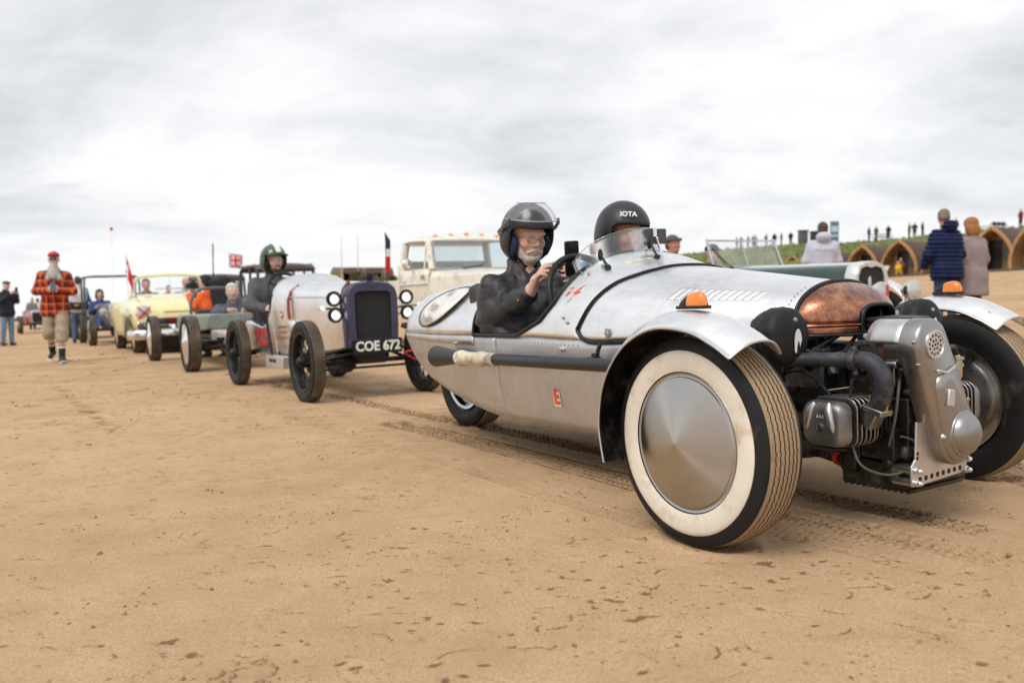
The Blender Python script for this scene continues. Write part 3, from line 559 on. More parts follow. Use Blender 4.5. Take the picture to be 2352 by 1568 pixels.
def build_tri_nose():
    def ns(u, t, off=0.):
        x = -.044 + .152 * u; W = .247 - .160 * u ** 1.7; Z = .650; H = .143 - .083 * u ** 1.6; c, s = math.cos(t), math.sin(t); n = 2.1 + .9 * u
        return (x, -(W + off) * math.copysign(abs(c) ** (2 / n), c), Z + (H + off) * abs(s) ** (2 / n))
    b = MB(); b.grid(lambda i, j: ns(i, math.pi * j), 20, 49); nose = b.build('nose_cowl', COPPER, tri, solid=.003)
    for z0, z1, off in ((.650, .645, .006), (.642, .616, .001)):
        for s in (-1, 1):
            b = MB(); b.grid(lambda i, j: (-.044 + .152 * i, s * (.247 - .160 * i ** 1.7 + off * math.sin(math.pi * j) ** .5), z0 + (z1 - z0) * j), 20, 5); b.build('nose_band', COPPER, nose, solid=.002)
    for s in (-1, 1):
        b = MB(); b.tube([(-.044 + .152 * i, s * (.249 - .160 * i ** 1.7), .646) for i in np.linspace(0, 1, 14)], .0042, 7); b.build('bead', COPPER, nose)
        b = MB(); b.tube([(-.044 + .152 * i, s * (.247 - .160 * i ** 1.7), .613) for i in np.linspace(0, 1, 14)], .006, 7); b.build('lip_edging', BLACK, nose)
    b = MB(); b.tube([(-.042, -.250, .605), (-.042, -.250, .63)] + [ns(.01, t, .002) for t in np.linspace(.0, math.pi, 44)] + [(-.042, .250, .63), (-.042, .250, .605)], .0085, 8); b.build('nose_edging', BLACK, nose)
    b = MB(); b.tube([(.108, -.087, .616), (.109, -.087, .635)] + [ns(1, t, .001) for t in np.linspace(0, math.pi, 30)] + [(.109, .087, .635), (.108, .087, .616)], .0075, 8); b.build('intake_edging', BLACK, nose)
    b = MB(); b.box((.03, 0, .620), (.07, .085, .006)); b.box((-.04, 0, .68), (.01, .20, .05)); b.build('intake_duct', BLACK, nose)
    b = MB(); b.lathe([(0, 0.001), (0, .098), (.004, .10), (.012, .10), (.014, .094), (.022, .094), (.024, .10), (.033, .098), (.036, .06), (.040, .0)], (.175, .0, .634), (0, 0, 1), 36); b.build('air_filter', SATIN, tri)
    b = MB(); b.rod((.175, 0, .67), (.175, 0, .69), .006); b.build('wing_nut', STEEL, tri)
build_tri_nose()
def build_tri_wheel(name, loc, side, front=True):
    w = empty_part('wheel', tri, loc)
    b = MB(); tyre_mesh(b, .3235, .172 if front else .165, .212, 6, .70, .0022, 74)
    b.build('tyre', [RUB, TREAD], w, deg=50)
    s = side
    if front:
        b = MB(); b.lathe([(s * .0815, .2165), (s * .0865, .232), (s * .0882, .252), (s * .0878, .268), (s * .0855, .279), (s * .0835, .281)], n=90); b.build('whitewall', WHITEWALL, w)
        b = MB(); b.lathe([(s * .062, .219), (s * .074, .2185), (s * .079, .213), (s * .077, .206), (s * .0785, .2015), (s * .083, .1985), (s * .090, .172), (s * .104, .09), (s * .1175, .012), (s * .119, .0005)], n=110); b.build('hubcap', SPUN, w, deg=24)
    else:
        b = MB(); b.lathe([(s * .062, .212), (s * .07, .212), (s * .066, .195), (s * .03, .185), (s * .025, .08), (s * .06, .06), (s * .06, .0005)], n=48); b.build('rim', CHROME, w)
    b = MB(); b.lathe([(-s * .05, .213), (-s * .066, .213), (-s * .066, .203), (-s * .03, .190), (-s * .03, .16), (-s * .075, .155), (-s * .078, .05), (-s * .1, .045), (-s * .1, .0005)], n=48); b.build('brake_drum', STEEL if front else BLACK, w)
    if not front:
        b = MB(); b.lathe([(-.062, .212), (-.07, .212), (-.066, .195), (-.03, .185), (-.025, .08), (-.06, .06), (-.06, .0005)], n=48); b.build('rim', CHROME, w)
    return w
build_tri_wheel('wheel', (0, -.72, .3215), -1); build_tri_wheel('wheel', (-.03, .69, .3215), 1); build_tri_wheel('wheel', (-2.73, 0, .3215), -1, False)
def build_tri_fenders():
    path = smooth_path([(-.318, .225), (-.332, .29), (-.338, .36), (-.318, .46), (-.272, .542), (-.188, .620), (-.06, .670), (.09, .664), (.19, .628), (.255, .592)], 6)
    tg = np.gradient(path, axis=0); tg /= np.linalg.norm(tg, axis=1)[:, None]; nr = np.stack([-tg[:, 1], tg[:, 0]], 1)
    cw = np.array([min(1, .35 + i / 20) for i in range(len(path))])
    for s in (-1, 1):
        def fp(i, j, off=0.):
            k = i * (len(path) - 1); a = int(min(k, len(path) - 2)); f = k - a; p = path[a] * (1 - f) + path[a + 1] * f; q = nr[a] * (1 - f) + nr[a + 1] * f; c = cw[a]
            y = .865 - .205 * j; cr = .050 * (1 - abs(2 * j - 1) ** 2.3) * c; tipx = .0
            return (p[0] + q[0] * (cr + off) + tipx - (.09 if s > 0 else 0), s * y - (.045 if s > 0 else 0), p[1] + q[1] * (cr + off))
        b = MB(); b.grid(lambda i, j: fp(i, j), 56, 17); fe = b.build('mudguard', ALU, tri, solid=.003, label='near front mudguard' if s < 0 else None)
        b = MB(); b.tube([fp(i, 0) for i in np.linspace(0, 1, 60)], .0042, 6); b.tube([fp(i, 1) for i in np.linspace(0, 1, 60)], .0042, 6); b.tube([fp(1, j) for j in np.linspace(0, 1, 20)], .0035, 6); b.build('rolled_edge', ALU_D, fe)
        b = MB(); b.rod((-.24, s * .66, .54), (-.02, s * .62, .36), .009); b.rod((.12, s * .66, .655), (-.02, s * .62, .36), .009); b.box((-.315, s * .70, .33), (.012, .05, .012)); b.box((-.313, s * .70, .27), (.012, .05, .01)); b.build('stay', BLACK, fe)
        b = MB(); b.grid(lambda i, j: fp(i * .9, j, -.008), 40, 9); b.build('liner', DARK, fe)
        # indicator lamp on the crown
        z = .7255; c = (.004, -.752, z) if s < 0 else (-.086, .722, z)
        b = MB(); b.prism(roundrect(.062, .026, .02), c, (1, 0, 0), (0, 1, 0), (0, 0, .010)); ind = b.build('indicator', BLACK, tri, bevel=.003)
        def dome(i, j, lo, hi):
            x = lo + (hi - lo) * i; h = .042 * max(0.02, (1 - ((x - .018) / .078) ** 2)) if x < .018 else .042 * max(.02, 1 - ((x - .018) / .044) ** 4); wv = .021 * max(.05, (1 - (abs(x) / .062) ** 4)) ; a = math.pi * j
            return (c[0] + x, c[1] - wv * math.cos(a), z + .010 + h * math.sin(a) ** .75)
        b = MB(); b.grid(lambda i, j: dome(i, j, -.058, -.010), 8, 13); b.build('housing', SATIN, ind)
        b = MB(); b.grid(lambda i, j: dome(i, j, -.010, .060), 12, 13); b.build('lens', AMBER, ind)
build_tri_fenders()
def build_tri_engine():
    b = MB(); b.box((.13, 0, .30), (.17, .13, .115)); b.box((.16, 0, .44), (.11, .09, .06)); b.box((.05, 0, .55), (.08, .12, .03)); b.rod((.22, -.10, .40), (.22, -.10, .52), .02); b.rod((.26, .1, .42), (.22, .12, .56), .025); b.rod((.30, -.08, .44), (.30, -.06, .52), .016)
    b.box((.22, -.15, .27), (.06, .03, .05)); b.ball((.28, -.12, .24), .03); b.ball((.25, -.16, .21), .022); eng = b.build('engine', DARK, tri, bevel=.012)
    # sump with cooling ribs
    b = MB(); b.box((.19, 0, .170), (.125, .155, .042)); b.ball((.26, -.15, .175), .032); b.box((.10, -.13, .19), (.03, .04, .03)); su = b.build('sump', DARK, eng, bevel=.01)
    for k in range(11):
        b = MB(); b.prism([(-.012, 0), (.012, 0), (0, -.016)], (.075 + .023 * k, -.15, .130), (1, 0, 0), (0, 0, 1), (0, .30, 0)); b.build('cooling_rib', DARK, su)
    for s in (-1, 1):
        cy = empty_part('cylinder', eng, (0, 0, 0))
        for k in range(9):
            b = MB(); y = -.145 - .0215 * k; gr = 1 if k > 3 else .94; b.prism([(gr * p[0], gr * p[1]) for p in roundrect(.083, .077, .034, 4)], (.172, s * -y - s * .0 if False else s * y * -1, .352), (1, 0, 0), (0, 0, 1), (0, s * .0055 * -1 * -1, 0)); b.build('fin', CAST if k > 2 else DARK, cy, bevel=.0015)
        b = MB(); b.lathe([(0, .062), (.20, .062)], (.172, s * .13, .352), (0, s, 0), 20); b.build('barrel', DARK, cy)
        def rc(i, j):
            a = 2 * math.pi * j; P = roundrect(.079, .071, .036, 6); k = j * len(P); p = P[int(k) % len(P)]; q = [(0, 1.), (.012, 1.), (.030, .97), (.040, .88), (.046, .74), (.048, .02)][i]
            return q, p
        secs = []
        for d, g in ((0, 1.), (.014, 1.), (.032, .97), (.043, .89), (.049, .76), (.051, .5), (.051, .02)): secs.append([(.166 + g * p[0], s * (.335 + d), .348 + g * p[1]) for p in roundrect(.079, .071, .036, 6)])
        b = MB(); b.loft(secs); rk = b.build('rocker_cover', mat('matt_casting', (.27, .265, .26), .46, .85, var=.25, bump=.2, bs=60), cy, deg=60)
        for dx, tilt in ((-.034, .16), (.034, -.10)):
            b = MB(); b.tube([(.166 + dx + tilt * .05, s * .376, .348 + .066), (.166 + dx, s * .386, .348 + .045), (.166 + dx - tilt * .1, s * .386, .348 - .005), (.166 + dx - tilt * .12, s * .382, .348 - .02)], [.008, .0125, .0115, .006], 10); b.build('cover_rib', ALU_D, rk)
        for dx in (-.012, .0, .012):
            b = MB(); b.rod((.166 + dx, s * .372, .348 + .066), (.166 + dx * .8, s * .386, .348 + .02), .004, 6); b.build('cover_rib', CAST, rk)
        b = MB(); b.lathe([(0, .012), (.006, .012), (.008, .008), (.008, .001)], (.166, s * .385, .340), (0, s, 0), 10); b.build('cover_nut', STEEL, rk)
        if s > 0: continue
        # exhaust port flange, elbow, pipe and clamp
        py = s * .275
        b = MB(); b.box((.292, py, .392), (.034, .030, .010), rotm(0, .25, 0)); b.box((.268, py, .372), (.03, .026, .03), rotm(0, .5, 0)); b.build('exhaust_flange', CAST, cy, bevel=.004)
        for q in (-.026, .026):
            b = MB(); b.rod((.292 + q * 1.15, py, .398 - q * .3), (.298 + q * 1.15, py, .432 - q * .3), .0045); b.build('stud', mat('brass', (.55, .38, .16), .35, 1.), cy)
        el = smooth_path([(.291, py, .398), (.310, py, .44), (.318, py - s * -.004, .485), (.300, py - s * -.012, .528), (.262, py - s * -.022, .547), (.215, py - s * -.035, .548), (.05, s * .375, .545), (-.12, s * .47, .535), (-.35, s * .565, .520), (-.55, s * .575, .508)], 7)
        b = MB(); b.tube(el, [.029 if k < 26 else max(.0225, .029 - .001 * (k - 26)) for k in range(len(el))], 16); ex = b.build('exhaust_pipe', BURNT, tri)
        b = MB(); b.tube([(.245, py - s * -.03, .547), (.222, py - s * -.034, .548)], .033, 16); b.rod((.24, py + s * .036, .575), (.24, py + s * .030, .515), .0075); b.ball((.238, py + s * .036, .580), .0125, 8); b.ball((.238, py + s * .03, .508), .0125, 8); b.build('clamp', BURNT, ex, bevel=.003)
        side = [(-.45, s * .572, .513), (-.63, s * .573, .510), (-1.0, s * .570, .504), (-1.5, s * .562, .497), (-1.80, s * .556, .493)]
        if True:
            b = MB(); b.tube(side + [(-1.85, s * .555, .492), (-1.96, s * .553, .491), (-2.12, s * .550, .489), (-2.122, s * .550, .489), (-2.04, s * .55, .489)], [.0265] * 5 + [.029, .040, .056, .051, .04], 24); b.build('tail_pipe', mat('black_pipe', (.02, .021, .024), .33, .2, bump=.05), ex)
            pts = [np.array((-1.50 - .0062 * k, s * .561 , .4965 - .0001 * k)) for k in range(60)]
            rad = [.030 + .0022 * (k % 6 < 5) + .006 * math.exp(-((k - 22) / 4) ** 2) + .008 * math.exp(-((k - 53) / 6) ** 2) for k in range(60)]
            b = MB(); b.tube(pts, rad, 18); b.build('heat_wrap', WRAP, ex)
    # alternator with silver shroud
    oy, oz = -.128, .588
    b = MB(); b.lathe([(.205, .001), (.205, .055), (.212, .066), (.235, .069), (.236, .064), (.262, .064), (.263, .070), (.32, .070), (.33, .05)], (0, oy, oz - .008), (1, 0, 0), 30); alt = b.build('alternator', CAST, eng)
    b = MB(); b.lathe([(.236, .0645), (.262, .0645)], (0, oy, oz - .008), (1, 0, 0), 30); b.build('alternator_band', mat('rust', (.10, .045, .03), .8), alt)
    b = MB(); b.grid(lambda i, j: (.205 + .125 * i, oy - .078 * math.cos(math.pi * (.02 + .9 * j)), oz + .078 * math.sin(math.pi * (.02 + .9 * j))), 5, 25); b.build('shroud', ALU_D, alt, solid=.003)
    b = MB(); b.box((.27, oy - .035, .50), (.012, .012, .045)); b.rod((.24, oy + .02, .49), (.335, oy + .02, .495), .011); b.rod((.25, oy - .055, .527), (.30, oy - .055, .527), .012); b.build('bracket', CAST, alt, bevel=.003)
    # belt cover: hull of two circles, stepped and domed
    def hull(c0, r0, c1, r1, n=14):
        d = np.array(c1) - np.array(c0); L = np.hypot(*d); ph = math.atan2(d[1], d[0]); be = math.acos((r0 - r1) / L)
        a = [(c0[0] + r0 * math.cos(t), c0[1] + r0 * math.sin(t)) for t in np.linspace(ph + be, ph + 2 * math.pi - be, n)]
        return a + [(c1[0] + r1 * math.cos(t), c1[1] + r1 * math.sin(t)) for t in np.linspace(ph - be, ph + be, n)]
    c0, c1 = (0.0, .300), (oy, oz); secs = []
    for x, g in ((.322, .0), (.372, .0), (.381, -.004), (.386, -.012)): secs.append([(x, p[0], p[1]) for p in hull(c0, .100 + g, c1, .081 + g, 16)])
    b = MB(); b.loft(secs); bc = b.build('belt_cover', CAST, eng, deg=50)
    secs = []
    for x, g in ((.384, .0), (.392, -.003), (.402, -.016), (.404, -.03)): secs.append([(x, p[0], p[1]) for p in hull((0.0, .298), .088 + g, (oy + .055, .455), .050 + g, 14)])
    b = MB(); b.loft(secs); b.build('cover_step', CAST, bc, deg=55)
    b = MB(); b.lathe([(.400, .076), (.407, .072), (.409, .066), (.423, .060), (.436, .043), (.443, .018), (.444, .0005)], (0, 0, .302), (1, 0, 0), 40); b.build('crank_dome', CAST, bc)
    b = MB(); b.prism([(-.02, -.028), (.014, -.032), (.02, .02), (-.012, .026)], (.402, -.080, .425), (0, 1, 0), (0, 0, 1), (.012, 0, 0)); b.build('inspection_boss', ALU_D, bc, bevel=.004)
    b = MB(); b.prism([(-.05, .0), (.0, -.012), (.05, .006), (.045, .014), (.0, -.003), (-.046, .008)], (.386, -.075, .505), (0, 1, 0), (0, 0, 1), (.012, 0, 0)); b.build('cover_ridge', ALU_D, bc, bevel=.003)
    b = MB(); b.lathe([(.385, .046), (.393, .045), (.394, .041), (.391, .040), (.391, .0005)], (0, oy, oz), (1, 0, 0), 32); vent = b.build('vent_disc', ALU_D, bc)
    for q, r in enumerate((0, .014, .029)):
        for k in range((1, 6, 12)[q]):
            a = 2 * math.pi * k / max(1, (1, 6, 12)[q]) + q * .2; b = MB(); b.lathe([(0, .0042), (.0012, .0042), (.0014, .0005)], (.3905, oy + r * math.cos(a), oz + r * math.sin(a)), (1, 0, 0), 8); b.build('vent_hole', BLACK, vent)
    # engine plate with lightening holes and dome nuts
    P = [(-.150, .348), (-.160, .348), (-.167, .233), (-.188, .212), (-.188, .152), (-.178, .148), (.104, .160), (.108, .165), (.108, .212), (.0, .26), (-.06, .33)]
    b = MB(); b.prism(P, (.338, 0, 0), (0, 1, 0), (0, 0, 1), (.007, 0, 0)); pl = b.build('engine_plate', ALU_D, eng, bevel=.0015)
    for k in range(8):
        b = MB(); f = k / 7; b.lathe([(0, .0088), (.0012, .0085), (.0014, .0005)], (.3445, -.145 + .215 * f, .1685 + .008 * f), (1, 0, 0), 14); b.build('plate_hole', BLACK, pl)
    for y, z in ((-.155, .250), (-.157, .236)):
        b = MB(); b.lathe([(0, .0065), (.0012, .006), (.0014, .0005)], (.3445, y, z), (1, 0, 0), 12); b.build('plate_hole', BLACK, pl)
    for y, z in ((-.166, .198), (-.166, .160), (.098, .168), (.098, .203), (-.088, .300), (-.205 + .1, .502)):
        b = MB(); x0 = .345 if z < .25 else .372; b.lathe([(0, .012), (.007, .012), (.009, .0095), (.018, .0085), (.024, .004), (.025, .0005)], (x0, y, z), (1, 0, 0), 10); b.build('dome_nut', CHROME, pl)
    for z in (.198, .160):
        b = MB(); b.rod((.27, -.166, z), (.338, -.166, z), .014, 12); b.build('spacer', STEEL, pl)
    # wires, hoses, breather can, red strap
    b = MB(); b.tube(smooth_path([(.21, -.30, .30), (.25, -.30, .22), (.29, -.22, .185), (.32, -.14, .21), (.31, -.12, .28), (.26, -.16, .30)], 8), .004, 6); b.build('wire', mat('grey_wire', (.10, .095, .085), .5), eng)
    b = MB(); b.tube(smooth_path([(-.10, -.30, .42), (-.03, -.31, .49), (.04, -.30, .50), (.11, -.29, .45), (.14, -.28, .41)], 8), .0055, 6); b.build('wire', SATIN, eng)
    b = MB(); b.tube(smooth_path([(.05, -.05, .60), (.14, -.22, .565), (.20, -.22, .59)], 6), .007, 6); b.tube(smooth_path([(-.02, -.28, .58), (.05, -.22, .55), (.10, -.15, .56)], 6), .008, 6); b.build('hose', SATIN, eng)
    b = MB(); b.tube(smooth_path([(.33, .02, .56), (.31, .10, .565), (.295, .14, .545), (.29, .15, .53)], 6), .008, 8); b.build('hose', SATIN, eng)
    b = MB(); b.lathe([(0, .001), (0, .014), (.01, .017), (.04, .018), (.041, .022), (.048, .022), (.05, .018), (.062, .018), (.064, .024), (.072, .024), (.074, .012), (.08, .010), (.081, .001)], (.29, .15, .455), (0, 0, 1), 20); b.build('breather_can', mat('can_metal', (.62, .56, .47), .28, 1.), eng)
    for k, (y, z) in enumerate(((-.215, .60), (-.195, .53), (-.15, .44), (-.115, .37), (.10, .30), (.07, .40), (.01, .50), (-.05, .585))):
        b = MB(); b.lathe([(0, .0075), (.006, .0075), (.007, .005), (.010, .005), (.011, .001)], (.370, y * .97, z), (1, 0, 0), 6); b.build('cover_bolt', STEEL, eng)
    for k, pts in enumerate(([(.10, -.12, .46), (.16, -.22, .47), (.20, -.28, .43), (.19, -.30, .40)], [(.02, -.15, .58), (.06, -.24, .50), (.08, -.26, .42), (.05, -.22, .34)], [(.24, -.08, .50), (.29, -.16, .47), (.30, -.20, .36), (.27, -.19, .27)], [(-.15, -.30, .35), (-.02, -.33, .30), (.06, -.28, .25), (.12, -.20, .24)], [(.30, .02, .45), (.33, .10, .40), (.31, .14, .30), (.27, .14, .22)])):
        b = MB(); b.tube(smooth_path(pts, 6), (.006, .009, .0045, .007, .006)[k], 7); b.build('hose', (SATIN, SATIN, mat('grey_wire', (.10, .095, .085), .5), DARK, SATIN)[k], eng)
    for k, (x, y, z) in enumerate(((.10, -.135, .36), (.10, -.135, .26), (.24, -.135, .38), (.02, -.135, .31), (.27, -.09, .43), (.12, -.10, .50))):
        b = MB(); b.lathe([(0, .011), (.008, .011), (.009, .006), (.014, .006), (.015, .001)], (x, y, z), (0, -1, 0), 6); b.build('case_bolt', STEEL, eng)
    b = MB(); b.rod((-.05, -.10, .195), (.085, -.16, .195), .022); b.build('starter_pipe', BLACK, eng)
    b = MB(); b.rod((.045, -.146, .195), (.066, -.154, .195), .0235, 14); b.build('red_band', mat('red_band', (.55, .015, .012), .45), eng)
build_tri_engine()
def build_tri_lamps():
    for s in (-1, 1):
        c = np.array((.045, -.402, .623)) if s < 0 else np.array((.015, .385, .623)); n = 44; b = MB()
        prof = [(-.10, .012), (-.098, .055), (-.085, .072), (-.06, .083), (-.035, .091), (-.03, .0885), (-.025, .092), (0, .0945), (.018, .093), (.03, .084), (.037, .066), (.041, .040), (.042, .002)]
        for k in range(n):
            a = 2 * math.pi * k / n
            for d, r in prof:
                wr = 1 + .022 * math.sin(k * 1.9 + d * 60) * (1 if d < .015 else .35) + .012 * math.sin(k * 4.7 + 2); b.v.append((c[0] + d, c[1] + r * wr * math.cos(a), c[2] + r * wr * math.sin(a)))
        p = len(prof)
        for k in range(n):
            q = (k + 1) % n
            for i in range(p - 1): b.f.append((k * p + i, k * p + i + 1, q * p + i + 1, q * p + i)); b.mi.append(0)
        hl = b.build('headlamp', CLOTHBLK, tri, label='round headlamp under a black nylon cover')
        b = MB(); b.rod((.0, s * .402, .54), (.0, s * .36, .47), .012); b.build('lamp_bracket', BLACK, hl)
        b = MB(); b.lathe([(0, .011), (.003, .010), (.004, .0005)], (c[0] + .036, c[1] + .012, c[2] + .051), (1, 0, 0), 14); b.build('press_stud', STEEL, hl)
        b = MB(); b.prism(circ(.0215, 26, 0, 0, .047), (c[0] + .040, c[1] + .018, c[2] - .014), (0, 1, 0), (0, 0, 1), (.003, 0, 0)); em = b.build('emblem_patch', BLACK, hl)
        W_ = [(-.017, -.030), (-.0165, .005), (-.012, .026), (-.003, .038), (.006, .036), (.013, .024), (.0165, .006), (.016, -.006), (.0135, .0), (.0115, -.010), (.008, -.020), (.0065, -.010), (.004, -.002), (-.001, -.004), (-.006, -.018), (-.008, -.034), (-.011, -.040), (-.015, -.036)]
        b = MB(); b.prism(W_, (c[0] + .0432, c[1] + .018, c[2] - .014), (0, 1, 0), (0, 0, 1), (.0008, 0, 0)); b.build('emblem', WHITE, em)
    b = MB(); b.box((.0, -.475, .632), (.01, .01, .022)); b.build('lamp_tag', mat('yellow_tag', (.75, .48, .06), .5), tri, bevel=.004)
build_tri_lamps()
def build_tri_details():
    # aero screen
    cx, cy = -1.175, -.115
    def sp(i, j, dx=0.):
        ph = math.radians(-82 + 164 * i); h = .128 * max(0, math.cos(ph)) ** .55 + .004; x = cx + .205 * math.cos(ph); y = cy + .232 * math.sin(ph)
        W, H, Z = tW(x), tT(x) - tS(x), tS(x); zb = Z + H * max(0, 1 - (abs(y) / W) ** 2.2) ** (1 / 2.2)
        return (x - .30 * h * j - .02 * j, y * (1 - .02 * j), zb - .004 + h * j)
    b = MB(); b.grid(sp, 34, 10); sc = b.build('windscreen', GLASS, tri, solid=.003)
    b = MB(); b.tube([sp(i, 1) for i in np.linspace(0, 1, 40)], .0016, 5); b.build('screen_edge', thin_glass('screen_edge_plastic', (.75, .8, .8), .1, .3), sc)
    for i in (.22, .60):
        p = np.array(sp(i, .42)); q = np.array(sp(i, .06)); o = np.array((.012, (p[1] - cy) * .05, .0)); b = MB(); b.ball(p + o * .5, (.009, .013, .026), 12); ob = b.build('screen_clamp', BLACK, sc)
        b = MB(); b.rod(p + o, q + (.05, -.014, -.012), .0055); b.ball(q + (.05, -.014, -.014), (.016, .016, .01), 10); b.build('stalk', SATIN, ob)
    # mirror
    b = MB(); m = (-1.02, .0, 1.028); b.prism(roundrect(.054, .034, .008), m, (.25, .97, 0), (0, 0, 1), (.012, 0, 0)); mi = b.build('mirror', mat('mirror_back', (.05, .048, .05), .3), tri, bevel=.003)
    b = MB(); b.box((-1.004, -.012, 1.046), (.006, .010, .020)); b.rod((-1.003, .0, 1.02), (-.985, .004, .966), .005); b.ball((-1.0, -.0, 1.018), .009, 8); b.lathe([(0, .014), (.008, .012), (.009, .001)], (-.985, .004, .958), (0, 0, 1), 12); b.build('mirror_arm', CHROME, mi)
    b = MB(); b.prism(roundrect(.024, .040, .008), (-1.03, -.038, 1.026), (.25, .97, 0), (0, 0, 1), (.004, 0, 0)); b.build('mirror_shade', thin_glass('grey_plastic', (.8, .8, .8), .1, .4), mi)
    # screws on the scuttle
    for x, t in ((-1.10, .97), (-1.08, .80), (-1.035, .80), (-1.05, .22), (-1.02, .17)):
        b = MB(); b.lathe([(0, .008), (.003, .007), (.004, .003), (.012, .003), (.013, .0005)], tri_S(x, t, .001), (.1, -math.cos(t), math.sin(t) + .1), 10); b.build('screw', STEEL, tri)
    for p in ((-1.05, .10), (-2.05, .12)):
        b = MB(); q = tri_L(p[0], p[1], -1); b.lathe([(0, .013), (.004, .012), (.006, .006), (.016, .006), (.018, .001)], q, (0, -1, .1), 10); b.build('fixing_bolt', CHROME, tri)
    # bonnet catch and rubber strap hook
    b = MB(); b.box((-.775, -tW(-.775) - .006, .625), (.008, .006, .02)); b.box((-.775, -tW(-.775) - .010, .625), (.012, .003, .006)); b.build('bonnet_catch', STEEL, tri, bevel=.002)
    b = MB(); y = -.515; b.tube(smooth_path([(-.77, y, .585), (-.775, y - .008, .56), (-.78, y - .012, .538), (-.81, y - .016, .527), (-.86, y - .018, .522), (-.885, y - .012, .516)], 5), [.009] * 10 + [.008] * 10 + [.007] * 6, 8); b.box((-.79, y - .008, .535), (.02, .01, .006), rotm(0, .4, 0)); b.build('bonnet_strap', BLACK, tri, bevel=.003)
    # steering wheel
    c = np.array((-1.225, -.235, .775)); R = rotm(0, -.36, 0); b = MB(); b.tube([c + R @ np.array((0, .195 * math.cos(a), .195 * math.sin(a))) for a in np.linspace(0, 2 * math.pi, 56, endpoint=False)], .0155, 12, closed=True); sw = b.build('steering_wheel', BLACK, tri)
    for a in (math.pi / 2, math.pi * 7 / 6, math.pi * 11 / 6): b = MB(); b.rod(c, c + R @ np.array((0, .19 * math.cos(a), .19 * math.sin(a))), .008); b.build('spoke', STEEL, sw)
    b = MB(); b.rod(c, c + np.array((.2, 0, -.07)), .016); b.build('steering_column', STEEL, sw)
    # rear lamp
    p = np.array(tri_S(-3.10, .18, .0)); b = MB(); b.lathe([(-.01, .020), (.02, .021), (.045, .017)], p + (.03, -.006, 0), (-.95, -.28, .05), 18); rl = b.build('rear_indicator', BLACK, tri)
    b = MB(); b.lathe([(.045, .0165), (.062, .014), (.074, .006), (.076, .0005)], p + (.03, -.006, 0), (-.95, -.28, .05), 18); b.build('lens', AMBER, rl)
    # oval panel on the tail with hand lettering
    def on_deck(x, t, off): return np.array(tri_S(x, t, off))
    ca = (-2.36, .52); ax = np.array((.30, .30))
    P2 = []
    for k in range(40):
        a = 2 * math.pi * k / 40; u, v = .36 * math.cos(a), .15 * math.sin(a); q = .80
        P2.append((ca[0] + .30 * math.cos(a) * .9 - .05 * math.sin(a), ca[1] + .52 * (.80 * math.cos(a) * .55 + .62 * math.sin(a))))
    b = MB(); n = len(P2); ctr = (ca[0], ca[1]); V_ = [on_deck(*ctr, .013)]; F_ = []
    for r in (.35, .7, 1.):
        for p in P2: V_.append(on_deck(ctr[0] + (p[0] - ctr[0]) * r, ctr[1] + (p[1] - ctr[1]) * r, .013))
    for k in range(n): F_.append((0, 1 + k, 1 + (k + 1) % n))
    for r in range(2):
        for k in range(n): F_.append((1 + r * n + k, 1 + r * n + (k + 1) % n, 1 + (r + 1) * n + (k + 1) % n, 1 + (r + 1) * n + k))
    b.add(V_, F_); ov = b.build('oval_panel', mat('cream_panel', (.74, .73, .70), .45, 0., bump=.05), tri, solid=.004)
    b = MB(); b.tube([on_deck(p[0], p[1], .011) for p in P2], .006, 6, closed=True); b.build('panel_edging', BLACK, ov)
    def wrap(q): return q
    for s_, x, t, sz, sx in (('4', -2.31, .75, .11, .8), ('Man', -2.40, .47, .088, .8), ('Pendine', -2.44, .25, .074, .72)):
        o_ = on_deck(x, t, .020); u_ = on_deck(x + .05, t, .020) - o_; w_ = on_deck(x, t + .1, .020) - o_
        text_obj('lettering', s_, sz, TANW, ov, o_ + np.array((0, -.002, .002)), u_, w_, sx=sx, shear=.25)
    # stickers
    e = np.array(tri_L(-1.135, .655, -1)); up = np.array(tri_L(-1.135, .6, -1)) - e
    b = MB(); b.prism(roundrect(.024, .041, .002), e + (0, -.004, 0), (1, 0, 0), up / np.linalg.norm(up), (0, .0025, 0)); st = b.build('letter_sticker', WHITE, tri)
    text_obj('letter', 'E', .094, ORANGE, st, e + (0, -.0055, 0), (1, 0, 0), up, sx=.85, bold=.004, ext=.0008)
    def on_sc(x, z_t): return np.array(tri_S(x, z_t, .0015))
    def patch(name, pts, m, parent):
        b = MB(); n = len(pts); b.add([on_sc(*p) for p in pts], [tuple(range(n))]); return b.build(name, m, parent, solid=.001)
    patch('lightning_sticker', [(-1.055, .40), (-1.030, .525), (-1.045, .52), (-1.005, .66), (-1.018, .55), (-1.0, .555)][::-1], ORANGE, tri)
    fl = patch('flag_sticker', [(-1.085, .47), (-1.08, .585), (-1.058, .60), (-1.064, .52)], ORANGE, tri); patch('flag_stripe', [(-1.0845, .515), (-1.083, .555), (-1.060, .575), (-1.062, .55)], mat('sticker_pale', (.62, .60, .72), .5), fl)
    yl = mat('faded_yellow', (.76, .72, .40), .5)
    for k in range(3): patch('yellow_scrawl', [(-.97 + .012 * k, 1.12 + .11 * k), (-.94 + .006 * k, 1.16 + .11 * k), (-.925 + .006 * k, 1.22 + .1 * k), (-.955 + .006 * k, 1.2 + .1 * k)], yl, tri)
build_tri_details()
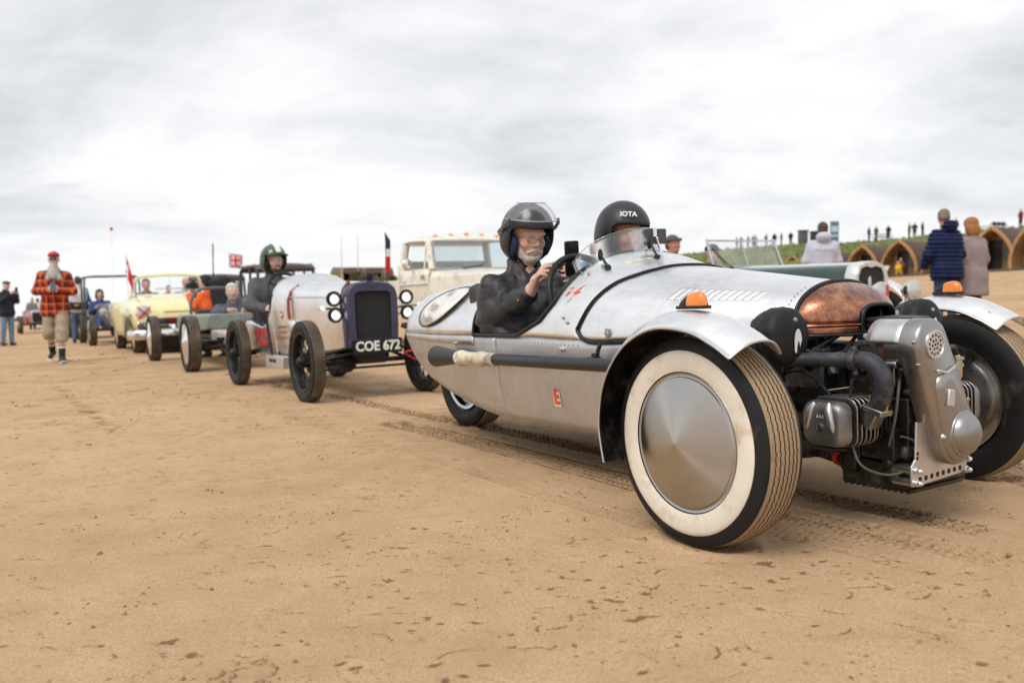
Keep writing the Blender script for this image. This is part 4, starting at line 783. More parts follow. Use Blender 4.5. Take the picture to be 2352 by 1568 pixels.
# ---------------------------------------------------------------- people
def unit(v): v = np.array(v, float); return v / (np.linalg.norm(v) + 1e-9)
def m_skin(name, col):
    if name in MATS: return MATS[name]
    t = NT(name); a = t.noise(18, 4, .6); b = t.noise(160, 3, .6)
    c = t.ramp(a, [(.3, tuple(x * .82 for x in col)), (.6, col), (.8, (min(1, col[0] * 1.12), col[1] * .86, col[2] * .82))]); t.set(Base_Color=c, Roughness=.5, Subsurface_Weight=.12); t.b.inputs['Subsurface Radius'].default_value = (.012, .005, .003); t.bump(b, .12, .001); MATS[name] = t.m; return t.m
SKIN = m_skin('skin', (.66, .41, .32)); SKIN2 = m_skin('ruddy_skin', (.56, .27, .20))
def m_plaid():
    t = NT('plaid_flannel'); s = t.sep(); wv = t.noise(6, 2)
    def band(v, f, ph): return t.math('FRACT', t.math('ADD', t.math('MULTIPLY', t.math('ADD', v, t.math('MULTIPLY', wv, .03)), f), ph))
    hz, vt = band(s[2], 8.2, .1), band(t.math('ADD', s[1], t.math('MULTIPLY', s[0], .6)), 8.6, .3)
    dk = lambda f: t.ramp(f, [(0, 0.), (.30, 0.), (.34, 1.), (.72, 1.), (.76, 0.)]); ln = lambda f: t.ramp(f, [(.10, 0.), (.12, 1.), (.19, 1.), (.21, 0.)])
    c = t.mix(t.math('MULTIPLY', dk(hz), .78), (.50, .035, .02), (.035, .010, .010)); c = t.mix(t.math('MULTIPLY', dk(vt), .72), c, (.045, .012, .012)); c = t.mix(t.math('MULTIPLY', ln(hz), .85), c, (.80, .26, .03)); c = t.mix(t.math('MULTIPLY', ln(vt), .85), c, (.80, .24, .03))
    t.set(Base_Color=c, Roughness=.9); t.bump(t.noise(120, 2), .2, .002); return t.m
def cloth(name, col, rough=.88, **k): return mat('cloth_' + name, col, rough, var=k.pop('var', .18), vs=11, bump=k.pop('bump', .25), bs=k.pop('bs', 140), bd=.002, **k)
def hand_prims(w, d, nrm, side, curl=.7, spread=.012, k=.006, sc=1., thumb=(.5, .55)):
    """w wrist, d finger direction, nrm palm normal (the way the fingers close), side +1 if the thumb lies along +cross(nrm, d)"""
    w, d, nrm = np.array(w, float), unit(d), unit(nrm); nrm = unit(nrm - d * (nrm @ d)); a = np.cross(nrm, d) * side
    R = np.stack([d, a, nrm], 1); P = [BX(w + d * .045 * sc, (.030 * sc, .026 * sc, .004 * sc), R, .013 * sc, k=.02), RC(w - d * .03, w + d * .02, .026 * sc, .026 * sc, k=.02)]
    cs = curl if isinstance(curl, (list, tuple)) else [curl] * 4
    for i, (off, L) in enumerate(((.030, .040), (.0105, .045), (-.0095, .042), (-.028, .033))):
        q = w + d * .078 * sc + a * off * sc; fd = d + a * spread * (1.5 - i); cu = cs[i]
        for seg, (l, r) in enumerate(((L, .0098), (L * .68, .0088), (L * .52, .0078))):
            an = cu * (.55, 1.0, .75)[seg]; fd = unit(fd * math.cos(an) + nrm * math.sin(an)) if seg == 0 else unit(fd * math.cos(an) + unit(nrm - fd * (nrm @ fd) if abs(nrm @ fd) < .98 else -d) * math.sin(an)); e = q + fd * l * sc; P.append(RC(q, e, r * sc, r * .93 * sc, k=k)); q = e
    q = w + d * .020 * sc + a * .026 * sc; td = unit(d * .75 + a * .75 + nrm * thumb[0]); e = q + td * .040 * sc; P.append(RC(q, e, .0145 * sc, .0115 * sc, k=.012)); td2 = unit(d * 1.0 + a * .15 + nrm * thumb[1]); P.append(RC(e, e + td2 * .036 * sc, .0112 * sc, .0092 * sc, k=.006))
    return P
def head_prims(c, R, s=1., full=True):
    T_ = lambda p: c + R @ (np.array(p, float) * s); E_ = lambda p, r, k=.02, op='u': EL(T_(p), np.array(r) * s, R, k * s, op); C_ = lambda a, b, ra, rb, k=.012: RC(T_(a), T_(b), ra * s, rb * s, k * s)
    P = [E_((-.012, 0, .032), (.099, .077, .092)), E_((.020, 0, -.040), (.072, .060, .080), .03), E_((.048, 0, -.088), (.036, .034, .028), .03), C_((.085, 0, .018), (.108, 0, -.018), .0085, .0125), E_((.100, 0, -.022), (.018, .019, .011), .008),
         E_((.068, .030, .028), (.025, .030, .011), .015), E_((.068, -.030, .028), (.025, .030, .011), .015), E_((.060, .042, -.022), (.026, .022, .022), .02), E_((.060, -.042, -.022), (.026, .022, .022), .02)]
    if full:
        for y in (-1, 1): P += [E_((.090, y * .032, .006), (.012, .019, .0125), .010, 's'), E_((.079, y * .031, .004), (.012, .014, .011), .004), E_((-.008, y * .080, -.008), (.020, .010, .031), .008)]
        P += [E_((.088, 0, -.058), (.012, .024, .007), .006), E_((.087, 0, -.070), (.011, .020, .006), .006), E_((.100, 0, -.0635), (.008, .022, .002), .003, 's')]
    return P
HAIR = {}
def person(name, label, mtx, J, wear, h=.012, group=None, skin=None, hs=1., cat='person', root=None):
    """one figure: a continuous body mesh, with clothes, hair and headgear as children"""
    skin = skin or SKIN; root = root or thing(name, label, cat, mtx, group=group); g = lambda k: np.array(J[k], float)
    yaw, pit, rol = J.get('look', (0, 0, 0)); R = rotm(rol, pit, yaw); hc = g('head'); nb = g('neck'); bw = J.get('bulk', 1.)
    P = [RC(nb - (0, 0, .03), hc + R @ np.array((-.02, 0, -.06)), .056, .052, k=.03)] + head_prims(hc, R, hs, h < .016)
    sh, el, wr, hp, kn, an = ([g(k + s) for s in 'LR'] for k in ('sh', 'el', 'wr', 'hip', 'kn', 'an')); ch, pv = (sh[0] + sh[1]) / 2, (hp[0] + hp[1]) / 2
    ax = unit(sh[0] - sh[1]); up = unit(ch - pv); fw = unit(np.cross(ax, up)); tl = np.linalg.norm(ch - pv)
    def torso(o):
        r = lambda v: v * bw + o
        return [RC(sh[0] - ax * .05 - up * .045, sh[1] + ax * .05 - up * .045, .058 + o * .7, k=.06), RC(nb - up * .05, sh[0] - up * .005, .046 + o * .5, .046 + o * .6, k=.05), RC(nb - up * .05, sh[1] - up * .005, .046 + o * .5, .046 + o * .6, k=.05), RC(ch - up * .13 + ax * .085, ch - up * .13 - ax * .085, r(.108), k=.08), RC(pv + up * tl * .42 + ax * .07, pv + up * tl * .42 - ax * .07, r(.103), k=.08), RC(pv + ax * .075 + up * .03, pv - ax * .075 + up * .03, r(.108), k=.07), RC(ch, nb, .06 + o * .5, .055 + o * .3, k=.05), EL(pv + up * tl * .35 + fw * .04 * bw, (.10 * bw + o, .11 * bw + o, .12 * bw + o), k=.07)]
    P += torso(-.012)
    for i in (0, 1):
        P += [RC(sh[i], el[i], .050, .040, k=.03), RC(el[i], wr[i], .040, .026, k=.03), RC(hp[i], kn[i], .080, .056, k=.04), RC(kn[i], an[i], .054, .036, k=.03)]
        toe = J.get('toe', None); td = unit(np.array(toe[i])) if toe else fw; P += [RC(an[i] - td * .03 - (0, 0, .03), an[i] + td * .12 - (0, 0, .045), .034, .026, k=.02)]
        hd = J.get('ha' + 'LR'[i])
        if h > .016: P += [RC(wr[i], wr[i] + unit(wr[i] - el[i]) * .12, .032, .030, k=.02)]
        else:
            d = hd[0] if hd else wr[i] - el[i]; n = hd[1] if hd else (ax * (-1 if i == 0 else 1)); th = hd[3] if hd and len(hd) > 3 else (1 if i == 0 else -1)
            P += hand_prims(wr[i], d, n, th, hd[2] if hd else .45, k=.005 if h < .009 else .008, sc=1.05)
    sdf_obj('body', P, h, skin, root)
    for w in wear:
        kind, m = w[0], w[1]; o = w[2] if len(w) > 2 and isinstance(w[2], dict) else {}
        th = o.get('t', .016); fd = dict(fold=o.get('fold', .010), fs=o.get('fs', 8.), seed=o.get('seed', 3), rib=o.get('rib', 0.), rp=o.get('rp', .06)); hh = o.get('h', h)
        if kind in ('jacket', 'shirt', 'coat', 'hoodie', 'puffer', 'jersey', 'vest'):
            Q = torso(th + .006); sl = o.get('sleeve', 1.)
            if kind == 'coat': Q += [RC(pv + ax * .085 - up * .10, pv - ax * .085 - up * .10, .125 * bw + th, k=.1), RC(pv + ax * .09 - up * .30, pv - ax * .09 - up * .30, .128 * bw + th, k=.1), BX(pv - up * .47, (.4, .4, .12), np.stack([fw, ax, up], 1), .005, .015, 's')]
            if kind in ('shirt', 'jacket', 'puffer', 'hoodie'): Q += [RC(pv + ax * .085 - up * .03, pv - ax * .085 - up * .03, .104 * bw + th, k=.06), BX(pv - up * .26, (.4, .4, .12), np.stack([fw, ax, up], 1), .005, .015, 's')] if not o.get('long') else []
            if o.get('long'): Q += [RC(pv + ax * .085 - up * .10, pv - ax * .085 - up * .10, .110 * bw + th, k=.06), BX(pv - up * .27, (.4, .4, .10), np.stack([fw, ax, up], 1), .005, .015, 's')]
            if kind != 'vest':
                for i in (0, 1): e = el[i] + (wr[i] - el[i]) * sl * .96; Q += [RC(sh[i] - up * .012, el[i], .056 + th * .9, .048 + th * 1.1, k=.045), RC(el[i], e, .050 + th * 1.15, .036 + th, k=.035)]
            if o.get('collar', 1):
                for a in np.linspace(.75, 2 * math.pi - .75, 9): q = nb + .068 * (fw * math.cos(a) + ax * math.sin(a)) + up * .005; Q += [RC(q - up * .03, q + up * (.018 + .01 * o.get('collar', 1)), .021, .016, k=.02)]
            if kind in ('hoodie', 'puffer') and o.get('hood', 1): Q += [EL(nb - fw * .09 + up * .035, (.085, .13, .085), np.stack([fw, ax, up], 1), k=.04), EL(nb - fw * .02 + up * .11, (.07, .085, .07), np.stack([fw, ax, up], 1), k=.03, op='s')]
            sdf_obj(kind, Q, hh, m, root, **fd)
        elif kind in ('trousers', 'jeans', 'shorts'):
            f = .80 if kind == 'shorts' else 1.; Q = [RC(pv + ax * .075 + up * .04, pv - ax * .075 + up * .04, .112 * bw + th * .6, k=.06)]
            for i in (0, 1):
                if kind == 'shorts': e = kn[i] + (an[i] - kn[i]) * .30; Q += [RC(hp[i], kn[i], .102, .094, k=.04), RC(kn[i], e, .094, .096, k=.04), BX(e - np.array((0, 0, .085)), (.14, .082, .060), rd=.005, k=.01, op='s')]
                else: Q += [RC(hp[i], kn[i], .092 + th * .5, .066 + th * .4, k=.05), RC(kn[i], an[i] + (kn[i] - an[i]) * .06, .066 + th * .4, .056 + th * .3, k=.03)]
            sdf_obj(kind, Q, hh, m, root, **fd)
        elif kind == 'shoe':
            for i in (0, 1):
                toe = J.get('toe', None); td = unit(np.array(toe[i])) if toe else fw; a = an[i] - np.array((0, 0, .045)); sdf_obj('shoe', [RC(a - td * .045, a + td * .15, .043, .036, k=.03), RC(a, a + np.array((0, 0, .06)), .044, .042, k=.03)], min(hh, .014), m, root)
        elif kind == 'sock':
            for i in (0, 1): sdf_obj('sock', [RC(an[i] - (0, 0, .02), an[i] + (kn[i] - an[i]) * .42, .047, .056, k=.03)], hh, m, root)
        else:
            T_ = lambda p: hc + R @ (np.array(p, float) * hs); E_ = lambda p, r, k=.012, op='u': EL(T_(p), np.array(r) * hs, R, k, op); B_ = lambda p, r, rd=.015, k=.012, op='u': BX(T_(p), np.array(r) * hs, R, rd, k, op)
            if kind == 'hair': sdf_obj('hair', [E_((-.018, 0, .042), (.106, .086, .094), .01), E_((-.05, 0, -.02), (.066, .080, .07), .02), B_((.10, 0, -.04), (.075, .10, .095), .01, .02, 's')], min(hh, .011), m, root, fold=.006, fs=45)
            elif kind == 'long_hair': sdf_obj('hair', [E_((-.022, 0, .045), (.118, .102, .105), .01), E_((-.055, 0, -.06), (.085, .115, .12), .03), B_((.115, 0, -.06), (.07, .055, .115), .02, .02, 's')], min(hh, .011), m, root, fold=.014, fs=32)
            elif kind == 'beard': sdf_obj('beard', [E_((.050, 0, -.086), (.044, .046, .036), .02), E_((.030, .048, -.060), (.030, .020, .042), .02), E_((.030, -.048, -.060), (.030, .020, .042), .02), RC(T_((.096, .006, -.048)), T_((.082, .036, -.062)), .010, .008, k=.01), RC(T_((.096, -.006, -.048)), T_((.082, -.036, -.062)), .010, .008, k=.01), E_((.098, 0, -.063), (.014, .019, .006), .005, 's')], .0065 if h < .01 else .009, m, root, fold=.004, fs=90)
            elif kind == 'long_beard': sdf_obj('beard', [E_((.055, 0, -.10), (.050, .060, .05), .02), RC(T_((.075, 0, -.12)), T_((.105, 0, -.27)), .060, .062, k=.03), RC(T_((.09, .04, -.18)), T_((.115, .085, -.31)), .045, .042, k=.03), RC(T_((.09, -.04, -.18)), T_((.115, -.085, -.31)), .045, .042, k=.03), E_((.105, 0, -.063), (.02, .022, .006), .005, 's')], .011, m, root, fold=.012, fs=40, stretch=(1, 1, .3))
            elif kind == 'helmet':
                sc = o.get('s', 1.); X = lambda v: np.array(v) * sc
                sdf_obj('helmet', [E_((-.014, 0, .030), X((.148, .129, .140)), .02), E_((-.03, 0, -.035), X((.125, .121, .10)), .05), B_((.135, 0, -.068), (.086, .084, .094), .03, .012, 's'), E_((-.008, 0, .012), (.117, .100, .117), .01, 's'), B_((0, 0, -.215), (.3, .3, .085), .01, .012, 's')], .008 if h < .013 else .012, m, root)
                sdf_obj('chin_strap', [RC(T_((.015, .085, -.06)), T_((.045, .03, -.135)), .009, k=.01), RC(T_((.045, .03, -.135)), T_((.045, -.03, -.135)), .009, k=.01), RC(T_((.045, -.03, -.135)), T_((.015, -.085, -.06)), .009, k=.01)], .008, BLACK, root)
                sdf_obj('helmet_lining', [E_((.012, .088, -.035), (.048, .022, .060), .01), E_((.012, -.088, -.035), (.048, .022, .060), .01), RC(T_((.05, .07, .075)), T_((.05, -.07, .075)), .018, k=.01)], .009, o.get('lining', BLACK), root)
            elif kind == 'cap':
                sdf_obj('cap', [E_((-.012, 0, .060), (.108, .088, .080), .01), B_((0, 0, -.045), (.3, .3, .085), .005, .01, 's'), E_((.105, 0, .052), (.062, .070, .009), .012)], min(hh, .011), m, root)
                if len(o) and 'front' in o: sdf_obj('cap_front', [E_((.026, 0, .078), (.082, .070, .058), .01), B_((0, 0, -.008), (.3, .3, .060), .002, .01, 's'), B_((-.12, 0, .07), (.13, .2, .1), .002, .01, 's')], .010, o['front'], root)
            elif kind == 'flat_cap': sdf_obj('flat_cap', [E_((.0, 0, .072), (.118, .094, .045), .02), E_((.09, 0, .052), (.055, .07, .014), .02)], min(hh, .012), m, root)
            elif kind == 'glasses':
                b = MB(); c0 = .118
                for y in (-.032, .032): b.tube([T_((c0 - .10 * abs(y + .021 * math.cos(a)) * .35, y + .023 * math.cos(a), .004 + .0155 * math.sin(a))) for a in np.linspace(0, 2 * math.pi, 18, endpoint=False)], .0016 if not o.get('dark') else .003, 5, closed=True)
                b.rod(T_((c0, -.010, .009)), T_((c0, .010, .009)), .0016)
                for s in (-1, 1): b.tube([T_((c0 - .012, s * .055, .010)), T_((.05, s * .078, .012)), T_((-.02, s * .083, .006))], .0017, 5)
                gl = b.build('glasses', m, root)
                for y in (-.032, .032):
                    b = MB(); b.add([T_((c0 - .10 * abs(y + .02 * math.cos(a)) * .35, y + .0215 * math.cos(a), .004 + .0145 * math.sin(a))) for a in np.linspace(0, 2 * math.pi, 18, endpoint=False)], [tuple(range(18))]); b.build('lens', BLACK if o.get('dark') else thin_glass('spectacle_lens', (.97, .97, .97), .01, .1), gl)
    return root
def stand(hgt=1.76, stride=0., arms='down', lean=0., look=(0, 0, 0), bulk=1., turn=0.):
    """joints of a standing or walking figure, facing +x"""
    f = hgt / 1.76; J = dict(hipL=(0, .095, .90), hipR=(0, -.095, .90), knL=(.02 + stride * .55, .10, .49), knR=(.02 - stride * .35, -.10, .49), anL=(stride, .105, .085), anR=(-stride, -.105, .085 + .05 * (stride > .1)), shL=(-.01 + lean, .18, 1.395), shR=(-.01 + lean, -.18, 1.395), neck=(-.015 + lean, 0, 1.485), head=(.02 + lean * 1.3, 0, 1.635), look=look, bulk=bulk)
    if arms == 'down': J.update(elL=(-.03 + lean, .25, 1.13), elR=(-.03 + lean, -.25, 1.13), wrL=(.05 + lean, .25, .87), wrR=(.05 + lean, -.25, .87))
    elif arms == 'phone': J.update(elL=(.0 + lean, .26, 1.14), elR=(.0 + lean, -.26, 1.14), wrL=(.24 + lean, .07, 1.15), wrR=(.24 + lean, -.07, 1.15), haL=((.5, -.5, .3), (0, -1, .5), .8), haR=((.5, .5, .3), (0, 1, .5), .8))
    elif arms == 'photo': J.update(elL=(.10 + lean, .24, 1.20), elR=(.10 + lean, -.24, 1.20), wrL=(.34 + lean, .09, 1.40), wrR=(.34 + lean, -.09, 1.40), haL=((.3, -.4, .8), (0, -1, 0), .8), haR=((.3, .4, .8), (0, 1, 0), .8))
    elif arms == 'pocket': J.update(elL=(-.06 + lean, .27, 1.14), elR=(-.06 + lean, -.27, 1.14), wrL=(.06 + lean, .17, .95), wrR=(.06 + lean, -.17, .95))
    elif arms == 'front': J.update(elL=(.02 + lean, .25, 1.14), elR=(.02 + lean, -.25, 1.14), wrL=(.20 + lean, .10, 1.05), wrR=(.20 + lean, -.10, 1.05))
    for k, v in list(J.items()):
        if k[:2] in ('hi', 'kn', 'an', 'sh', 'el', 'wr') or k in ('neck', 'head'): J[k] = tuple(np.array(v) * f)
    return J
def sit(hd, seat=None, arms='wheel', reach=.42, look=(0, 0, 0), bulk=1.05, wz=-.20, lr=.16):
    """joints of a seated figure given the head centre; x forward in the car's own axes"""
    x, y, z = hd; J = dict(head=hd, look=look, bulk=bulk, neck=(x - .035, y, z - .155), shL=(x - .03, y + .19, z - .225), shR=(x - .03, y - .19, z - .225), hipL=(x + .02, y + .09, z - .70), hipR=(x + .02, y - .09, z - .70), knL=(x + .45, y + .10, z - .60), knR=(x + .45, y - .10, z - .60), anL=(x + .75, y + .10, z - .82), anR=(x + .75, y - .10, z - .82))
    if arms == 'wheel': J.update(elL=(x + .10, y + .25, z - .46), elR=(x + .10, y - .25, z - .46), wrL=(x + reach - .06, y + lr, z + wz - .16), wrR=(x + reach - .06, y - lr, z + wz - .16), haL=((1, -.1, .5), (.2, -1, -.2), .9), haR=((1, .1, .5), (.2, 1, -.2), .9))
    elif arms == 'lap': J.update(elL=(x - .0, y + .26, z - .48), elR=(x - .0, y - .26, z - .48), wrL=(x + .22, y + .12, z - .55), wrR=(x + .22, y - .12, z - .55))
    return J
def seat_xf(car_mtx): return car_mtx
# driver of the three-wheeler, helmet with raised visor, both hands at a phone
LEATH = mat('worn_leather', (.026, .0255, .027), .50, var=.35, vs=8, bump=.3, bs=45, bd=.005, dirt=((.05, .043, .038), .18, 9.), spec=.5); BEARDW = cloth('grey_beard', (.60, .57, .53), .9, bs=300); BEARDG = cloth('grey_brown_beard', (.42, .37, .33), .9, bs=300)
HELM = mat('matt_helmet', (.018, .019, .0205), .40, var=.1, bump=.03); NAVYL = cloth('helmet_lining', (.012, .022, .06)); JEANS = cloth('denim', (.075, .13, .23)); BLKCLO = cloth('black', (.018, .018, .022)); SHOEB = mat('shoe_black', (.02, .02, .022), .6)
HD = (-1.672, -.245, 1.075); J = sit(HD, look=(-.16, .24, 0))
J.update(neck=(-1.725, -.245, .925), shR=(-1.735, -.425, .835), shL=(-1.725, -.060, .835), elR=(-1.735, -.445, .680), wrR=(-1.450, -.395, .795), elL=(-1.62, .0, .665), wrL=(-1.475, -.130, .830), hipL=(-1.70, -.155, .53), hipR=(-1.70, -.335, .53), knL=(-1.25, -.17, .58), knR=(-1.25, -.33, .58), anL=(-.95, -.17, .32), anR=(-.95, -.33, .32), bulk=1.12,
         haR=((.40, .16, .85), (.60, .75, -.30), [.35, .50, .72, .85], -1), haL=((.78, -.36, .30), (.1, -.9, .3), [.75, .78, .80, .85], 1))
person('person', 'bearded man in black leather jacket and open visor helmet tapping his phone', TRI, J, [('jacket', LEATH, dict(t=.016, fold=.019, fs=11, seed=8, h=.0072)), ('trousers', JEANS, dict(h=.014)), ('beard', BEARDW), ('helmet', HELM, dict(s=1.0, lining=NAVYL)), ('glasses', mat('wire_frame', (.10, .09, .08), .3, .8))], h=.0068)
DRV = [o for o in SC.objects if o.parent is None and o.get('label', '').startswith('bearded man')][0]
def driver_extras():
    c = np.array(HD); R = rotm(0, .24, -.16); T_ = lambda p: c + R @ np.array(p, float)
    # raised visor: a clear curved shield with grey side arms
    def vz(i, j): a = math.radians(-84 + 168 * i); el = math.radians(24 + 36 * j + 10 * (1 - abs(2 * i - 1)) * 0); r = .158 + .014 * math.sin(math.pi * i); return T_((-.014 + r * math.cos(el) * math.cos(a) * 1.10, r * math.cos(el) * math.sin(a) * .93, .028 + r * 1.02 * math.sin(el)))
    b = MB(); b.grid(vz, 26, 12); v = b.build('visor', thin_glass('visor_plastic', (.93, .94, .95), .22, .02, .22), DRV, solid=.002)
    b = MB(); b.tube([vz(i, 0) for i in np.linspace(0, 1, 30)], .003, 6); b.tube([vz(i, 1) for i in np.linspace(.02, .98, 30)], .0022, 6); b.build('visor_edge', mat('grey_plastic_trim', (.30, .30, .31), .35), v)
    for s in (-1, 1):
        b = MB(); b.tube([T_((-.045, s * .134, .022)), T_((-.0, s * .142, .045)), T_((.035, s * .141, .075)), T_((.06, s * .128, .105))], [.017, .013, .011, .006], 10, sq=(1, .45)); b.ball(T_((-.045, s * .135, .020)), (.020, .008, .020), 12); b.build('visor_arm', mat('grey_plastic_trim', (.30, .30, .31), .35), v)
    # check shirt and orange collar showing at the neck
    sdf_obj('scarf', [RC(T_((.035, .03, -.165)) - (0, 0, .0), T_((.06, .02, -.235)), .016, .02, k=.02), RC(T_((.04, -.04, -.165)), T_((.065, -.03, -.24)), .016, .02, k=.02)], .008, ORANGE, DRV)
    sdf_obj('shirt_collar', [RC(T_((-.03, .070, -.150)), T_((.045, .050, -.205)), .014, .017, k=.02), RC(T_((-.03, -.070, -.150)), T_((.045, -.055, -.205)), .014, .017, k=.02)], .008, mat('patterned_shirt', (.30, .26, .20), .8, var=1.2, vs=70), DRV)
    w = np.array((-1.445, -.375, .785)); e = np.array((-1.745, -.485, .655)); d = unit(w - e); b = MB(); b.lathe([(0, .0055), (.003, .005), (.004, .0005)], w - d * .05 + np.array((.02, -.056, .0)), (.2, -1, 0), 10); b.build('cuff_stud', mat('brass', (.55, .38, .16), .35, 1.), DRV)
driver_extras()
def phone(mtx, c, u, w, label, name='phone'):
    """phone held upright: u across, w up, its back faces cross(u, w)"""
    u, w = unit(u), unit(w); n = np.cross(u, w); r = thing(name, label, 'phone', mtx @ Matrix.Translation(Vector(c))); b = MB(); b.prism(roundrect(.0385, .0815, .010), -n * .0045, u, w, n * .009); b.build('case', mat('phone_black', (.015, .016, .018), .22, coat=.3), r, bevel=.0018)
    b = MB(); b.lathe([(0, .017), (.0025, .017), (.003, .0145), (.0015, .014), (.0015, .009), (.003, .0085), (.003, .0005)], u * .006 - w * .030 + n * .0045, n, 24); b.build('grip_ring', STEEL, r)
    for k in range(3): b = MB(); b.lathe([(0, .006), (.0018, .006), (.0018, .0005)], -u * .022 + w * (.066 - .017 * k) + n * .0046, n, 12); b.build('camera_lens', BLACK, r)
    b = MB(); b.prism(roundrect(.035, .077, .006), -n * .0052, u, w, n * .0006); b.build('screen', mat('phone_screen', (.02, .03, .05), .1, emit=((.3, .4, .55), .25)), r); return r
phone(TRI, (-1.352, -.215, .952), (.06, 1, .05), (.10, -.08, 1), 'black phone with ring grip held up by the bearded man')
HP = (-1.525, .245, 1.075); J = sit(HP, look=(-.05, .12, 0), arms='wheel'); person('person', 'passenger in plain matt black helmet behind the aero screen', TRI, J, [('jacket', BLKCLO, dict(h=.014)), ('trousers', BLKCLO, dict(h=.016)), ('helmet', HELM, dict(s=1.04))], h=.011, skin=SKIN2)
PAS = [o for o in SC.objects if o.parent is None and o.get('label', '').startswith('passenger in plain')][0]
_R = rotm(0, .12, -.05); _o = np.array(HP) + _R @ np.array((.112, -.062, .108)); text_obj('helmet_lettering', 'IOTA', .036, WHITE, PAS, _o, _R @ np.array((.45, .85, 0)), _R @ np.array((-.4, .15, .9)), bold=.001)
# ---------------------------------------------------------------- the other vehicles
PURPLE = mat('purple_paint', (.026, .023, .070), .40, coat=.4, var=.1); RED = mat('red_letters', (.62, .03, .025), .45); LAMPLIT = mat('lit_lamp', (.9, .9, .8), .2, emit=((1., .97, .80), 2.2)); LAMPDIM = mat('lit_lamp_dim', (.85, .8, .6), .3, emit=((1., .85, .5), .9)); LENSG = mat('lamp_lens', (.55, .56, .56), .12, .3)
GRILLE = NT('grille_mesh'); _g = GRILLE.sep(); _a = GRILLE.math('SINE', GRILLE.math('MULTIPLY', GRILLE.math('ADD', _g[1], _g[2]), 260.)); _b = GRILLE.math('SINE', GRILLE.math('MULTIPLY', GRILLE.math('SUBTRACT', _g[1], _g[2]), 260.))
_m = GRILLE.math('MULTIPLY', _a, _b); GRILLE.set(Base_Color=GRILLE.ramp(_m, [(.35, (.008, .008, .01)), (.6, (.05, .05, .055))]), Roughness=.5, Metallic=.3); GRILLE.bump(_m, .8, .006); GRILLE = GRILLE.m
def wire_wheel(parent, loc, R=.335, w=.105, side=-1, spokes=20, rub=None, rimm=None, hub=None, disc=None, steer=0., label=None):
    wh = empty_part('wheel', parent, loc); wh.rotation_euler = (0, 0, steer); rb = R - .095
    if label: wh['label'] = label
    b = MB(); tyre_mesh(b, R, w, rb, 4, .72, .003, 60, .006, n=96); b.build('tyre', [rub or RUB, TREAD2], wh, deg=50); rm = rimm or BLACK
    b = MB(); b.lathe([(-.42 * w, rb + .004), (-.40 * w, rb - .012), (-.15 * w, rb - .022), (.15 * w, rb - .022), (.40 * w, rb - .012), (.42 * w, rb + .004)], n=48); b.build('rim', rm, wh)
    if disc:
        b = MB(); b.lathe([(side * .40 * w, rb), (side * .44 * w, rb * .9), (side * .50 * w, rb * .55), (side * .62 * w, rb * .2), (side * .64 * w, .001)], n=40); b.build('hubcap', disc, wh)
        b = MB(); b.lathe([(-side * .3 * w, rb), (-side * .36 * w, rb * .6), (-side * .5 * w, .06), (-side * .5 * w, .001)], n=30); b.build('brake_drum', BLACK, wh)
    else:
        b = MB(); b.lathe([(-.08, .035), (-.05, .05), (.04 * -side, .05), (side * .06, .036), (side * .075, .03), (side * .085, .012), (side * .087, .001)], n=20); b.build('hub', hub or BLACK, wh)
        for k in range(spokes):
            a = 2 * math.pi * k / spokes; a2 = a + (.35 if k % 2 else -.35); b = MB(); b.tube([(.042 * math.cos(a), (side if k % 2 else -side) * .035, .042 * math.sin(a)), ((rb - .018) * math.cos(a2), 0, (rb - .018) * math.sin(a2))], .0042, 5); b.build('spoke', rm, wh)
        b = MB(); b.lathe([(-side * .03, .11), (-side * .075, .11), (-side * .075, .001)], n=24); b.build('brake_drum', BLACK, wh)
    return wh
def sections_body(secs, n=10, e=2.6):
    """loft over (x, half width, bottom z, shoulder z, top z): closed sections"""
    out = []
    for x, w, zb, zs, zt in secs:
        q = [(x, -w * .86, zb), (x, -w * .97, zb + (zs - zb) * .35), (x, -w, zb + (zs - zb) * .8)]
        for k in range(n + 1): a = math.pi * k / n; c, s = math.cos(a), math.sin(a); q.append((x, -w * math.copysign(abs(c) ** (2 / e), c), zs + (zt - zs) * abs(s) ** (2 / e)))
        q += [(x, w, zb + (zs - zb) * .8), (x, w * .97, zb + (zs - zb) * .35), (x, w * .86, zb)]; out.append(q)
    return out
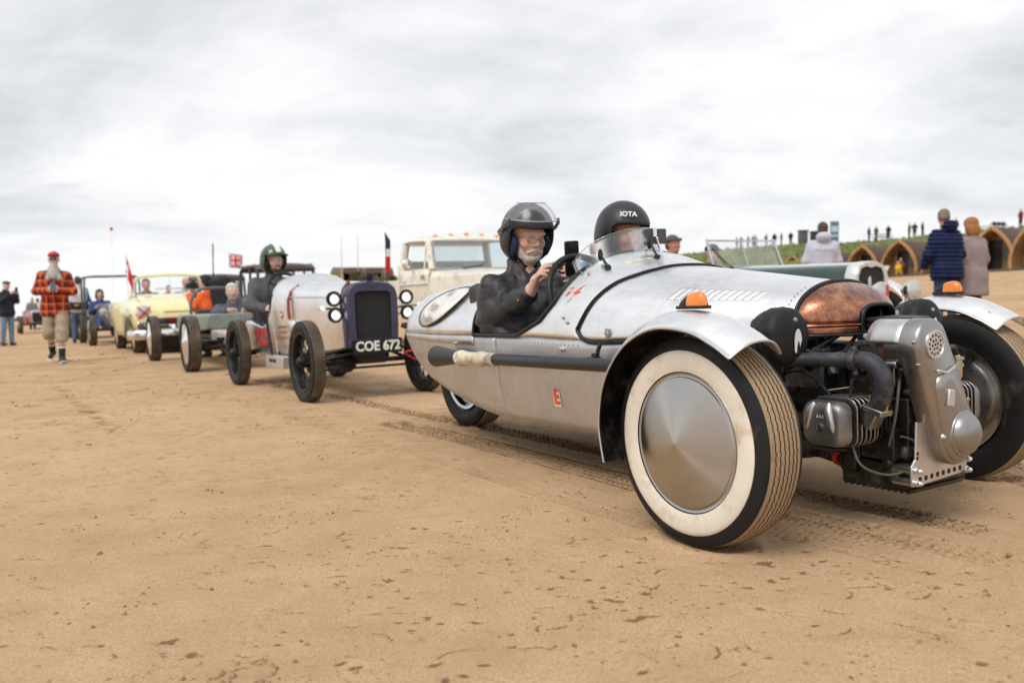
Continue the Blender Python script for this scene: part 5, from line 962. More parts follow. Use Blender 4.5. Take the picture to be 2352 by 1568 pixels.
# ---- silver special with purple radiator
A7M = frame_mtx(-1.2, 7.3, 31.4)
a7 = thing('vintage_special', 'bare aluminium open racing special number 722 with purple radiator', 'car', A7M)
def build_a7():
    b = MB(); b.loft(sections_body([(.10, .205, .43, .80, .955), (-.3, .245, .39, .82, .975), (-.75, .30, .36, .84, .99), (-1.02, .335, .34, .85, 1.0)]), cap=False); bo = b.build('bonnet', ALU, a7, deg=50)
    b = MB(); b.loft(sections_body([(-1.025, .337, .34, .85, 1.0), (-1.15, .345, .32, .86, 1.04), (-1.28, .352, .31, .87, 1.085), (-1.40, .358, .30, .875, 1.085), (-1.46, .36, .30, .875, 1.03)]), cap=False); b.build('scuttle', ALU, a7, deg=50)
    # sides round the cockpit, dipping for the driver's arm
    xs = np.linspace(-1.46, -2.62, 24)
    for s in (-1, 1):
        def sd(i, j): x = -1.455 - 1.165 * i; top = float(np.interp(x, [-2.62, -2.5, -2.2, -2.0, -1.85, -1.7, -1.58, -1.5, -1.45], [.62, .66, .66, .62, .60, .63, .72, .84, .90])); w = float(np.interp(x, [-2.62, -2.3, -1.45], [.33, .38, .36])); zb = float(np.interp(x, [-2.62, -2.3, -1.45], [.34, .27, .30])); return (x, s * (w - .035 * (1 - j) ** 2), zb + (top - zb) * j)
        b = MB(); b.grid(sd, 30, 8); b.build('body_side', ALU, a7, solid=.004); b = MB(); b.tube([sd(i, 1) for i in np.linspace(0, 1, 40)], .010, 6); b.build('edging', BLACK, a7)
    b = MB(); b.loft([[(x, w * c, z + hh * s_) for c, s_ in ((math.cos(a), math.sin(a)) for a in np.linspace(0, math.pi, 12))] for x, w, z, hh in ((-2.32, .37, .64, .10), (-2.62, .33, .60, .12), (-2.9, .20, .56, .10), (-3.05, .06, .53, .05))]); b.build('tail', ALU, a7, deg=60)
    b = MB(); b.box((-1.9, 0, .30), (.72, .33, .012)); b.box((-2.28, 0, .58), (.04, .33, .22), rotm(0, -.15, 0)); b.box((-2.05, 0, .46), (.22, .32, .05)); b.build('seat', SEATBLK, a7, bevel=.02)
    b = MB(); b.loft(sections_body([(-1.44, .34, .32, .86, 1.02), (-1.435, .34, .32, .86, 1.02)])); b.build('dashboard', SEATBLK, a7)
    # radiator shell: arched frame around a black mesh
    c = (.17, -.01); out = [(-.215, .42), (-.225, .60), (-.225, .84), (-.205, .905), (-.15, .945), (0, .965), (.15, .945), (.205, .905), (.225, .84), (.225, .60), (.215, .42)]; inn = [(-.150, .485), (-.155, .60), (-.155, .80), (-.152, .855), (-.13, .872), (0, .876), (.13, .872), (.152, .855), (.155, .80), (.155, .60), (.150, .485)]
    b = MB(); n = len(out)
    for dx, P in ((.0, out), (.10, out), (.125, [(p[0] * .96, p[1] - (.008 if p[1] > .8 else 0)) for p in out]), (.125, inn), (.105, inn)): b.v += [(.075 + dx, p[0] - .01, p[1]) for p in P]
    for r in range(4):
        for k in range(n - 1): b.f.append((r * n + k, r * n + k + 1, (r + 1) * n + k + 1, (r + 1) * n + k)); b.mi.append(0)
    b.box((.155, -.01, .455), (.05, .215, .035)); rs_ = b.build('radiator_shell', PURPLE, a7, bevel=.006, deg=45)
    b = MB(); b.add([(.185, p[0] - .01, p[1]) for p in inn], [tuple(range(n))]); b.box((.17, -.01, .66), (.01, .16, .2)); b.build('radiator_grille', GRILLE, rs_, smooth=False)
    b = MB(); b.lathe([(0, .022), (.02, .02), (.025, .034), (.05, .034), (.055, .028), (.07, .026), (.072, .001)], (.15, -.01, .955), (0, 0, 1), 16); b.build('filler_cap', BLACK, rs_)
    b = MB(); b.prism([(-.07, .018), (-.03, .014), (0, .004), (.03, .014), (.07, .018), (.03, -.006), (.012, -.016), (0, -.026), (-.012, -.016), (-.03, -.006)], (.197, -.01, .915), (0, 1, 0), (0, 0, 1), (.006, 0, 0)); b.build('winged_badge', mat('badge', (.06, .055, .05), .35, .7), rs_, bevel=.001)
    b = MB(); b.prism(roundrect(.212, .060, .006), (.218, .006, .427), (0, 1, 0), (0, .0, 1), (.008, 0, 0)); pl = b.build('number_plate', BLACK, a7); text_obj('plate_lettering', 'COE 672', .108, WHITE, pl, (.2285, .006, .427), (0, 1, 0), (0, 0, 1), bold=.0035, sx=.95)
    # lamps
    for y, z, r, m in ((-.305, .823, .062, LAMPLIT), (-.298, .692, .062, LAMPLIT), (.335, .82, .062, LAMPLIT), (.342, .69, .062, LAMPLIT), (-.405, .753, .026, LAMPDIM), (.45, .752, .026, LAMPDIM)):
        b = MB(); b.lathe([(-.07, .01), (-.055, r * .6), (-.02, r), (.0, r * 1.03), (.006, r * .98), (.006, r * .74), (.0, r * .70)], (.10, y, z), (1, 0, 0), 24); lp = b.build('lamp', BLACK if r > .03 else CHROME, a7); b = MB(); b.lathe([(.001, r * .72), (-.004, r * .5)], (.10, y, z), (1, 0, 0), 20); b.build('reflector', CHROME, lp); b = MB(); b.lathe([(-.004, r * .52), (.003, r * .3), (.004, .001)], (.10, y, z), (1, 0, 0), 20); b.build('lens', m, lp)
        b = MB(); b.rod((.06, y, z), (.04, math.copysign(.2, y), z - .02), .009); b.build('lamp_arm', STEEL, lp)
    # bonnet strap, sill line, stickers, numerals
    for x, w in ((-.98, .345), (.06, .222)):
        b = MB(); b.tube([(x, -w - .004, .66), (x, -w - .008, .75), (x, -w - .006, .83), (x, -w * .93, .90), (x, -w * .7, .965)], .016, 8, sq=(1, .35)); b.build('leather_strap', mat('tan_leather', (.30, .075, .035), .6), a7)
    b = MB(); b.tube([(.05, -.232, .835), (-.5, -.285, .85), (-1.0, -.345, .86)], .005, 5); b.tube([(-1.024, -.338, .86), (-1.024, -.346, .6), (-1.024, -.31, .36)], .005, 5); b.build('panel_joint', ALU_D, a7)
    text_obj('race_number', '722', .215, RED, a7, (-1.84, -.3885, .475), (1, 0, .02), (0, .02, 1), bold=.005, sx=1.32)
    b = MB(); b.prism(circ(.038, 20), (-1.22, -.3505, .70), (1, 0, 0), (0, 0, 1), (0, .003, 0)); st = b.build('round_sticker', mat('pink_sticker', (.65, .10, .16), .5), a7); b = MB(); b.box((-1.22, -.352, .70), (.03, .001, .008)); b.build('sticker_bar', WHITE, st)
    for k in range(3): text_obj('small_lettering', ('- JAMES HOW', 'LTD SPEED', '- BEACH RACE')[k], .042, mat('brown_ink', (.30, .12, .04), .6), a7, (-1.23, -.353, .585 - .05 * k), (1, 0, 0), (0, 0, 1))
    b = MB(); b.ball((-.95, -.335, .60), (.10, .02, .06), 14); b.build('filler_blister', ALU, a7)
    # chassis, axles, springs, exhaust box, hand brake, tow loop, steering wheel
    b = MB(); b.rod((0, -.50, .30), (0, .50, .30), .022); b.tube(smooth_path([(.02, -.45, .36), (.10, -.2, .42), (.12, 0, .44), (.10, .2, .42), (.02, .45, .36)], 5), .022, 8, sq=(1, .6)); b.rod((.1, -.14, .42), (-.7, -.26, .33), .022); b.rod((.1, .14, .42), (-.7, .26, .33), .022); b.rod((.06, -.42, .25), (.06, .42, .25), .011); b.rod((-2.2, -.5, .32), (-2.2, .5, .32), .03); b.rod((.1, -.15, .38), (-.1, -.42, .29), .014); b.rod((.1, .15, .38), (-.1, .42, .29), .014); b.box((.0, 0, .34), (.10, .12, .06)); b.ball((-.6, .02, .25), (.2, .09, .09), 12); b.box((-1.3, 0, .33), (1.2, .24, .03)); b.build('chassis', BLACK, a7, bevel=.004)
    b = MB(); b.box((-1.22, -.40, .265), (.28, .045, .055)); sx = b.build('silencer_box', ALU_D, a7, bevel=.006); text_obj('box_lettering', 'TUNE RAC', .05, BLACK, sx, (-1.25, -.4465, .275), (1, 0, 0), (0, 0, 1))
    b = MB(); b.tube([(-1.40, -.40, .27), (-1.44, -.405, .45), (-1.49, -.41, .62), (-1.50, -.41, .72)], .012, 8); b.ball((-1.50, -.41, .73), .018, 8); b.box((-1.39, -.40, .27), (.05, .02, .025)); b.build('brake_lever', BLACK, a7)
    b = MB(); b.tube(smooth_path([(.14, .30, .33), (.2, .26, .36), (.22, .34, .37), (.2, .42, .33), (.16, .38, .29), (.14, .30, .33)], 5), .008, 6); b.build('tow_loop', mat('tow_red', (.5, .03, .05), .6), a7)
    c = np.array((-1.60, -.17, .93)); R = rotm(0, -.45, 0); b = MB(); b.tube([c + R @ np.array((0, .19 * math.cos(a), .19 * math.sin(a))) for a in np.linspace(0, 2 * math.pi, 36, endpoint=False)], .015, 8, closed=True); sw = b.build('steering_wheel', BLACK, a7)
    for a in (.5, 2.6, 4.7): b = MB(); b.rod(c, c + R @ np.array((0, .19 * math.cos(a), .19 * math.sin(a))), .008); b.build('spoke', BLACK, sw)
    b = MB(); b.rod(c, c + (.2, 0, -.1), .014); b.build('steering_column', BLACK, sw)
    for x in (0, -2.2):
        for s in (-1, 1): wire_wheel(a7, (x, s * .525, .328), .333, .115, s)
build_a7()
GREYM = cloth('marl_grey', (.075, .078, .085)); GREENH = mat('green_helmet', (.022, .095, .035), .28, coat=.5, var=.3, vs=12)
J = sit((-2.02, -.16, 1.245), look=(.12, .04, 0), arms='wheel', bulk=1.1); J.update(elR=(-1.93, -.44, .80), wrR=(-1.66, -.36, .76), haR=((.8, .1, -.2), (0, 1, -.3), .9, -1), hipL=(-2.05, -.06, .52), hipR=(-2.05, -.25, .52), knL=(-1.6, -.07, .62), knR=(-1.6, -.26, .62), anL=(-1.25, -.07, .40), anR=(-1.25, -.26, .40))
p = person('person', 'driver in green striped helmet and grey jumper in the 722 car', A7M, J, [('jacket', GREYM, dict(t=.014, fold=.012, collar=2)), ('trousers', cloth('blue_trousers', (.02, .16, .42))), ('helmet', GREENH, dict(s=1.02)), ('beard', cloth('dark_beard', (.10, .06, .045)), ), ('glasses', mat('blue_frame', (.03, .04, .25), .3))], h=.011)
_c = np.array((-2.02, -.16, 1.245)); _R = rotm(0, .04, .12)
for dy, wd in ((-.016, .009), (.012, .016)):
    b = MB(); b.tube([_c + _R @ np.array((-.014 + .150 * 1.02 * math.cos(a), dy, .030 + .1425 * 1.02 * math.sin(a))) for a in np.linspace(.42, 2.3, 20)], wd, 6, sq=(1, .25)); b.build('helmet_stripe', WHITE, p)
b = MB(); b.tube([_c + _R @ np.array((.02 + .118 * math.cos(a), .128 * math.sin(a), .055 + .01 * math.cos(a))) for a in np.linspace(-1.4, 1.4, 20)], .013, 8, sq=(1, .7)); b.build('helmet_peak', mat('dark_trim', (.03, .035, .04), .4), p)
# ---- low green-grey roadster behind it
BM = frame_mtx(-3.487, 11.315, 30.2); br = thing('beach_racer', 'low grey-green tub racer on tall sandy tyres behind the 722 car', 'car', BM); GG = mat('grey_green_paint', (.215, .255, .225), .5, var=.12, dirt=((.30, .26, .2), .25, 5.))
def build_b():
    b = MB(); b.loft([[(x, -w, z0), (x, -w, z1), (x, -w + .03, z1 + .02), (x, w - .03, z1 + .02), (x, w, z1), (x, w, z0)] for x, w, z0, z1 in ((-.10, .40, .52, .69), (-.9, .46, .48, .70), (-2.2, .44, .48, .69), (-3.3, .22, .50, .62))]); b.build('tub', GG, br, bevel=.012)
    b = MB(); b.loft([[(x, -w, z0), (x, -w, z1), (x, w, z1), (x, w, z0)] for x, w, z0, z1 in ((.22, .26, .34, .47), (-.12, .38, .30, .515))]); b.build('nose_panel', mat('scuffed_white', (.55, .48, .46), .5, var=.3, dirt=((.45, .20, .18), .3, 5.)), br, bevel=.02)
    b = MB(); b.rod((0, -.62, .34), (0, .62, .34), .03); b.rod((.1, -.5, .30), (.1, .5, .30), .014); b.rod((.16, -.30, .36), (-1.4, -.36, .36), .03); b.rod((.16, .30, .36), (-1.4, .36, .36), .03); b.box((.18, 0, .40), (.02, .36, .02)); b.rod((-3.17, -.62, .36), (-3.17, .62, .36), .035); b.box((-1.8, 0, .40), (1.5, .3, .05)); b.ball((-.2, 0, .24), (.4, .2, .10), 12); b.rod((-.05, -.55, .36), (.14, -.22, .38), .016); b.build('chassis', BLACK, br, bevel=.004)
    b = MB(); b.tube(smooth_path([(-1.50, -.36, .66), (-1.52, -.34, .92), (-1.54, -.22, 1.06), (-1.54, 0, 1.08), (-1.54, .22, 1.06), (-1.52, .34, .92), (-1.5, .36, .66)], 6), .022, 10); b.build('roll_hoop', mat('hoop_grey', (.12, .12, .125), .5), br)
    b = MB(); b.box((-1.3, 0, .60), (.06, .34, .18)); b.box((-1.0, .0, .55), (.25, .34, .05)); b.build('seat', SEATBLK, br, bevel=.03)
    for x in (0, -3.17):
        for s in (-1, 1): wire_wheel(br, (x, s * .65, .35), .357, .165 if x == 0 else .16, s, disc=CHROME, rub=RUBD, rimm=BLACK)
build_b()
J = sit((-.86, .09, 1.0), look=(-.1, 0, 0), arms='wheel'); J.update(elR=(-.62, -.20, .72), wrR=(-.30, -.12, .745), elL=(-.60, .34, .72), wrL=(-.30, .18, .745), haR=((.3, 1, 0), (1, 0, -.4), .7, -1), haL=((.3, -1, 0), (1, 0, -.4), .7, 1))
person('person', 'white-haired man in slate fleece resting his hands on the racer scuttle', BM, J, [('jacket', cloth('slate_fleece', (.085, .095, .125))), ('trousers', BLKCLO, dict(h=.02)), ('hair', cloth('white_hair', (.55, .54, .52))), ('beard', cloth('stubble', (.42, .36, .32)))], h=.0125)
# ---- pale yellow convertible
YM = frame_mtx(-6.35, 16.75, 30); ye = thing('convertible', 'pale yellow fifties convertible with red tape crossed over its headlamp', 'car', YM); YEL = mat('pale_yellow_paint', (.80, .74, .38), .25, coat=.6, var=.05)
def build_y():
    def se(x, w, zb, zs, zt): return sections_body([(x, w, zb, zs, zt)], 12, 3.0)[0]
    b = MB(); b.loft([se(*q) for q in ((.92, .70, .42, .60, .70), (.88, .82, .34, .66, .82), (.72, .90, .33, .72, .93), (.3, .93, .34, .80, 1.02), (-.4, .95, .34, .82, 1.08), (-.95, .96, .32, .84, 1.11), (-1.05, .96, .32, .86, 1.10))]); fr = b.build('front_body', YEL, ye, deg=60)
    b = MB(); b.loft([se(*q) for q in ((-2.55, .96, .32, .86, 1.02), (-3.2, .95, .34, .84, 1.02), (-3.9, .88, .36, .76, .92), (-4.2, .80, .40, .70, .80))]); b.build('rear_body', YEL, ye, deg=60)
    for s in (-1, 1):
        b = MB(); b.grid(lambda i, j: (-1.04 - 1.52 * i, s * (.96 - .05 * (1 - j) ** 2), .32 + .66 * j), 8, 8); b.build('door', YEL, ye, solid=.03)
        b = MB(); c = (.865, s * .755, .755); b.lathe([(-.05, .14), (.0, .135), (.02, .12), (.022, .105)], c, (1, 0, 0), 28); h_ = b.build('headlamp', CHROME, ye); b = MB(); b.lathe([(.018, .108), (.04, .07), (.045, .001)], c, (1, 0, 0), 24); b.build('lens', LENSG, h_)
        for q in (-1, 1): b = MB(); b.box((c[0] + .05, c[1], c[2]), (.006, .16, .013), rotm(q * .78, 0, 0)); b.build('red_tape', mat('red_tape', (.62, .05, .03), .5), h_)
        b = MB(); b.prism(roundrect(.15, .072, .05), (.88, s * .745, .525), (0, 1, 0), (0, 0, 1), (.05, 0, 0)); q_ = b.build('side_lamp', CHROME, ye, bevel=.012); b = MB(); b.ball((.935, s * .72, .525), (.012, .06, .03), 12); b.build('lens', mat('dull_amber', (.45, .28, .10), .3), q_)
        b = MB(); b.tube([(.55, s * .945, .73), (.2, s * .965, .74)], .018, 8); b.build('side_trim', CHROME, ye)
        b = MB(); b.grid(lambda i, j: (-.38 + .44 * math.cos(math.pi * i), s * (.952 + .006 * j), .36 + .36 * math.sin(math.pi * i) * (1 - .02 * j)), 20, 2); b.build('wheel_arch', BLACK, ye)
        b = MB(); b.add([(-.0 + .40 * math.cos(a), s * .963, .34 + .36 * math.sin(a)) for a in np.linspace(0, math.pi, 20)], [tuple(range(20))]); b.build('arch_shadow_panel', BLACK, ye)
    b = MB(); b.box((.905, 0, .555), (.02, .56, .095)); gr = b.build('grille_backing', BLACK, ye, bevel=.01)
    for k in range(26): b = MB(); b.box((.935, -.5 + .04 * k, .585), (.015, .010, .06)); b.build('grille_tooth', CHROME, gr)
    b = MB(); b.box((.94, 0, .51), (.02, .54, .022)); b.box((.94, 0, .655), (.02, .60, .012)); b.build('grille_bar', CHROME, gr, bevel=.006)
    b = MB(); b.tube(smooth_path([(.62, -1.0, .36), (.86, -.95, .36), (1.03, -.55, .36), (1.08, 0, .36), (1.03, .55, .36), (.86, .95, .36), (.62, 1.0, .36)], 6), .085, 12, sq=(.45, 1)); bu = b.build('bumper', CHROME, ye)
    for s in (-.3, .3): b = MB(); b.ball((1.10, s, .40), (.05, .05, .14), 12); b.build('overrider', CHROME, bu)
    b = MB(); b.box((.90, 0, .765), (.015, .42, .010)); b.build('bonnet_trim', CHROME, ye, bevel=.004)
    b = MB(); b.box((.3, 0, .24), (.55, .7, .1)); b.box((-2.0, 0, .3), (2.0, .8, .05)); b.build('underbody', BLACK, ye)
    # windscreen: pale frame, two panes
    P = [(-.72, 1.09), (-.70, 1.22), (-.60, 1.42), (-.50, 1.475), (0, 1.50), (.50, 1.475), (.60, 1.42), (.70, 1.22), (.72, 1.09)]; xs_ = lambda y, z: -.95 - .30 * (z - 1.09) - .22 * (abs(y) / .72) ** 2
    b = MB(); b.tube(smooth_path([(xs_(*p), p[0], p[1]) for p in P], 5), .032, 8); b.tube([(xs_(y, 1.11), y, 1.10) for y in np.linspace(-.72, .72, 9)], .02, 8); wf = b.build('windscreen_frame', YEL, ye); b = MB(); b.tube([(xs_(0, 1.09), 0, 1.09), (xs_(0, 1.5), 0, 1.5)], .012, 8); b.build('centre_bar', CHROME, wf)
    for s in (-1, 1): b = MB(); b.grid(lambda i, j: (xs_(s * (.02 + .66 * i * (1 - .10 * j)), 1.1 + .37 * j), s * (.02 + .66 * i * (1 - .10 * j)), 1.1 + .37 * j), 8, 5); b.build('pane', GLASS, wf)
    for s in (-1, 1): b = MB(); b.box((-1.42, s * .42, .86), (.09, .34, .22), rotm(0, -.15, 0)); b.box((-1.8, s * .42, .75), (.35, .34, .1)); b.build('seat', mat('cream_seat', (.45, .42, .32), .6), ye, bevel=.05)
    for x, s in ((0, -1), (0, 1), (-2.95, -1), (-2.95, 1)): wire_wheel(ye, (x - .0, s * .78, .345), .352, .19, s, disc=CHROME, rub=RUBD)
build_y()
person('person', 'hooded passenger behind the yellow convertible windscreen', YM, sit((-1.72, -.36, 1.33), arms='lap'), [('hoodie', cloth('grey_hood', (.12, .13, .16)), dict(hood=0)), ('trousers', BLKCLO), ('hair', cloth('dark_hat', (.10, .07, .06)))], h=.02, skin=SKIN2)
person('person', 'bald driver of the yellow convertible in pale grey top', YM, sit((-1.72, .42, 1.34), arms='lap'), [('shirt', cloth('pale_grey', (.42, .42, .46))), ('trousers', BLKCLO)], h=.02, skin=SKIN2)
# ---- flags and whips
def m_flag(name, kind):
    t = NT(name); s = t.sep(); u, v = s[0], s[2]
    if kind == 'tri': c = t.ramp(t.math('ADD', t.math('MULTIPLY', v, .9), .5), [(0, (.50, .012, .012)), (.40, (.50, .012, .012)), (.41, (.72, .70, .68)), (.52, (.72, .70, .68)), (.53, (.012, .014, .04)), (1, (.012, .014, .04))], 'CONSTANT')
    else:
        d1 = t.math('ABSOLUTE', t.math('SUBTRACT', u, v)); d2 = t.math('ABSOLUTE', t.math('ADD', u, v)); dg = t.math('MINIMUM', d1, d2); cr = t.math('MINIMUM', t.math('ABSOLUTE', u), t.math('ABSOLUTE', v))
        c = t.mix(t.ramp(dg, [(.05, 1.), (.06, 0.)], 'CONSTANT'), (.02, .03, .20), (.72, .70, .70)); c = t.mix(t.ramp(dg, [(0, 1.), (.022, 0.)], 'CONSTANT'), c, (.60, .02, .03)); c = t.mix(t.ramp(cr, [(0, 1.), (.07, 0.)], 'CONSTANT'), c, (.72, .70, .70)); c = t.mix(t.ramp(cr, [(0, 1.), (.042, 0.)], 'CONSTANT'), c, (.60, .02, .03))
    t.set(Base_Color=c, Roughness=.8); return t.m
UNION = m_flag('crossed_flag_cloth', 'union'); TRIC = m_flag('tricolour_cloth', 'tri')
def flag(label, base, top, w, h, m, droop=.5, pole=WHITE, name='flag', ang=0., pr=.008, ball=None):
    """flag hanging from the top of a thin pole"""
    base, top = np.array(base, float), np.array(top, float); r = thing(name, label, 'flag', loc=tuple(base)); b = MB(); b.rod((0, 0, 0), top - base, pr, 6); b.build('pole', pole, r)
    def fp(i, j): x = w * (i - .5); z = h * (.5 - j); return (x * math.cos(droop) , .05 * math.sin(i * 7 + j * 3) * w, z - abs(math.sin(droop)) * w * (i))
    b = MB(); b.grid(fp, 14, 9); o = b.build('cloth', m, r, solid=.004); o.location = tuple(top - base + np.array((w * .5 * math.cos(droop), 0, -h * .5))); o.rotation_euler = (0, 0, ang)
    if ball: b = MB(); b.ball(top - base, ball[0], 10); b.build('finial', ball[1], r)
    return r
def W(m, p): return tuple(m @ Vector(p))
flag('crossed red and blue flag drooping beside the yellow convertible windscreen', W(YM, (-.95, -.80, 1.05)), W(YM, (-.95, -.80, 1.92)), .62, .34, UNION, droop=1.28, ang=.2)
r_ = thing('whip_aerial', 'thin white whip aerial with orange ball above the yellow convertible', 'aerial', loc=W(YM, (-2.9, -.9, .9))); b = MB(); b.rod((0, 0, 0), (0, 0, 1.66), .004, 5); b.build('rod', WHITE, r_); b = MB(); b.ball((0, 0, 1.68), .038, 10); b.build('ball', ORANGE, r_)
# ---- tubular hot rod with roll cage beyond the convertible, and more cars in the queue
def hot_rod(label, mtx, col, cage=False, roof=False, eng=True, fend=False, R=.37, name='hot_rod', screen=True, w=.52, wheel_disc=CHROME):
    r = thing(name, label, 'car', mtx); pm = mat('paint_%.2f_%.2f_%.2f' % col, col, .35, coat=.3, var=.15)
    b = MB(); b.loft([[(x, -ww, z0), (x, -ww * 1.02, (z0 + z1) / 2), (x, -ww, z1), (x, -ww + .06, z1 + .03), (x, ww - .06, z1 + .03), (x, ww, z1), (x, ww * 1.02, (z0 + z1) / 2), (x, ww, z0)] for x, ww, z0, z1 in ((-.95, w * .82, .46, .98), (-1.15, w, .42, 1.0), (-2.1, w * 1.12, .40, .98), (-2.75, w, .44, .92), (-2.9, w * .7, .5, .8))]); b.build('body', pm, r, bevel=.02)
    b = MB(); b.loft(sections_body([(.10, .24, .48, .90, .99), (-.9, w * .8, .46, .93, 1.03)])); b.build('bonnet', pm, r)
    b = MB(); b.loft(sections_body([(.20, .235, .46, .88, .97), (.10, .26, .44, .92, 1.03)])); rs = b.build('radiator_shell', CHROME, r); b = MB(); b.box((.205, 0, .70), (.008, .18, .20)); b.build('grille', BLACK, rs)
    b = MB(); b.rod((.05, -.64, R), (.05, .64, R), .03); b.rod((-2.55, -.64, R), (-2.55, .64, R), .04); b.box((-1.2, 0, .42), (1.45, .26, .05)); b.build('chassis', BLACK, r)
    for s in (-1, 1):
        b = MB(); b.lathe([(-.12, .01), (-.08, .07), (0, .10), (.01, .10)], (.14, s * .40, .82), (1, 0, 0), 18); hl = b.build('headlamp', CHROME, r); b = MB(); b.lathe([(.005, .092), (.03, .05), (.034, .001)], (.14, s * .40, .82), (1, 0, 0), 16); b.build('lens', LENSG, hl); b = MB(); b.rod((.08, s * .36, .75), (.05, s * .2, .55), .02); b.build('lamp_bar', CHROME, hl)
        if fend:
            for x0 in (.05, -2.55): b = MB(); b.grid(lambda i, j: (x0 + (R + .07) * math.cos(math.pi * (.08 + .9 * i)), s * (.53 + .24 * j), R + (R + .07 - .03 * abs(2 * j - 1) ** 2) * math.sin(math.pi * (.08 + .9 * i))), 18, 6); b.build('mudguard', pm, r, solid=.01)
    for x in (.05, -2.55):
        for s in (-1, 1): wire_wheel(r, (x, s * .66, R - .004), R, .17, s, disc=wheel_disc, rub=RUBD)
    if roof:
        P = [(-1.05, 1.0), (-1.12, 1.55), (-1.25, 1.66), (-2.3, 1.68), (-2.55, 1.58), (-2.62, .98)]
        for s in (-1, 1):
            b = MB(); b.tube([(x, s * w * .98, z) for x, z in P], .035, 8); b.build('roof_rail', pm, r); b = MB(); b.rod((-1.75, s * w, 1.0), (-1.75, s * w * .97, 1.64), .03); b.build('pillar', pm, r)
        b = MB(); b.rod((-1.12, -w, 1.55), (-1.12, w, 1.55), .035); b.rod((-1.06, -w, 1.02), (-1.06, w, 1.02), .03); b.build('screen_rail', pm, r)
        b = MB(); b.loft([[(x, w * 1.03 * math.cos(a), z + .085 * math.sin(a)) for a in np.linspace(0, math.pi, 12)] for x, z in ((-1.02, 1.56), (-1.12, 1.62), (-1.7, 1.65), (-2.35, 1.64), (-2.55, 1.55))]); b.build('roof', mat('roof_cloth', (.105, .070, .072), .7, bump=.3), r)
        b = MB(); b.box((-1.09, 0, 1.3), (.004, w * .92, .24), rotm(0, -.1, 0)); b.build('windscreen', GLASS, r); b = MB(); b.box((-1.9, 0, .85), (.1, w * .8, .2)); b.build('seat', SEATBLK, r, bevel=.05)
        b = MB(); b.box((-2.58, 0, 1.28), (.01, w * .8, .16)); b.build('rear_window', GLASS, r)
    elif screen:
        b = MB(); b.tube([(-1.0, -w * .85, 1.02), (-1.06, -w * .82, 1.34), (-1.06, w * .82, 1.34), (-1.0, w * .85, 1.02)], .016, 8); sf = b.build('windscreen_frame', CHROME, r); b = MB(); b.add([(-1.0, -w * .85, 1.02), (-1.06, -w * .82, 1.34), (-1.06, w * .82, 1.34), (-1.0, w * .85, 1.02)], [(0, 1, 2, 3)]); b.build('pane', GLASS, sf)
        b = MB(); b.box((-1.95, 0, .80), (.08, w * .85, .28), rotm(0, -.15, 0)); b.build('seat', SEATBLK, r, bevel=.05)
    if cage:
        for x, q in ((-1.35, 1.72), (-2.15, 1.74)): b = MB(); b.tube(smooth_path([(x + .1, -.66, .45), (x + .04, -.66, 1.1), (x, -.65, q - .12), (x, -.56, q), (x, 0, q + .01), (x, .56, q), (x, .65, q - .12), (x + .04, .66, 1.1), (x + .1, .66, .45)], 6), .024, 8); b.build('cage_hoop', mat('cage_paint', (.055, .055, .05), .45), r)
    return r
CM = frame_mtx(-9.68, 21.6, 31); hot_rod('skeletal hot rod with black roll cage beside the yellow convertible', CM, (.10, .105, .12), cage=True, screen=False, w=.40)
person('person', 'driver in brown fur hat and blue jacket in the caged hot rod', CM, sit((-1.62, -.28, 1.27), arms='wheel', look=(0, .1, 0)), [('jacket', cloth('blue_coverall', (.035, .06, .20))), ('trousers', cloth('blue_coverall', (.035, .06, .20))), ('long_hair', cloth('brown_fur', (.085, .06, .05)))], h=.022)
DM = frame_mtx(-12.9, 27.3, 31); hot_rod('flat-decked grey hot rod behind the caged one', DM, (.16, .15, .16), screen=False, w=.46)
hot_rod('dark red racer behind the man in the flat cap', frame_mtx(-20.9, 38.4, 31), (.30, .015, .02), R=.40, w=.46)
hot_rod('brown-topped saloon behind the purple radiator car', frame_mtx(-4.25, 17.9, 31), (.045, .035, .038), roof=True, fend=True, name='vintage_saloon', w=.62)
hot_rod('dark green closed saloon behind the white-haired man', frame_mtx(-7.2, 22.6, 31), (.025, .05, .04), roof=True, fend=True, name='vintage_saloon', w=.60)
hot_rod('bright red roadster half hidden behind the roll hoop', frame_mtx(-8.05, 21.3, 31), (.55, .02, .02), screen=True, fend=True, w=.5)
flag('small crossed flag on a white pole above the white-haired man', (-10.2, 31.5, .5), (-10.2, 31.5, 2.35), .48, .50, UNION, droop=.1, pr=.006)
r_ = thing('whip_aerial', 'black sprung whip aerial rising behind the backpack', 'aerial', loc=(-5.85, 17.1, .75)); b = MB(); b.lathe([(0, .09), (.05, .08), (.08, .02), (.30, .012), (.55, .010), (.58, .012), (.82, .012), (.83, .001)], (0, 0, .25), (0, 0, 1), 10); b.rod((0, 0, 0), (0, 0, .3), .02); b.build('spring_mast', BLACK, r_)
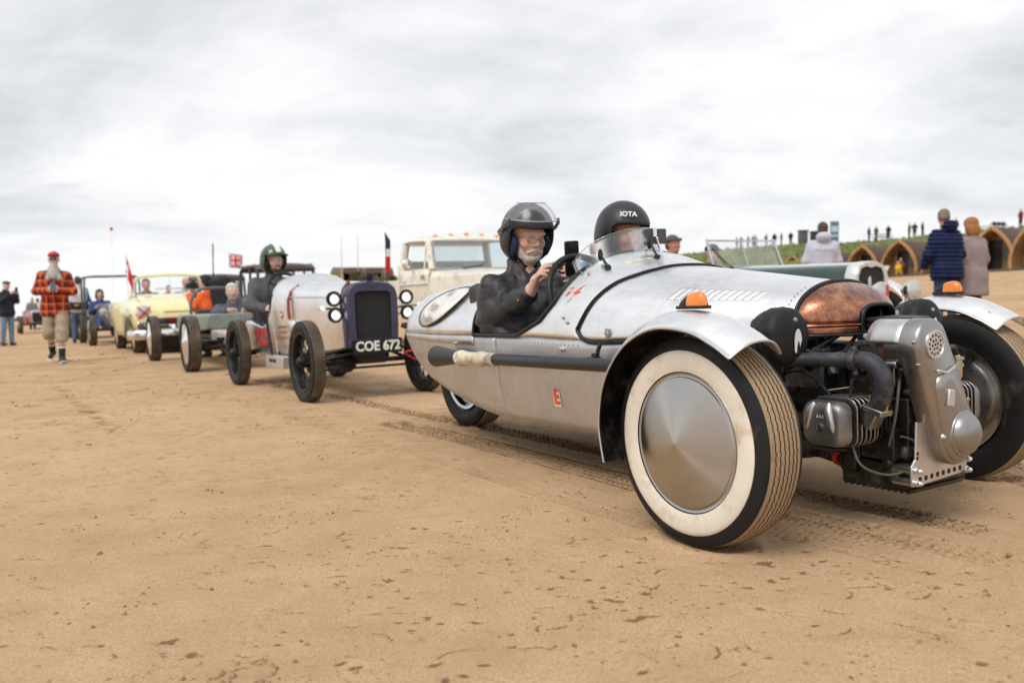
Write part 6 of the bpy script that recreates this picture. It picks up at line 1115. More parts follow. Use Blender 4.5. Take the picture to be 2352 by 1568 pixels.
# ---- cream pickup truck
TM = frame_mtx(-.45, 14.6, 32); tr = thing('pickup_truck', 'cream sixties pickup truck with amber roof lights behind the three-wheeler', 'truck', TM); CREAM = mat('aged_cream_paint', (.76, .72, .62), .38, coat=.25, var=.07, dirt=((.36, .22, .12), .12, 4.))
def build_truck():
    b = MB(); b.loft([[(x, -w, .45), (x, -w * 1.01, .9), (x, -w * .985, 1.16), (x, -w * .9, z), (x, 0, z + .03), (x, w * .9, z), (x, w * .985, 1.16), (x, w * 1.01, .9), (x, w, .45)] for x, w, z in ((1.62, .88, 1.10), (1.50, .93, 1.15), (.3, .95, 1.22), (-.12, .95, 1.26))]); b.build('front_body', CREAM, tr, bevel=.02)
    for s in (-1, 1):
        b = MB(); b.grid(lambda i, j: (-.13 - 1.12 * i, s * (.955 - .03 * (1 - j) ** 2 - .025 * (j > .92)), .48 + .80 * j), 6, 10); d = b.build('door', CREAM, tr, solid=.03)
        b = MB(); b.tube([(-.13, s * .965, 1.06), (-1.2, s * .965, 1.06)], .016, 6); b.build('swage_line', CREAM, d); b = MB(); b.box((-1.02, s * .975, 1.12), (.05, .015, .012)); b.build('handle', CHROME, d)
        b = MB(); b.tube(smooth_path([(-.16, s * .86, 1.28), (-.36, s * .80, 1.72), (-.50, s * .74, 1.80)], 5), .05, 8); b.tube([(-1.26, s * .88, 1.25), (-1.22, s * .80, 1.76)], .07, 8); b.rod((-.20, s * .90, 1.275), (-1.26, s * .90, 1.275), .03); b.tube([(-.42, s * .86, 1.28), (-.50, s * .78, 1.72)], .018, 6); b.build('pillar', CREAM, tr)
        b = MB(); b.ball((-.62, s * 1.08, 1.40), (.03, .085, .085), 12); b.rod((-.62, s * 1.06, 1.36), (-.55, s * .97, 1.22), .01); b.build('wing_mirror', CHROME, tr)
        b = MB(); b.lathe([(-.02, .12), (.0, .12), (.02, .09), (.03, .001)], (1.63, s * .66, .92), (1, 0, 0), 20); b.build('headlamp', LENSG, tr)
    text_obj('door_lettering', '142', .12, BLACK, tr, (-.30, -.972, 1.16), (1, 0, 0), (0, 0, 1))
    b = MB(); b.loft([[(x, w * math.cos(a), z + h_ * math.sin(a)) for a in np.linspace(0, math.pi, 14)] for x, w, z, h_ in ((-.36, .80, 1.74, .06), (-.46, .84, 1.77, .10), (-.9, .86, 1.79, .13), (-1.28, .85, 1.77, .11), (-1.34, .82, 1.74, .06))]); b.build('roof', CREAM, tr)
    P = [(-.15, -.80, 1.28), (-.36, -.72, 1.76), (-.36, .72, 1.76), (-.15, .80, 1.28)]; b = MB(); b.tube(P + [P[0]], .022, 8); b.build('screen_seal', mat('grey_seal', (.35, .34, .34), .5), tr); b = MB(); b.add(P, [(0, 1, 2, 3)]); b.build('windscreen', thin_glass('tinted_screen', (.62, .72, .74), .02, .25), tr)
    b = MB(); b.box((-1.31, 0, .95), (.03, .93, .45)); b.box((-1.31, 0, 1.43), (.02, .84, .04)); b.build('cab_back', CREAM, tr); b = MB(); b.add([(-1.30, -.7, 1.45), (-1.27, -.66, 1.74), (-1.27, .66, 1.74), (-1.30, .7, 1.45)], [(0, 1, 2, 3)]); b.build('rear_window', GLASS, tr)
    b = MB(); b.box((-1.05, 0, .95), (.12, .85, .22)); b.build('seat', mat('dark_blue_seat', (.03, .05, .08), .7), tr, bevel=.05); b = MB(); b.box((-.22, 0, 1.20), (.1, .9, .06)); b.build('dashboard', CREAM, tr)
    for k in range(5): b = MB(); y = -.60 + .30 * k; b.ball((-.50, y, 1.885 - .02 * abs(k - 2)), (.05, .045, .038), 12); b.build('roof_light', AMBER, tr)
    b = MB(); b.box((-2.6, -.88, .9), (1.25, .03, .25)); b.box((-2.6, .88, .9), (1.25, .03, .25)); b.box((-3.85, 0, .9), (.03, .88, .25)); b.box((-2.6, 0, .68), (1.25, .86, .02)); b.build('load_bed', CREAM, tr, bevel=.02)
    b = MB(); b.box((1.66, 0, .60), (.05, .92, .07)); b.build('bumper', CHROME, tr, bevel=.02); b = MB(); b.box((1.63, 0, .9), (.01, .52, .12)); b.build('grille', STEEL, tr); b = MB(); b.tube([(-.12, -.3, 1.30), (-.17, .1, 1.34)], .01, 6); b.build('wiper', SATIN, tr)
    for x in (.85, -2.6):
        for s in (-1, 1): wire_wheel(tr, (x, s * .80, .37), .375, .2, s, disc=CHROME, rub=RUBD)
build_truck()
flag('red white and black tricolour flag behind the truck cab', W(TM, (-1.75, -.95, 1.1)), W(TM, (-1.75, -.95, 2.02)), .17, .66, TRIC, droop=1.0, pole=SATIN)
# ---- dark green tourer
GM = frame_mtx(3.93, 9.6, 32); gc = thing('green_tourer', 'dark green vintage tourer with white radiator surround and folding screen', 'car', GM); BRG = mat('dark_green_paint', (.018, .052, .042), .3, coat=.6, var=.15); PALEM = mat('pale_silver_paint', (.66, .67, .68), .3, .3, coat=.3)
def build_g():
    b = MB(); b.loft(sections_body([(-.02, .25, .55, .86, 1.005), (-.6, .32, .52, .90, 1.015), (-1.3, .42, .50, .93, 1.03), (-1.62, .50, .48, .95, 1.04)]), cap=False); b.build('bonnet', BRG, gc, deg=50)
    b = MB(); b.loft([[(x, y * w, z) for y, z in ((-.78, zz - .045), (-.45, zz + .004), (0, zz + .018), (.45, zz + .004), (.78, zz - .045))] for x, w, zz in ((-.02, .25, 1.0), (-.6, .32, 1.01), (-1.3, .42, 1.025), (-1.62, .50, 1.035))], cap=False, closed=False); b.build('bonnet_top', PALEM, gc, solid=.006)
    b = MB(); b.loft([[(x, -w, .45), (x, -w * 1.03, .75), (x, -w, z), (x, -w + .05, z + .02), (x, w - .05, z + .02), (x, w, z), (x, w * 1.03, .75), (x, w, .45)] for x, w, z in ((-1.62, .50, .99), (-1.8, .56, .98), (-2.1, .60, .92), (-2.9, .62, .90), (-3.4, .55, .88), (-3.7, .35, .80))]); b.build('body', BRG, gc, bevel=.02)
    out = [(-.26, .45), (-.295, .70), (-.29, .88), (-.24, .975), (-.13, 1.015), (0, 1.025), (.13, 1.015), (.24, .975), (.29, .88), (.295, .70), (.26, .45)]; inn = [(-.19, .48), (-.225, .70), (-.225, .86), (-.18, .945), (-.08, .968), (0, .952), (.08, .968), (.18, .945), (.225, .86), (.225, .70), (.19, .48)]; n = len(out); b = MB()
    for dx, P in ((-.06, out), (.04, out), (.075, [(p[0] * .93, p[1] - .012) for p in out]), (.07, inn), (.04, inn)): b.v += [(dx, p[0], p[1]) for p in P]
    for r in range(4):
        for k in range(n - 1): b.f.append((r * n + k, r * n + k + 1, (r + 1) * n + k + 1, (r + 1) * n + k)); b.mi.append(0)
    rs = b.build('radiator_shell', PALEM, gc, deg=60); b = MB(); b.add([(.055, p[0], p[1]) for p in inn], [tuple(range(n))]); b.build('radiator_grille', GRILLE, rs, smooth=False)
    b = MB(); b.prism([(-.03, -.07), (.0, -.045), (.015, -.06), (.03, .02), (.015, .065), (-.02, .03), (-.012, -.01)], (.06, -.04, .79), (0, 1, .0), (0, .0, 1), (.012, 0, 0)); b.build('grille_badge', mat('cream_badge', (.70, .66, .52), .5), rs)
    for y, x in ((-.285, .26), (.285, .26)):
        c = (x + .12, y, .68)
        b = MB(); b.lathe([(-.14, .01), (-.12, .06), (-.06, .10), (0, .115), (.012, .112), (.012, .10)], c, (1, 0, 0), 22); hl = b.build('headlamp', CHROME, gc); b = MB(); b.lathe([(.010, .102), (.03, .06), (.035, .001)], c, (1, 0, 0), 18); b.build('lens', LENSG, hl); 
        if y < 0: b = MB(); b.box((c[0] + .035, c[1] + .06, c[2]), (.004, .016, .08)); b.build('tape', mat('red_tape', (.62, .05, .03), .5), hl)
        b = MB(); b.rod((x + .06, y, .62), (x, y * .55, .5), .018); b.build('lamp_post', CHROME, hl)
    for s in (-1, 1):
        b = MB(); b.grid(lambda i, j: (-.32 + .47 * math.cos(math.pi * (.02 + .95 * i)), s * (.56 + .22 * j), .36 + (.47 - .05 * abs(2 * j - 1) ** 2) * math.sin(math.pi * (.02 + .95 * i))), 22, 8); b.build('mudguard', PALEM, gc, solid=.008)
        for x in (-.32, -2.95): wire_wheel(gc, (x, s * .66, .355), .36, .13, s, rub=RUBD, rimm=STEEL)
    # folding screen
    P = [(-1.70, -.60, 1.05), (-1.82, -.58, 1.385), (-1.82, .58, 1.385), (-1.70, .60, 1.05)]; b = MB(); b.tube(P + [P[0]], .013, 8); b.rod((-1.70, 0, 1.05), (-1.82, 0, 1.385), .009); b.rod((-1.66, -.62, .98), (-1.82, -.60, 1.40), .016); b.rod((-1.66, .62, .98), (-1.82, .60, 1.40), .016); b.tube([(-1.68, -.5, 1.03), (-1.68, .5, 1.03)], .012, 6); sf = b.build('screen_frame', mat('frame_alu', (.62, .63, .64), .3, 1.), gc)
    b = MB(); b.add(P, [(0, 1, 2, 3)]); b.build('pane', thin_glass('old_glass', (.86, .89, .88), .02, .3), sf); b = MB(); b.tube([(-1.66, -.30, 1.03), (-1.72, -.42, 1.14), (-1.77, -.54, 1.28)], .012, 6, sq=(1, .5)); b.build('wiper', BLACK, sf)
    b = MB(); b.box((-2.75, 0, .85), (.08, .55, .22), rotm(0, -.15, 0)); b.build('seat', SEATBLK, gc, bevel=.05)
build_g()
BRHAT = mat('brown_leather_helmet', (.10, .052, .035), .6, bump=.4)
pg = person('person', 'driver of the green tourer in brown leather cap and goggles', GM, sit((-2.72, -.32, 1.40), arms='wheel', look=(.1, .05, 0)), [('jacket', cloth('brown_coat', (.08, .055, .04))), ('trousers', BLKCLO), ('hair', BRHAT)], h=.014, skin=SKIN2)
_c = np.array((-2.72, -.32, 1.40)); b = MB(); b.tube([_c + np.array((.0 + .118 * math.cos(a), .100 * math.sin(a), .062)) for a in np.linspace(0, 2 * math.pi, 26, endpoint=False)], .020, 8, closed=True, sq=(.5, 1)); b.build('goggles', mat('goggle_rubber', (.07, .075, .08), .35), pg)
person('person', 'passenger in dark cap seen through the tourer windscreen', GM, sit((-2.42, .10, 1.25), arms='lap'), [('jacket', BLKCLO), ('trousers', BLKCLO), ('cap', BLKCLO)], h=.016)
# ---------------------------------------------------------------- people on the sand
def at_px(px, d): return (px - 1176) / 2000 * d, d
def pm(x, y, ang): return frame_mtx(x, y, ang, False, float(gz(np.array(x), np.array(y))) - SLOPE * x)
PLAID = m_plaid(); TAN = cloth('khaki', (.36, .285, .20)); WHITEC = cloth('white', (.62, .63, .66)); NAVYC = cloth('navy_jacket', (.014, .020, .036))
M_ = pm(-7.42, 14.15, 24); J = stand(1.80, .16, 'phone', look=(0, -.04, 0), bulk=1.12); J.update(anR=(-.30, -.07, .19), knR=(.04, -.09, .50), anL=(.30, .10, .09), knL=(.20, .10, .50), toe=((.9, .25, .22), (.9, -.2, -.35)))
p = person('person', 'bearded man in red plaid shirt, red cap and khaki shorts walking', M_, J, [('shirt', PLAID, dict(t=.016, fold=.010, long=1, sleeve=1.)), ('shorts', TAN, dict(fold=.012)), ('sock', BLKCLO), ('shoe', SHOEB), ('long_beard', cloth('long_grey_beard', (.46, .43, .40))), ('cap', mat('cap_black', (.02, .018, .018), .7), dict(front=mat('cap_red', (.55, .03, .02), .7))), ('glasses', BLACK, dict(dark=1))], h=.0125)
for k, s in enumerate('LR'):
    a = np.array(J['an' + s]); q = np.array(J['kn' + s]); b = MB(); d = q - a; b.tube([a + d * .38, a + d * .44], .061, 14); b.build('sock_band', WHITE, p)
    b = MB(); td = unit(J['toe'][k]); b.prism([(v[0] * 1.0 + .055, v[1]) for v in roundrect(.135, .046, .04)], a - np.array((0, 0, .088)), td, np.cross((0, 0, 1), td), (0, 0, .022)); b.build('sole', WHITE, p)
phone(M_, (.36, .0, 1.24), (0, -1, 0), (.55, 0, .83), 'dark phone in the hands of the man in plaid')
M_ = pm(-11.75, 23.6, 205); p = person('person', 'man seen from behind in white gilet over blue sleeves and jeans', M_, stand(1.80, .05, 'front', bulk=1.15), [('jersey', cloth('teal_sleeves', (.02, .16, .30))), ('vest', WHITEC, dict(t=.03, collar=1)), ('jeans', JEANS), ('shoe', SHOEB), ('hair', cloth('brown_hair', (.09, .055, .035)))], h=.017)
sdf_obj('vest_hem', [RC((0, .085, 1.02), (0, -.085, 1.02), .175, k=.05), RC((0, .085, .95), (0, -.085, .95), .172, k=.05), BX((0, 0, .80), (.3, .4, .09), op='s'), BX((0, 0, 1.22), (.3, .4, .09), op='s')], .018, BLKCLO, p)
b = MB(); b.box((-.195, .03, 1.02), (.006, .05, .022)); b.build('vest_logo', mat('gold_print', (.55, .38, .05), .6), p)
M_ = pm(-13.75, 23.7, 62); person('person', 'man in flat cap and dark jacket holding up a phone at the left edge', M_, stand(1.76, .03, 'photo', look=(0, 0, 0), bulk=1.12), [('jacket', NAVYC), ('jeans', cloth('light_denim', (.16, .24, .36))), ('shoe', SHOEB), ('flat_cap', cloth('cap_grey', (.05, .052, .058)))], h=.015)
phone(M_, (.46, 0, 1.50), (0, 1, 0), (0, 0, 1), 'phone raised by the man in the flat cap')
person('person', 'small figure in white overalls far down the beach', pm(-27.0, 49.6, 160), stand(1.76, .08, 'front'), [('jacket', WHITEC), ('trousers', WHITEC), ('shoe', SHOEB), ('hair', cloth('brown_hair', (.09, .055, .035)))], h=.024)
person('person', 'far figure in maroon top between the queued hot rods', pm(-13.2, 33.5, 30), stand(1.74, 0, 'front'), [('shirt', cloth('maroon', (.22, .04, .05))), ('trousers', BLKCLO), ('hair', cloth('brown_hair', (.09, .055, .035)))], h=.024)
hot_rod('black hot rod far back behind the man in plaid', frame_mtx(-19.0, 45.0, 31), (.03, .03, .035), w=.50); person('person', 'distant onlooker in grey coat behind the dark red racer', pm(-24.5, 44.5, 60), stand(1.75, 0, 'pocket'), [('coat', cloth('grey_coat', (.16, .16, .17))), ('trousers', BLKCLO)], h=.03)
hot_rod('lime green racer cut off by the left edge', frame_mtx(-15.75, 24.9, 31), (.40, .62, .06), R=.38, w=.46, screen=False)
# photographer in orange beside the tub racer, a bulky black backpack on him
M_ = pm(-4.86, 14.3, 250); J = stand(1.66, .1, 'photo', lean=.16, bulk=1.15, look=(0, .1, 0))
for k in ('shL', 'shR', 'neck', 'head', 'elL', 'elR', 'wrL', 'wrR', 'hipL', 'hipR'): J[k] = tuple(np.array(J[k]) - (0, 0, .33 if k[:3] != 'hip' else .28))
J['knL'] = (.30, .14, .42); J['knR'] = (.26, -.14, .42); person('person', 'crouching photographer in orange vest beside the tub racer', M_, J, [('jacket', cloth('orange_vest', (.75, .11, .02))), ('trousers', BLKCLO), ('shoe', SHOEB), ('hair', cloth('black_hair', (.02, .018, .017)))], h=.016)
r_ = thing('camera', 'black camera at the face of the photographer in orange', 'camera', M_ @ Matrix.Translation((.44, 0, 1.16))); b = MB(); b.box((0, 0, 0), (.04, .075, .055)); b.box((-.0, 0, .065), (.03, .03, .02)); b.build('camera_body', BLACK, r_, bevel=.01); b = MB(); b.lathe([(.03, .04), (.12, .042), (.13, .045), (.135, .03)], (0, 0, 0), (1, 0, 0), 16); b.build('lens', BLACK, r_)
r_ = thing('backpack', 'large black camera backpack worn by the photographer in orange', 'backpack', M_ @ Matrix.Translation((-.16, -.02, 1.02))); sdf_obj('bag', [BX((0, 0, 0), (.09, .14, .20), rotm(0, .2, 0), .06, k=.04), BX((-.11, 0, -.06), (.03, .10, .10), rotm(0, .2, 0), .05, k=.04), EL((.03, 0, .22), (.14, .17, .09), k=.05)], .015, CLOTHBLK, r_, fold=.012); b = MB(); b.box((-.20, 0, .0), (.004, .06, .012)); b.build('print', WHITE, r_)
x, y = at_px(1363, 18.); person('person', 'man in bright blue jacket glimpsed beyond the raised phone', pm(x, y, 200), stand(1.80, 0, 'front'), [('jacket', cloth('bright_blue', (.03, .22, .45))), ('trousers', BLKCLO), ('hair', cloth('light_brown_hair', (.20, .12, .075)))], h=.02)
x, y = at_px(1886, 14.6); p = person('person', 'man in pale lilac hooded top with his back turned', pm(x, y, 172), stand(1.83, .02, 'front', bulk=1.12), [('hoodie', cloth('lilac_white', (.52, .53, .62), var=.05), dict(t=.020, fold=.010, fs=6, sleeve=.9)), ('trousers', BLKCLO), ('shoe', SHOEB), ('hair', cloth('brown_hair', (.09, .055, .035)))], h=.0145)
text_obj('back_print', 'AVALANCHE', .055, mat('print_grey', (.30, .31, .36), .7), p, (-.172, 0, 1.36), (0, -1, 0), (0, 0, 1))
# man in navy quilted jacket
x, y = at_px(2172, 13.0); M_ = pm(x, y, 196); J = stand(1.84, .02, 'down', lean=.05, look=(-.55, .42, 0), bulk=1.34); J.update(elR=(.06, -.30, 1.17), wrR=(.26, -.36, .98), elL=(.06, .29, 1.16), wrL=(.20, .24, .98))
PUFF = cloth('navy_quilt', (.008, .015, .062), .72, bs=60, spec=.25); person('person', 'man in navy quilted jacket and jeans looking down', M_, J, [('puffer', PUFF, dict(t=.026, fold=.004, h=.011, rib=.028, rp=.062, long=1)), ('jeans', cloth('dark_denim', (.03, .07, .14))), ('shoe', SHOEB), ('hair', cloth('cropped_grey_hair', (.20, .15, .13)))], h=.0145, skin=SKIN2)
x, y = at_px(2232, 13.3); M_ = pm(x, y, 205); J = stand(1.70, .02, 'down', lean=.03, look=(-.5, .2, 0), bulk=1.1); person('person', 'woman with ginger hair in long mauve coat', M_, J, [('coat', cloth('mauve_wool', (.27, .215, .215), var=.06), dict(t=.024, fold=.008, fs=6)), ('trousers', BLKCLO), ('shoe', SHOEB), ('long_hair', cloth('ginger_hair', (.34, .16, .055)))], h=.0145)
r_ = thing('drinks_bottle', 'dark teal bottle held between the couple', 'bottle', M_ @ Matrix.Translation((.10, .30, .78))); b = MB(); b.lathe([(0, .001), (0, .036), (.005, .04), (.18, .04), (.20, .025), (.21, .025), (.25, .027), (.255, .001)], (0, 0, 0), (0, 0, 1), 16); b.build('flask', mat('teal_bottle', (.012, .10, .10), .35), r_)
# ---------------------------------------------------------------- wooden pods under the bank
WOOD = mat('pale_timber', (.44, .235, .095), .7, var=.2, vs=3, bump=.2); WOODD = mat('timber_lining', (.42, .25, .115), .75, var=.25, vs=2.5, bump=.2)
def m_shingle():
    t = NT('brown_shingles'); s = t.sep(); c = t.math('FRACT', t.math('MULTIPLY', s[2], 7.)); f = t.noise(3, 4); t.set(Base_Color=t.mix(t.ramp(c, [(0, .7), (.2, 0.)]), t.ramp(f, [(.3, (.075, .047, .036)), (.7, (.13, .085, .065))]), (.03, .02, .017)), Roughness=.85); t.bump(c, .6, .03); return t.m
SHING = m_shingle()
def ogive(w, h, n=12):
    """pointed arch from right foot over the apex to left foot"""
    R = []
    for k in range(n + 1): f = k / n; z = h * f; y = w * (1 - f ** 2.15) ** .80 * (1 - .10 * (1 - f) ** 3) if f < 1 else 0; R.append((y, z))
    return R + [(-y, z) for y, z in R[::-1][1:]]
def pod():
    r = bpy.data.objects.new('timber_pod', None); COL.objects.link(r); r['category'] = 'hut'; r['group'] = 'timber pods below the bank'
    O, I = ogive(1.52, 2.72), ogive(1.34, 2.50); n = len(O)
    b = MB(); b.loft([[(x, y, z) for y, z in O] for x in (.0, -1.2, -2.4, -3.6, -4.8)], cap=False, closed=False); b.build('roof', SHING, r, solid=.06)
    b = MB()
    for dx, P in ((.12, O), (.12, I), (-.12, I)): b.v += [(dx, y, z) for y, z in P]
    b.v += [(-.12, y * 1.01, z + .01) for y, z in O]; m = 4
    for q in range(4):
        for k in range(n - 1): b.f.append((q * n + k, q * n + k + 1, ((q + 1) % 4) * n + k + 1, ((q + 1) % 4) * n + k)); b.mi.append(0)
    b.build('front_arch', WOOD, r, bevel=.02)
    b = MB(); b.loft([[(x, y * .99, z) for y, z in I] for x in (-.1, -1.3)], cap=False, closed=False); b.build('porch_lining', WOODD, r)
    b = MB(); b.add([(-1.3, y, z) for y, z in I], [tuple(range(n))]); b.build('front_wall', WOODD, r)
    b = MB(); b.box((-1.27, -.25, .98), (.03, .40, .95)); d = b.build('door', mat('door_dark', (.025, .02, .018), .4), r); b = MB(); b.box((-1.25, .52, 1.1), (.03, .28, .35)); b.build('window', mat('pod_glass', (.10, .10, .10), .15), r); b = MB(); b.box((-1.05, -.70, 1.0), (.35, .03, .95), rotm(0, 0, .5)); b.build('open_door_leaf', mat('door_orange_timber', (.50, .25, .08), .6), r); b = MB(); b.box((-.4, 0, -.04), (1.0, 1.5, .06)); b.build('deck', mat('deck_grey', (.12, .105, .09), .8), r)
    return r
POD0 = pod()
PODS = [(2375, 52.5, 'timber pod cut off by the right edge of the picture'), (2272, 57.5, 'timber pod with a dark figure standing in its porch'), (2162, 64, 'timber pod mostly hidden behind the navy quilted jacket'), (2061, 71, 'timber pod with open door and deckchairs in front'), (1977, 78, 'timber pod just right of the lilac hooded top'), (1893, 88, 'timber pod hidden behind the lilac hooded top'), (1818, 97, 'timber pod between the tourer screen and the lilac top'), (1752, 109, 'timber pod seen through the right pane of the tourer screen'), (1688, 122, 'timber pod seen through the middle of the tourer screen')]
POD_POS = []
for i, (px, d, lb) in enumerate(PODS):
    x, y = at_px(px, d); z = float(gz(np.array(x), np.array(y))) + .06; o = POD0 if i == 0 else copy_tree(POD0); o.matrix_world = frame_mtx(x, y, -52 + i * 1.2, False, z - SLOPE * x) @ Matrix.Scale(1.08, 4); o['label'] = lb; POD_POS.append(o.matrix_world.copy())
# boardwalk edge in front of the pods
b = MB(); P = []
for m in POD_POS: q = m @ Vector((1.3, 0, 0)); P.append((q.x, q.y, q.z - .12))
P = [tuple(np.array(P[0]) + (np.array(P[0]) - np.array(P[1])) * 1.5)] + P
b.tube(P, .16, 4); tag(b.build('boardwalk', mat('boardwalk_timber', (.06, .05, .042), .85), None), kind='structure')
person('person', 'dark figure standing in a pod porch', POD_POS[1] @ Matrix.Translation((-.2, -.45, 0)), stand(1.75), [('jacket', BLKCLO), ('trousers', BLKCLO)], h=.035)
person('person', 'seated figure in red by the open pod door', POD_POS[3] @ Matrix.Translation((.2, .25, -.02)), sit((0, 0, 1.22), arms='lap'), [('jacket', cloth('dull_red', (.25, .03, .03))), ('trousers', BLKCLO), ('hair', cloth('white_hair', (.55, .54, .52)))], h=.035)
person('person', 'figure in yellow coat bending in front of a pod', POD_POS[3] @ Matrix.Translation((2.0, .95, -.25)), stand(1.25, .1, 'front', lean=.15), [('coat', cloth('yellow_coat', (.75, .45, .01))), ('trousers', BLKCLO)], h=.035)
for k, (dx, dy, lb) in enumerate(((2.2, -.15, 'pale deckchair nearer the figure in yellow'), (2.0, -1.65, 'pale deckchair farther from the figure in yellow'))):
    r_ = thing('deckchair', lb, 'deckchair', POD_POS[3] @ Matrix.Translation((dx, dy, -.2)), group='deckchairs outside the pods'); b = MB()
    for s in (-1, 1): b.rod((.5, s * .3, 0), (-.5, s * .3, .95), .025); b.rod((-.45, s * .3, 0), (.45, s * .3, .5), .025)
    b.build('frame', WOOD, r_); b = MB(); b.grid(lambda i, j: (.42 - .9 * i, .28 * (2 * j - 1), .45 - .25 * math.sin(math.pi * i) + .48 * i), 10, 3); b.build('sling', mat('pale_canvas', (.55, .62, .58), .8), r_, solid=.01)
# ---------------------------------------------------------------- grass bank and what stands on it
RIDGE = [(3300, 60, 6.6), (2800, 68, 6.75), (2352, 78, 7.0), (2261, 83, 6.95), (2117, 92, 7.05), (1937, 103, 7.15), (1771, 112, 7.3), (1560, 130, 7.0), (1330, 165, 6.8), (1080, 220, 7.2), (860, 300, 7.0), (740, 420, 6.0), (560, 620, 2.0), (300, 800, -8.)]
RP = smooth_path([(*at_px(px, d), z) for px, d, z in RIDGE], 10)
def build_bank():
    b = MB(); n = len(RP); rows = [(.0, 1.), (.05, .97), (.14, .80), (.24, .52), (.34, .22), (.42, -.05)]
    def bp(i, j):
        k = min(int(i * (n - 1) + .5), n - 1); x, y, z = RP[k]; d = math.hypot(x, y); u = np.array((-.80, -.60)); t = j * 19 * (1 + max(0, d - 100) / 260); q = np.array((x, y)) + u * t; g = float(gz(np.array(q[0]), np.array(q[1]))) - .3
        s = 1 - j; pr = s * s * (3 - 2 * s); nz = (vnoise(np.array([[x * .22, y * .22, j * 4]]))[0] - .5) * 1.0 * math.sin(math.pi * min(1, j * 1.02)) + (vnoise(np.array([[x * .6, y * .6, j * 9]]))[0] - .5) * .25
        return (q[0], q[1], g + (z - g) * pr + nz)
    b.grid(bp, n, 14)
    def back(i, j): k = min(int(i * (n - 1) + .5), n - 1); x, y, z = RP[k]; p = bp(i, 0); return (p[0] + 60 * j, p[1] + 60 * j, p[2] + .15 * j - 3 * j * j)
    b.grid(back, n, 5)
    t = NT('grass_bank_material'); a = t.noise(.35, 5, .65); f = t.noise(3.5, 5, .7); c = t.ramp(t.math('ADD', t.math('MULTIPLY', a, .6), t.math('MULTIPLY', f, .4)), [(.36, (.060, .078, .018)), (.5, (.125, .145, .032)), (.64, (.215, .215, .062)), (.74, (.29, .25, .12))]); t.set(Base_Color=c, Roughness=.95); t.bump(f, .5, .12)
    o = b.build('grass_bank', t.m, None, deg=80); tag(o, kind='structure')
    # tufts along the ridge so the outline is uneven
    rs = np.random.RandomState(5); b = MB()
    for k in range(1300):
        i = rs.rand() ** .7 * .62; j = rs.rand() * .6; p = np.array(bp(i, j)); d = np.hypot(p[0], p[1]); h_ = (.05 + .12 * rs.rand()) * (1 + d / 300); w = h_ * 1.2; a = rs.rand() * 6.28; u = np.array((math.cos(a), math.sin(a), 0)) * w
        b.add([p - u, p + u, p + u * .3 + (0, 0, h_), p - u * .4 + (0, 0, h_ * .7)], [(0, 1, 2, 3)])
    o = b.build('grass_tufts', t.m, None, smooth=False, merge=False, recalc=False); tag(o, 'rough tufts of grass over the bank behind the pods', 'grass', kind='stuff')
build_bank()
def ridge_at(px):
    P = RP; q = 1176 + 2000 * P[:, 0] / P[:, 1]; k = int(np.argmin(np.abs(q - px))); a, b_ = (k, k + 1) if k + 1 < len(P) else (k - 1, k)
    if (q[a] - px) * (q[b_] - px) > 0 and k > 0: a, b_ = k - 1, k
    f = (px - q[a]) / (q[b_] - q[a] + 1e-9); return P[a] + (P[b_] - P[a]) * np.clip(f, 0, 1)
FAR = [(1690, 'black'), (1700, 'red'), (1716, 'black'), (1728, 'dull_red'), (1733, 'pale'), (1757, 'olive'), (1776, 'black'), (1792, 'dull_red'), (1813, 'black'), (1992, 'black'), (2008, 'dark_grey'), (2036, 'black'), (2084, 'olive'), (2096, 'black'), (2114, 'black'), (2190, 'dull_red'), (2338, 'dull_red')]
FARC = dict(black=(.015, .015, .018), red=(.35, .03, .03), dull_red=(.20, .03, .04), pale=(.35, .36, .38), olive=(.07, .09, .04), dark_grey=(.06, .06, .07))
def far_label(i, px, c): 
    side = 'above the tourer windscreen' if px < 1830 else ('left of the picnic table' if px < 2000 else ('by the picnic table' if px < 2050 else ('above the pod with deckchairs' if px < 2150 else 'above the right-hand pods')))
    return side
_fig = {}; cnt = {}
for i, (px, c) in enumerate(FAR):
    pose = ('down', 'front', 'pocket')[i % 3]; x, y, z = ridge_at(px)
    if pose not in _fig:
        o = person('person', 'x', None, stand(1.75, .04 * (i % 3), pose), [('jacket', cloth('far_' + c, FARC[c])), ('trousers', BLKCLO)], h=.045); _fig[pose] = o
    else:
        o = copy_tree(_fig[pose])
        for ch in o.children:
            if ch.name.startswith('jacket'): me = ch.data.copy(); me.materials.clear(); me.materials.append(cloth('far_' + c, FARC[c])); ch.data = me
    o.location = (x, y, z - .05); o.rotation_euler = (0, 0, i * 1.3); s = far_label(i, px, c); cnt[s] = cnt.get(s, 0) + 1; ordw = ('first', 'second', 'third', 'fourth', 'fifth', 'sixth', 'seventh', 'eighth', 'ninth')[cnt[s] - 1]
    o['label'] = 'tiny figure on the grassy ridge, %s from the left %s' % (ordw, s); o['category'] = 'person'; o['group'] = 'tiny figures along the ridge'
def on_ridge(px, dz=0.): x, y, z = ridge_at(px); return (x, y, z + dz)
r_ = thing('picnic_table', 'picnic table silhouetted on the ridge between tiny figures', 'table', loc=on_ridge(2022, -.1)); b = MB(); b.box((0, 0, .74), (.95, .38, .03)); b.build('top', WOODD, r_); 
for q in (-1, 1): b = MB(); b.box((0, q * .65, .45), (.95, .13, .03)); b.build('bench', WOODD, r_)
 
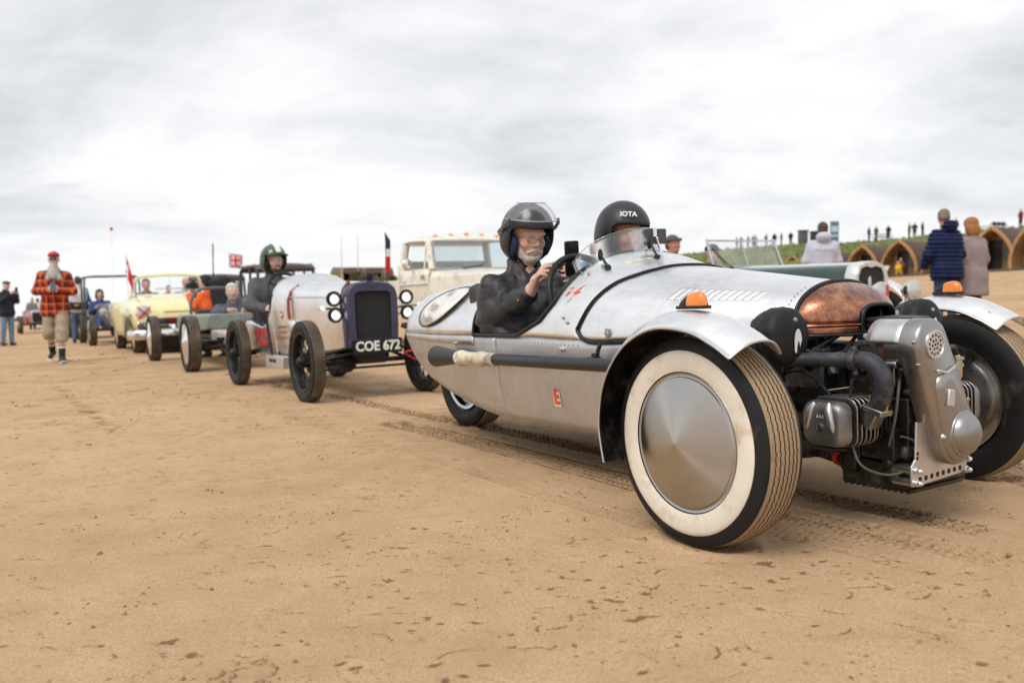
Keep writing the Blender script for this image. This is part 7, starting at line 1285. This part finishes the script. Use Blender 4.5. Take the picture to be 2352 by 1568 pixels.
for s in (-.7, .7):
    for q in (-1, 1): b = MB(); b.rod((s, q * .7, 0), (s, -q * .3, .74), .05); b.build('leg', WOODD, r_)
for px, lb, hh in ((1841, 'stone-grey bin tower on the ridge above the pods', 1.9), (1869, 'dark square bin on the ridge beside the grey one', 1.7)):
    r_ = thing('litter_bin', lb, 'bin', loc=on_ridge(px, -.3)); b = MB(); b.box((0, 0, hh * .5), (.48, .5, hh * .5)); b.build('bin_body', mat('bin_%d' % px, (.05, .048, .05) if px > 1850 else (.12, .12, .115), .7), r_, bevel=.05); b = MB(); b.box((0, 0, hh + .06), (.56, .6, .06)); b.build('lid', SATIN, r_)
r_ = thing('sign_board', 'tall blue sign board standing on the ridge beside the lilac top', 'sign', loc=on_ridge(1913, -.2)); b = MB(); b.box((0, 0, 1.5), (.50, .05, 1.3)); b.build('board', mat('sign_blue', (.10, .20, .28), .6), r_); b = MB(); b.box((0, -.06, 1.9), (.4, .01, .35)); b.box((0, -.06, 1.1), (.4, .01, .12)); b.build('print', mat('sign_white', (.55, .6, .62), .6), r_)
r_ = thing('parked_van', 'white vehicle parked on the ridge at upper right', 'van', loc=on_ridge(2278, -.3), rz=.3); r_.scale = (.55, .55, .55); b = MB(); b.loft([[(x, y, z) for x, z in ((-2.3, .4), (-2.3, 1.5), (-1.6, 2.1), (1.5, 2.15), (2.2, 1.2), (2.4, .4))] for y in (-.9, .9)]); b.build('van_body', WHITE, r_, bevel=.1); 
for q in (-.95, 0, .95): b = MB(); b.box((q, -.91, 1.65), (.42, .02, .28)); b.build('window', BLACK, r_)
for s in (-1.5, 1.5): b = MB(); b.lathe([(-.95, .001), (-.95, .34), (.95, .34), (.95, .001)], (s, 0, .35), (0, 1, 0), 16); b.build('wheel', RUB, r_)
# shrubby scrub where the bank meets the sand in the middle distance
def scrub(px0, px1, d, zt, n, label, seed, c0):
    rs = np.random.RandomState(seed); x0, _ = at_px(px0, d); x1, _ = at_px(px1, d); b = MB(); g = float(gz(np.array((x0 + x1) / 2), np.array(d)))
    for k in range(n):
        f = rs.rand(); x = x0 + (x1 - x0) * f; h_ = (zt - g) * (.55 + .45 * vnoise(np.array([[f * 9, seed, 0.]]))[0]) * rs.rand() ** .5; p = np.array((x, d + rs.randn() * 2, g + h_)); s = .22 * d / 60 * (.5 + rs.rand()); u = unit(rs.randn(3)) * s; w = unit(np.cross(u, rs.randn(3))) * s; b.add([p - u, p + w, p + u, p - w], [(0, 1, 2, 3)])
    o = b.build('scrub', mat('scrub_leaf_%d' % seed, c0, .9, var=.4, vs=1.5), None, smooth=False, merge=False, recalc=False); tag(o, label, 'bushes', kind='stuff')
scrub(1250, 1640, 62, 3.6, 3500, 'dark green scrub beyond the driver and the tourer', 11, (.055, .075, .022)); scrub(60, 470, 150, -4.2, 2500, 'low dark scrub along the far left horizon', 12, (.05, .06, .035)); scrub(760, 905, 120, 4.2, 1500, 'brown-green scrub left of the truck', 13, (.09, .085, .04))
# two masts and far houses on the skyline
for px, lb in ((786, 'tall thin mast on the skyline, left of the pair'), (823, 'tall thin mast on the skyline, right of the pair')):
    x, y = at_px(px, 150); r_ = thing('mast', lb, 'mast', loc=(x, y, 2.)); b = MB(); b.tube([(0, 0, 0), (0, 0, 5.), (0, 0, 9.2)], [.10, .07, .045], 8); b.build('pole', mat('mast_grey', (.45, .46, .48), .6), r_); b = MB(); b.ball((0, 0, 9.2), .09, 8); b.build('finial', mat('mast_grey', (.45, .46, .48), .6), r_)
for k, (px, w, c, lb) in enumerate(((800, 7., (.50, .36, .12), 'small yellow gabled house left of the masts'), (838, 9., (.45, .33, .14), 'long yellow gabled house right of the masts'), (872, 6., (.32, .25, .2), 'brown gabled house next to the truck cab'))):
    x, y = at_px(px, 210); r_ = thing('house', lb, 'house', loc=(x, y, 4.2)); b = MB(); b.box((0, 0, .6), (w * .5, 3, 1.6)); b.build('wall', mat('house_wall_%d' % k, c, .8), r_); b = MB(); b.prism([(-3.4, 0), (3.4, 0), (0, 1.5)], (-w * .52, 0, 2.2), (0, 1, 0), (0, 0, 1), (w * 1.04, 0, 0)); b.build('roof', mat('house_roof_%d' % k, (.16, .10, .075), .8), r_)
    for q in (-.25, .2): b = MB(); b.box((q * w, -3.02, .9), (.5, .04, .6)); b.build('window', BLACK, r_)
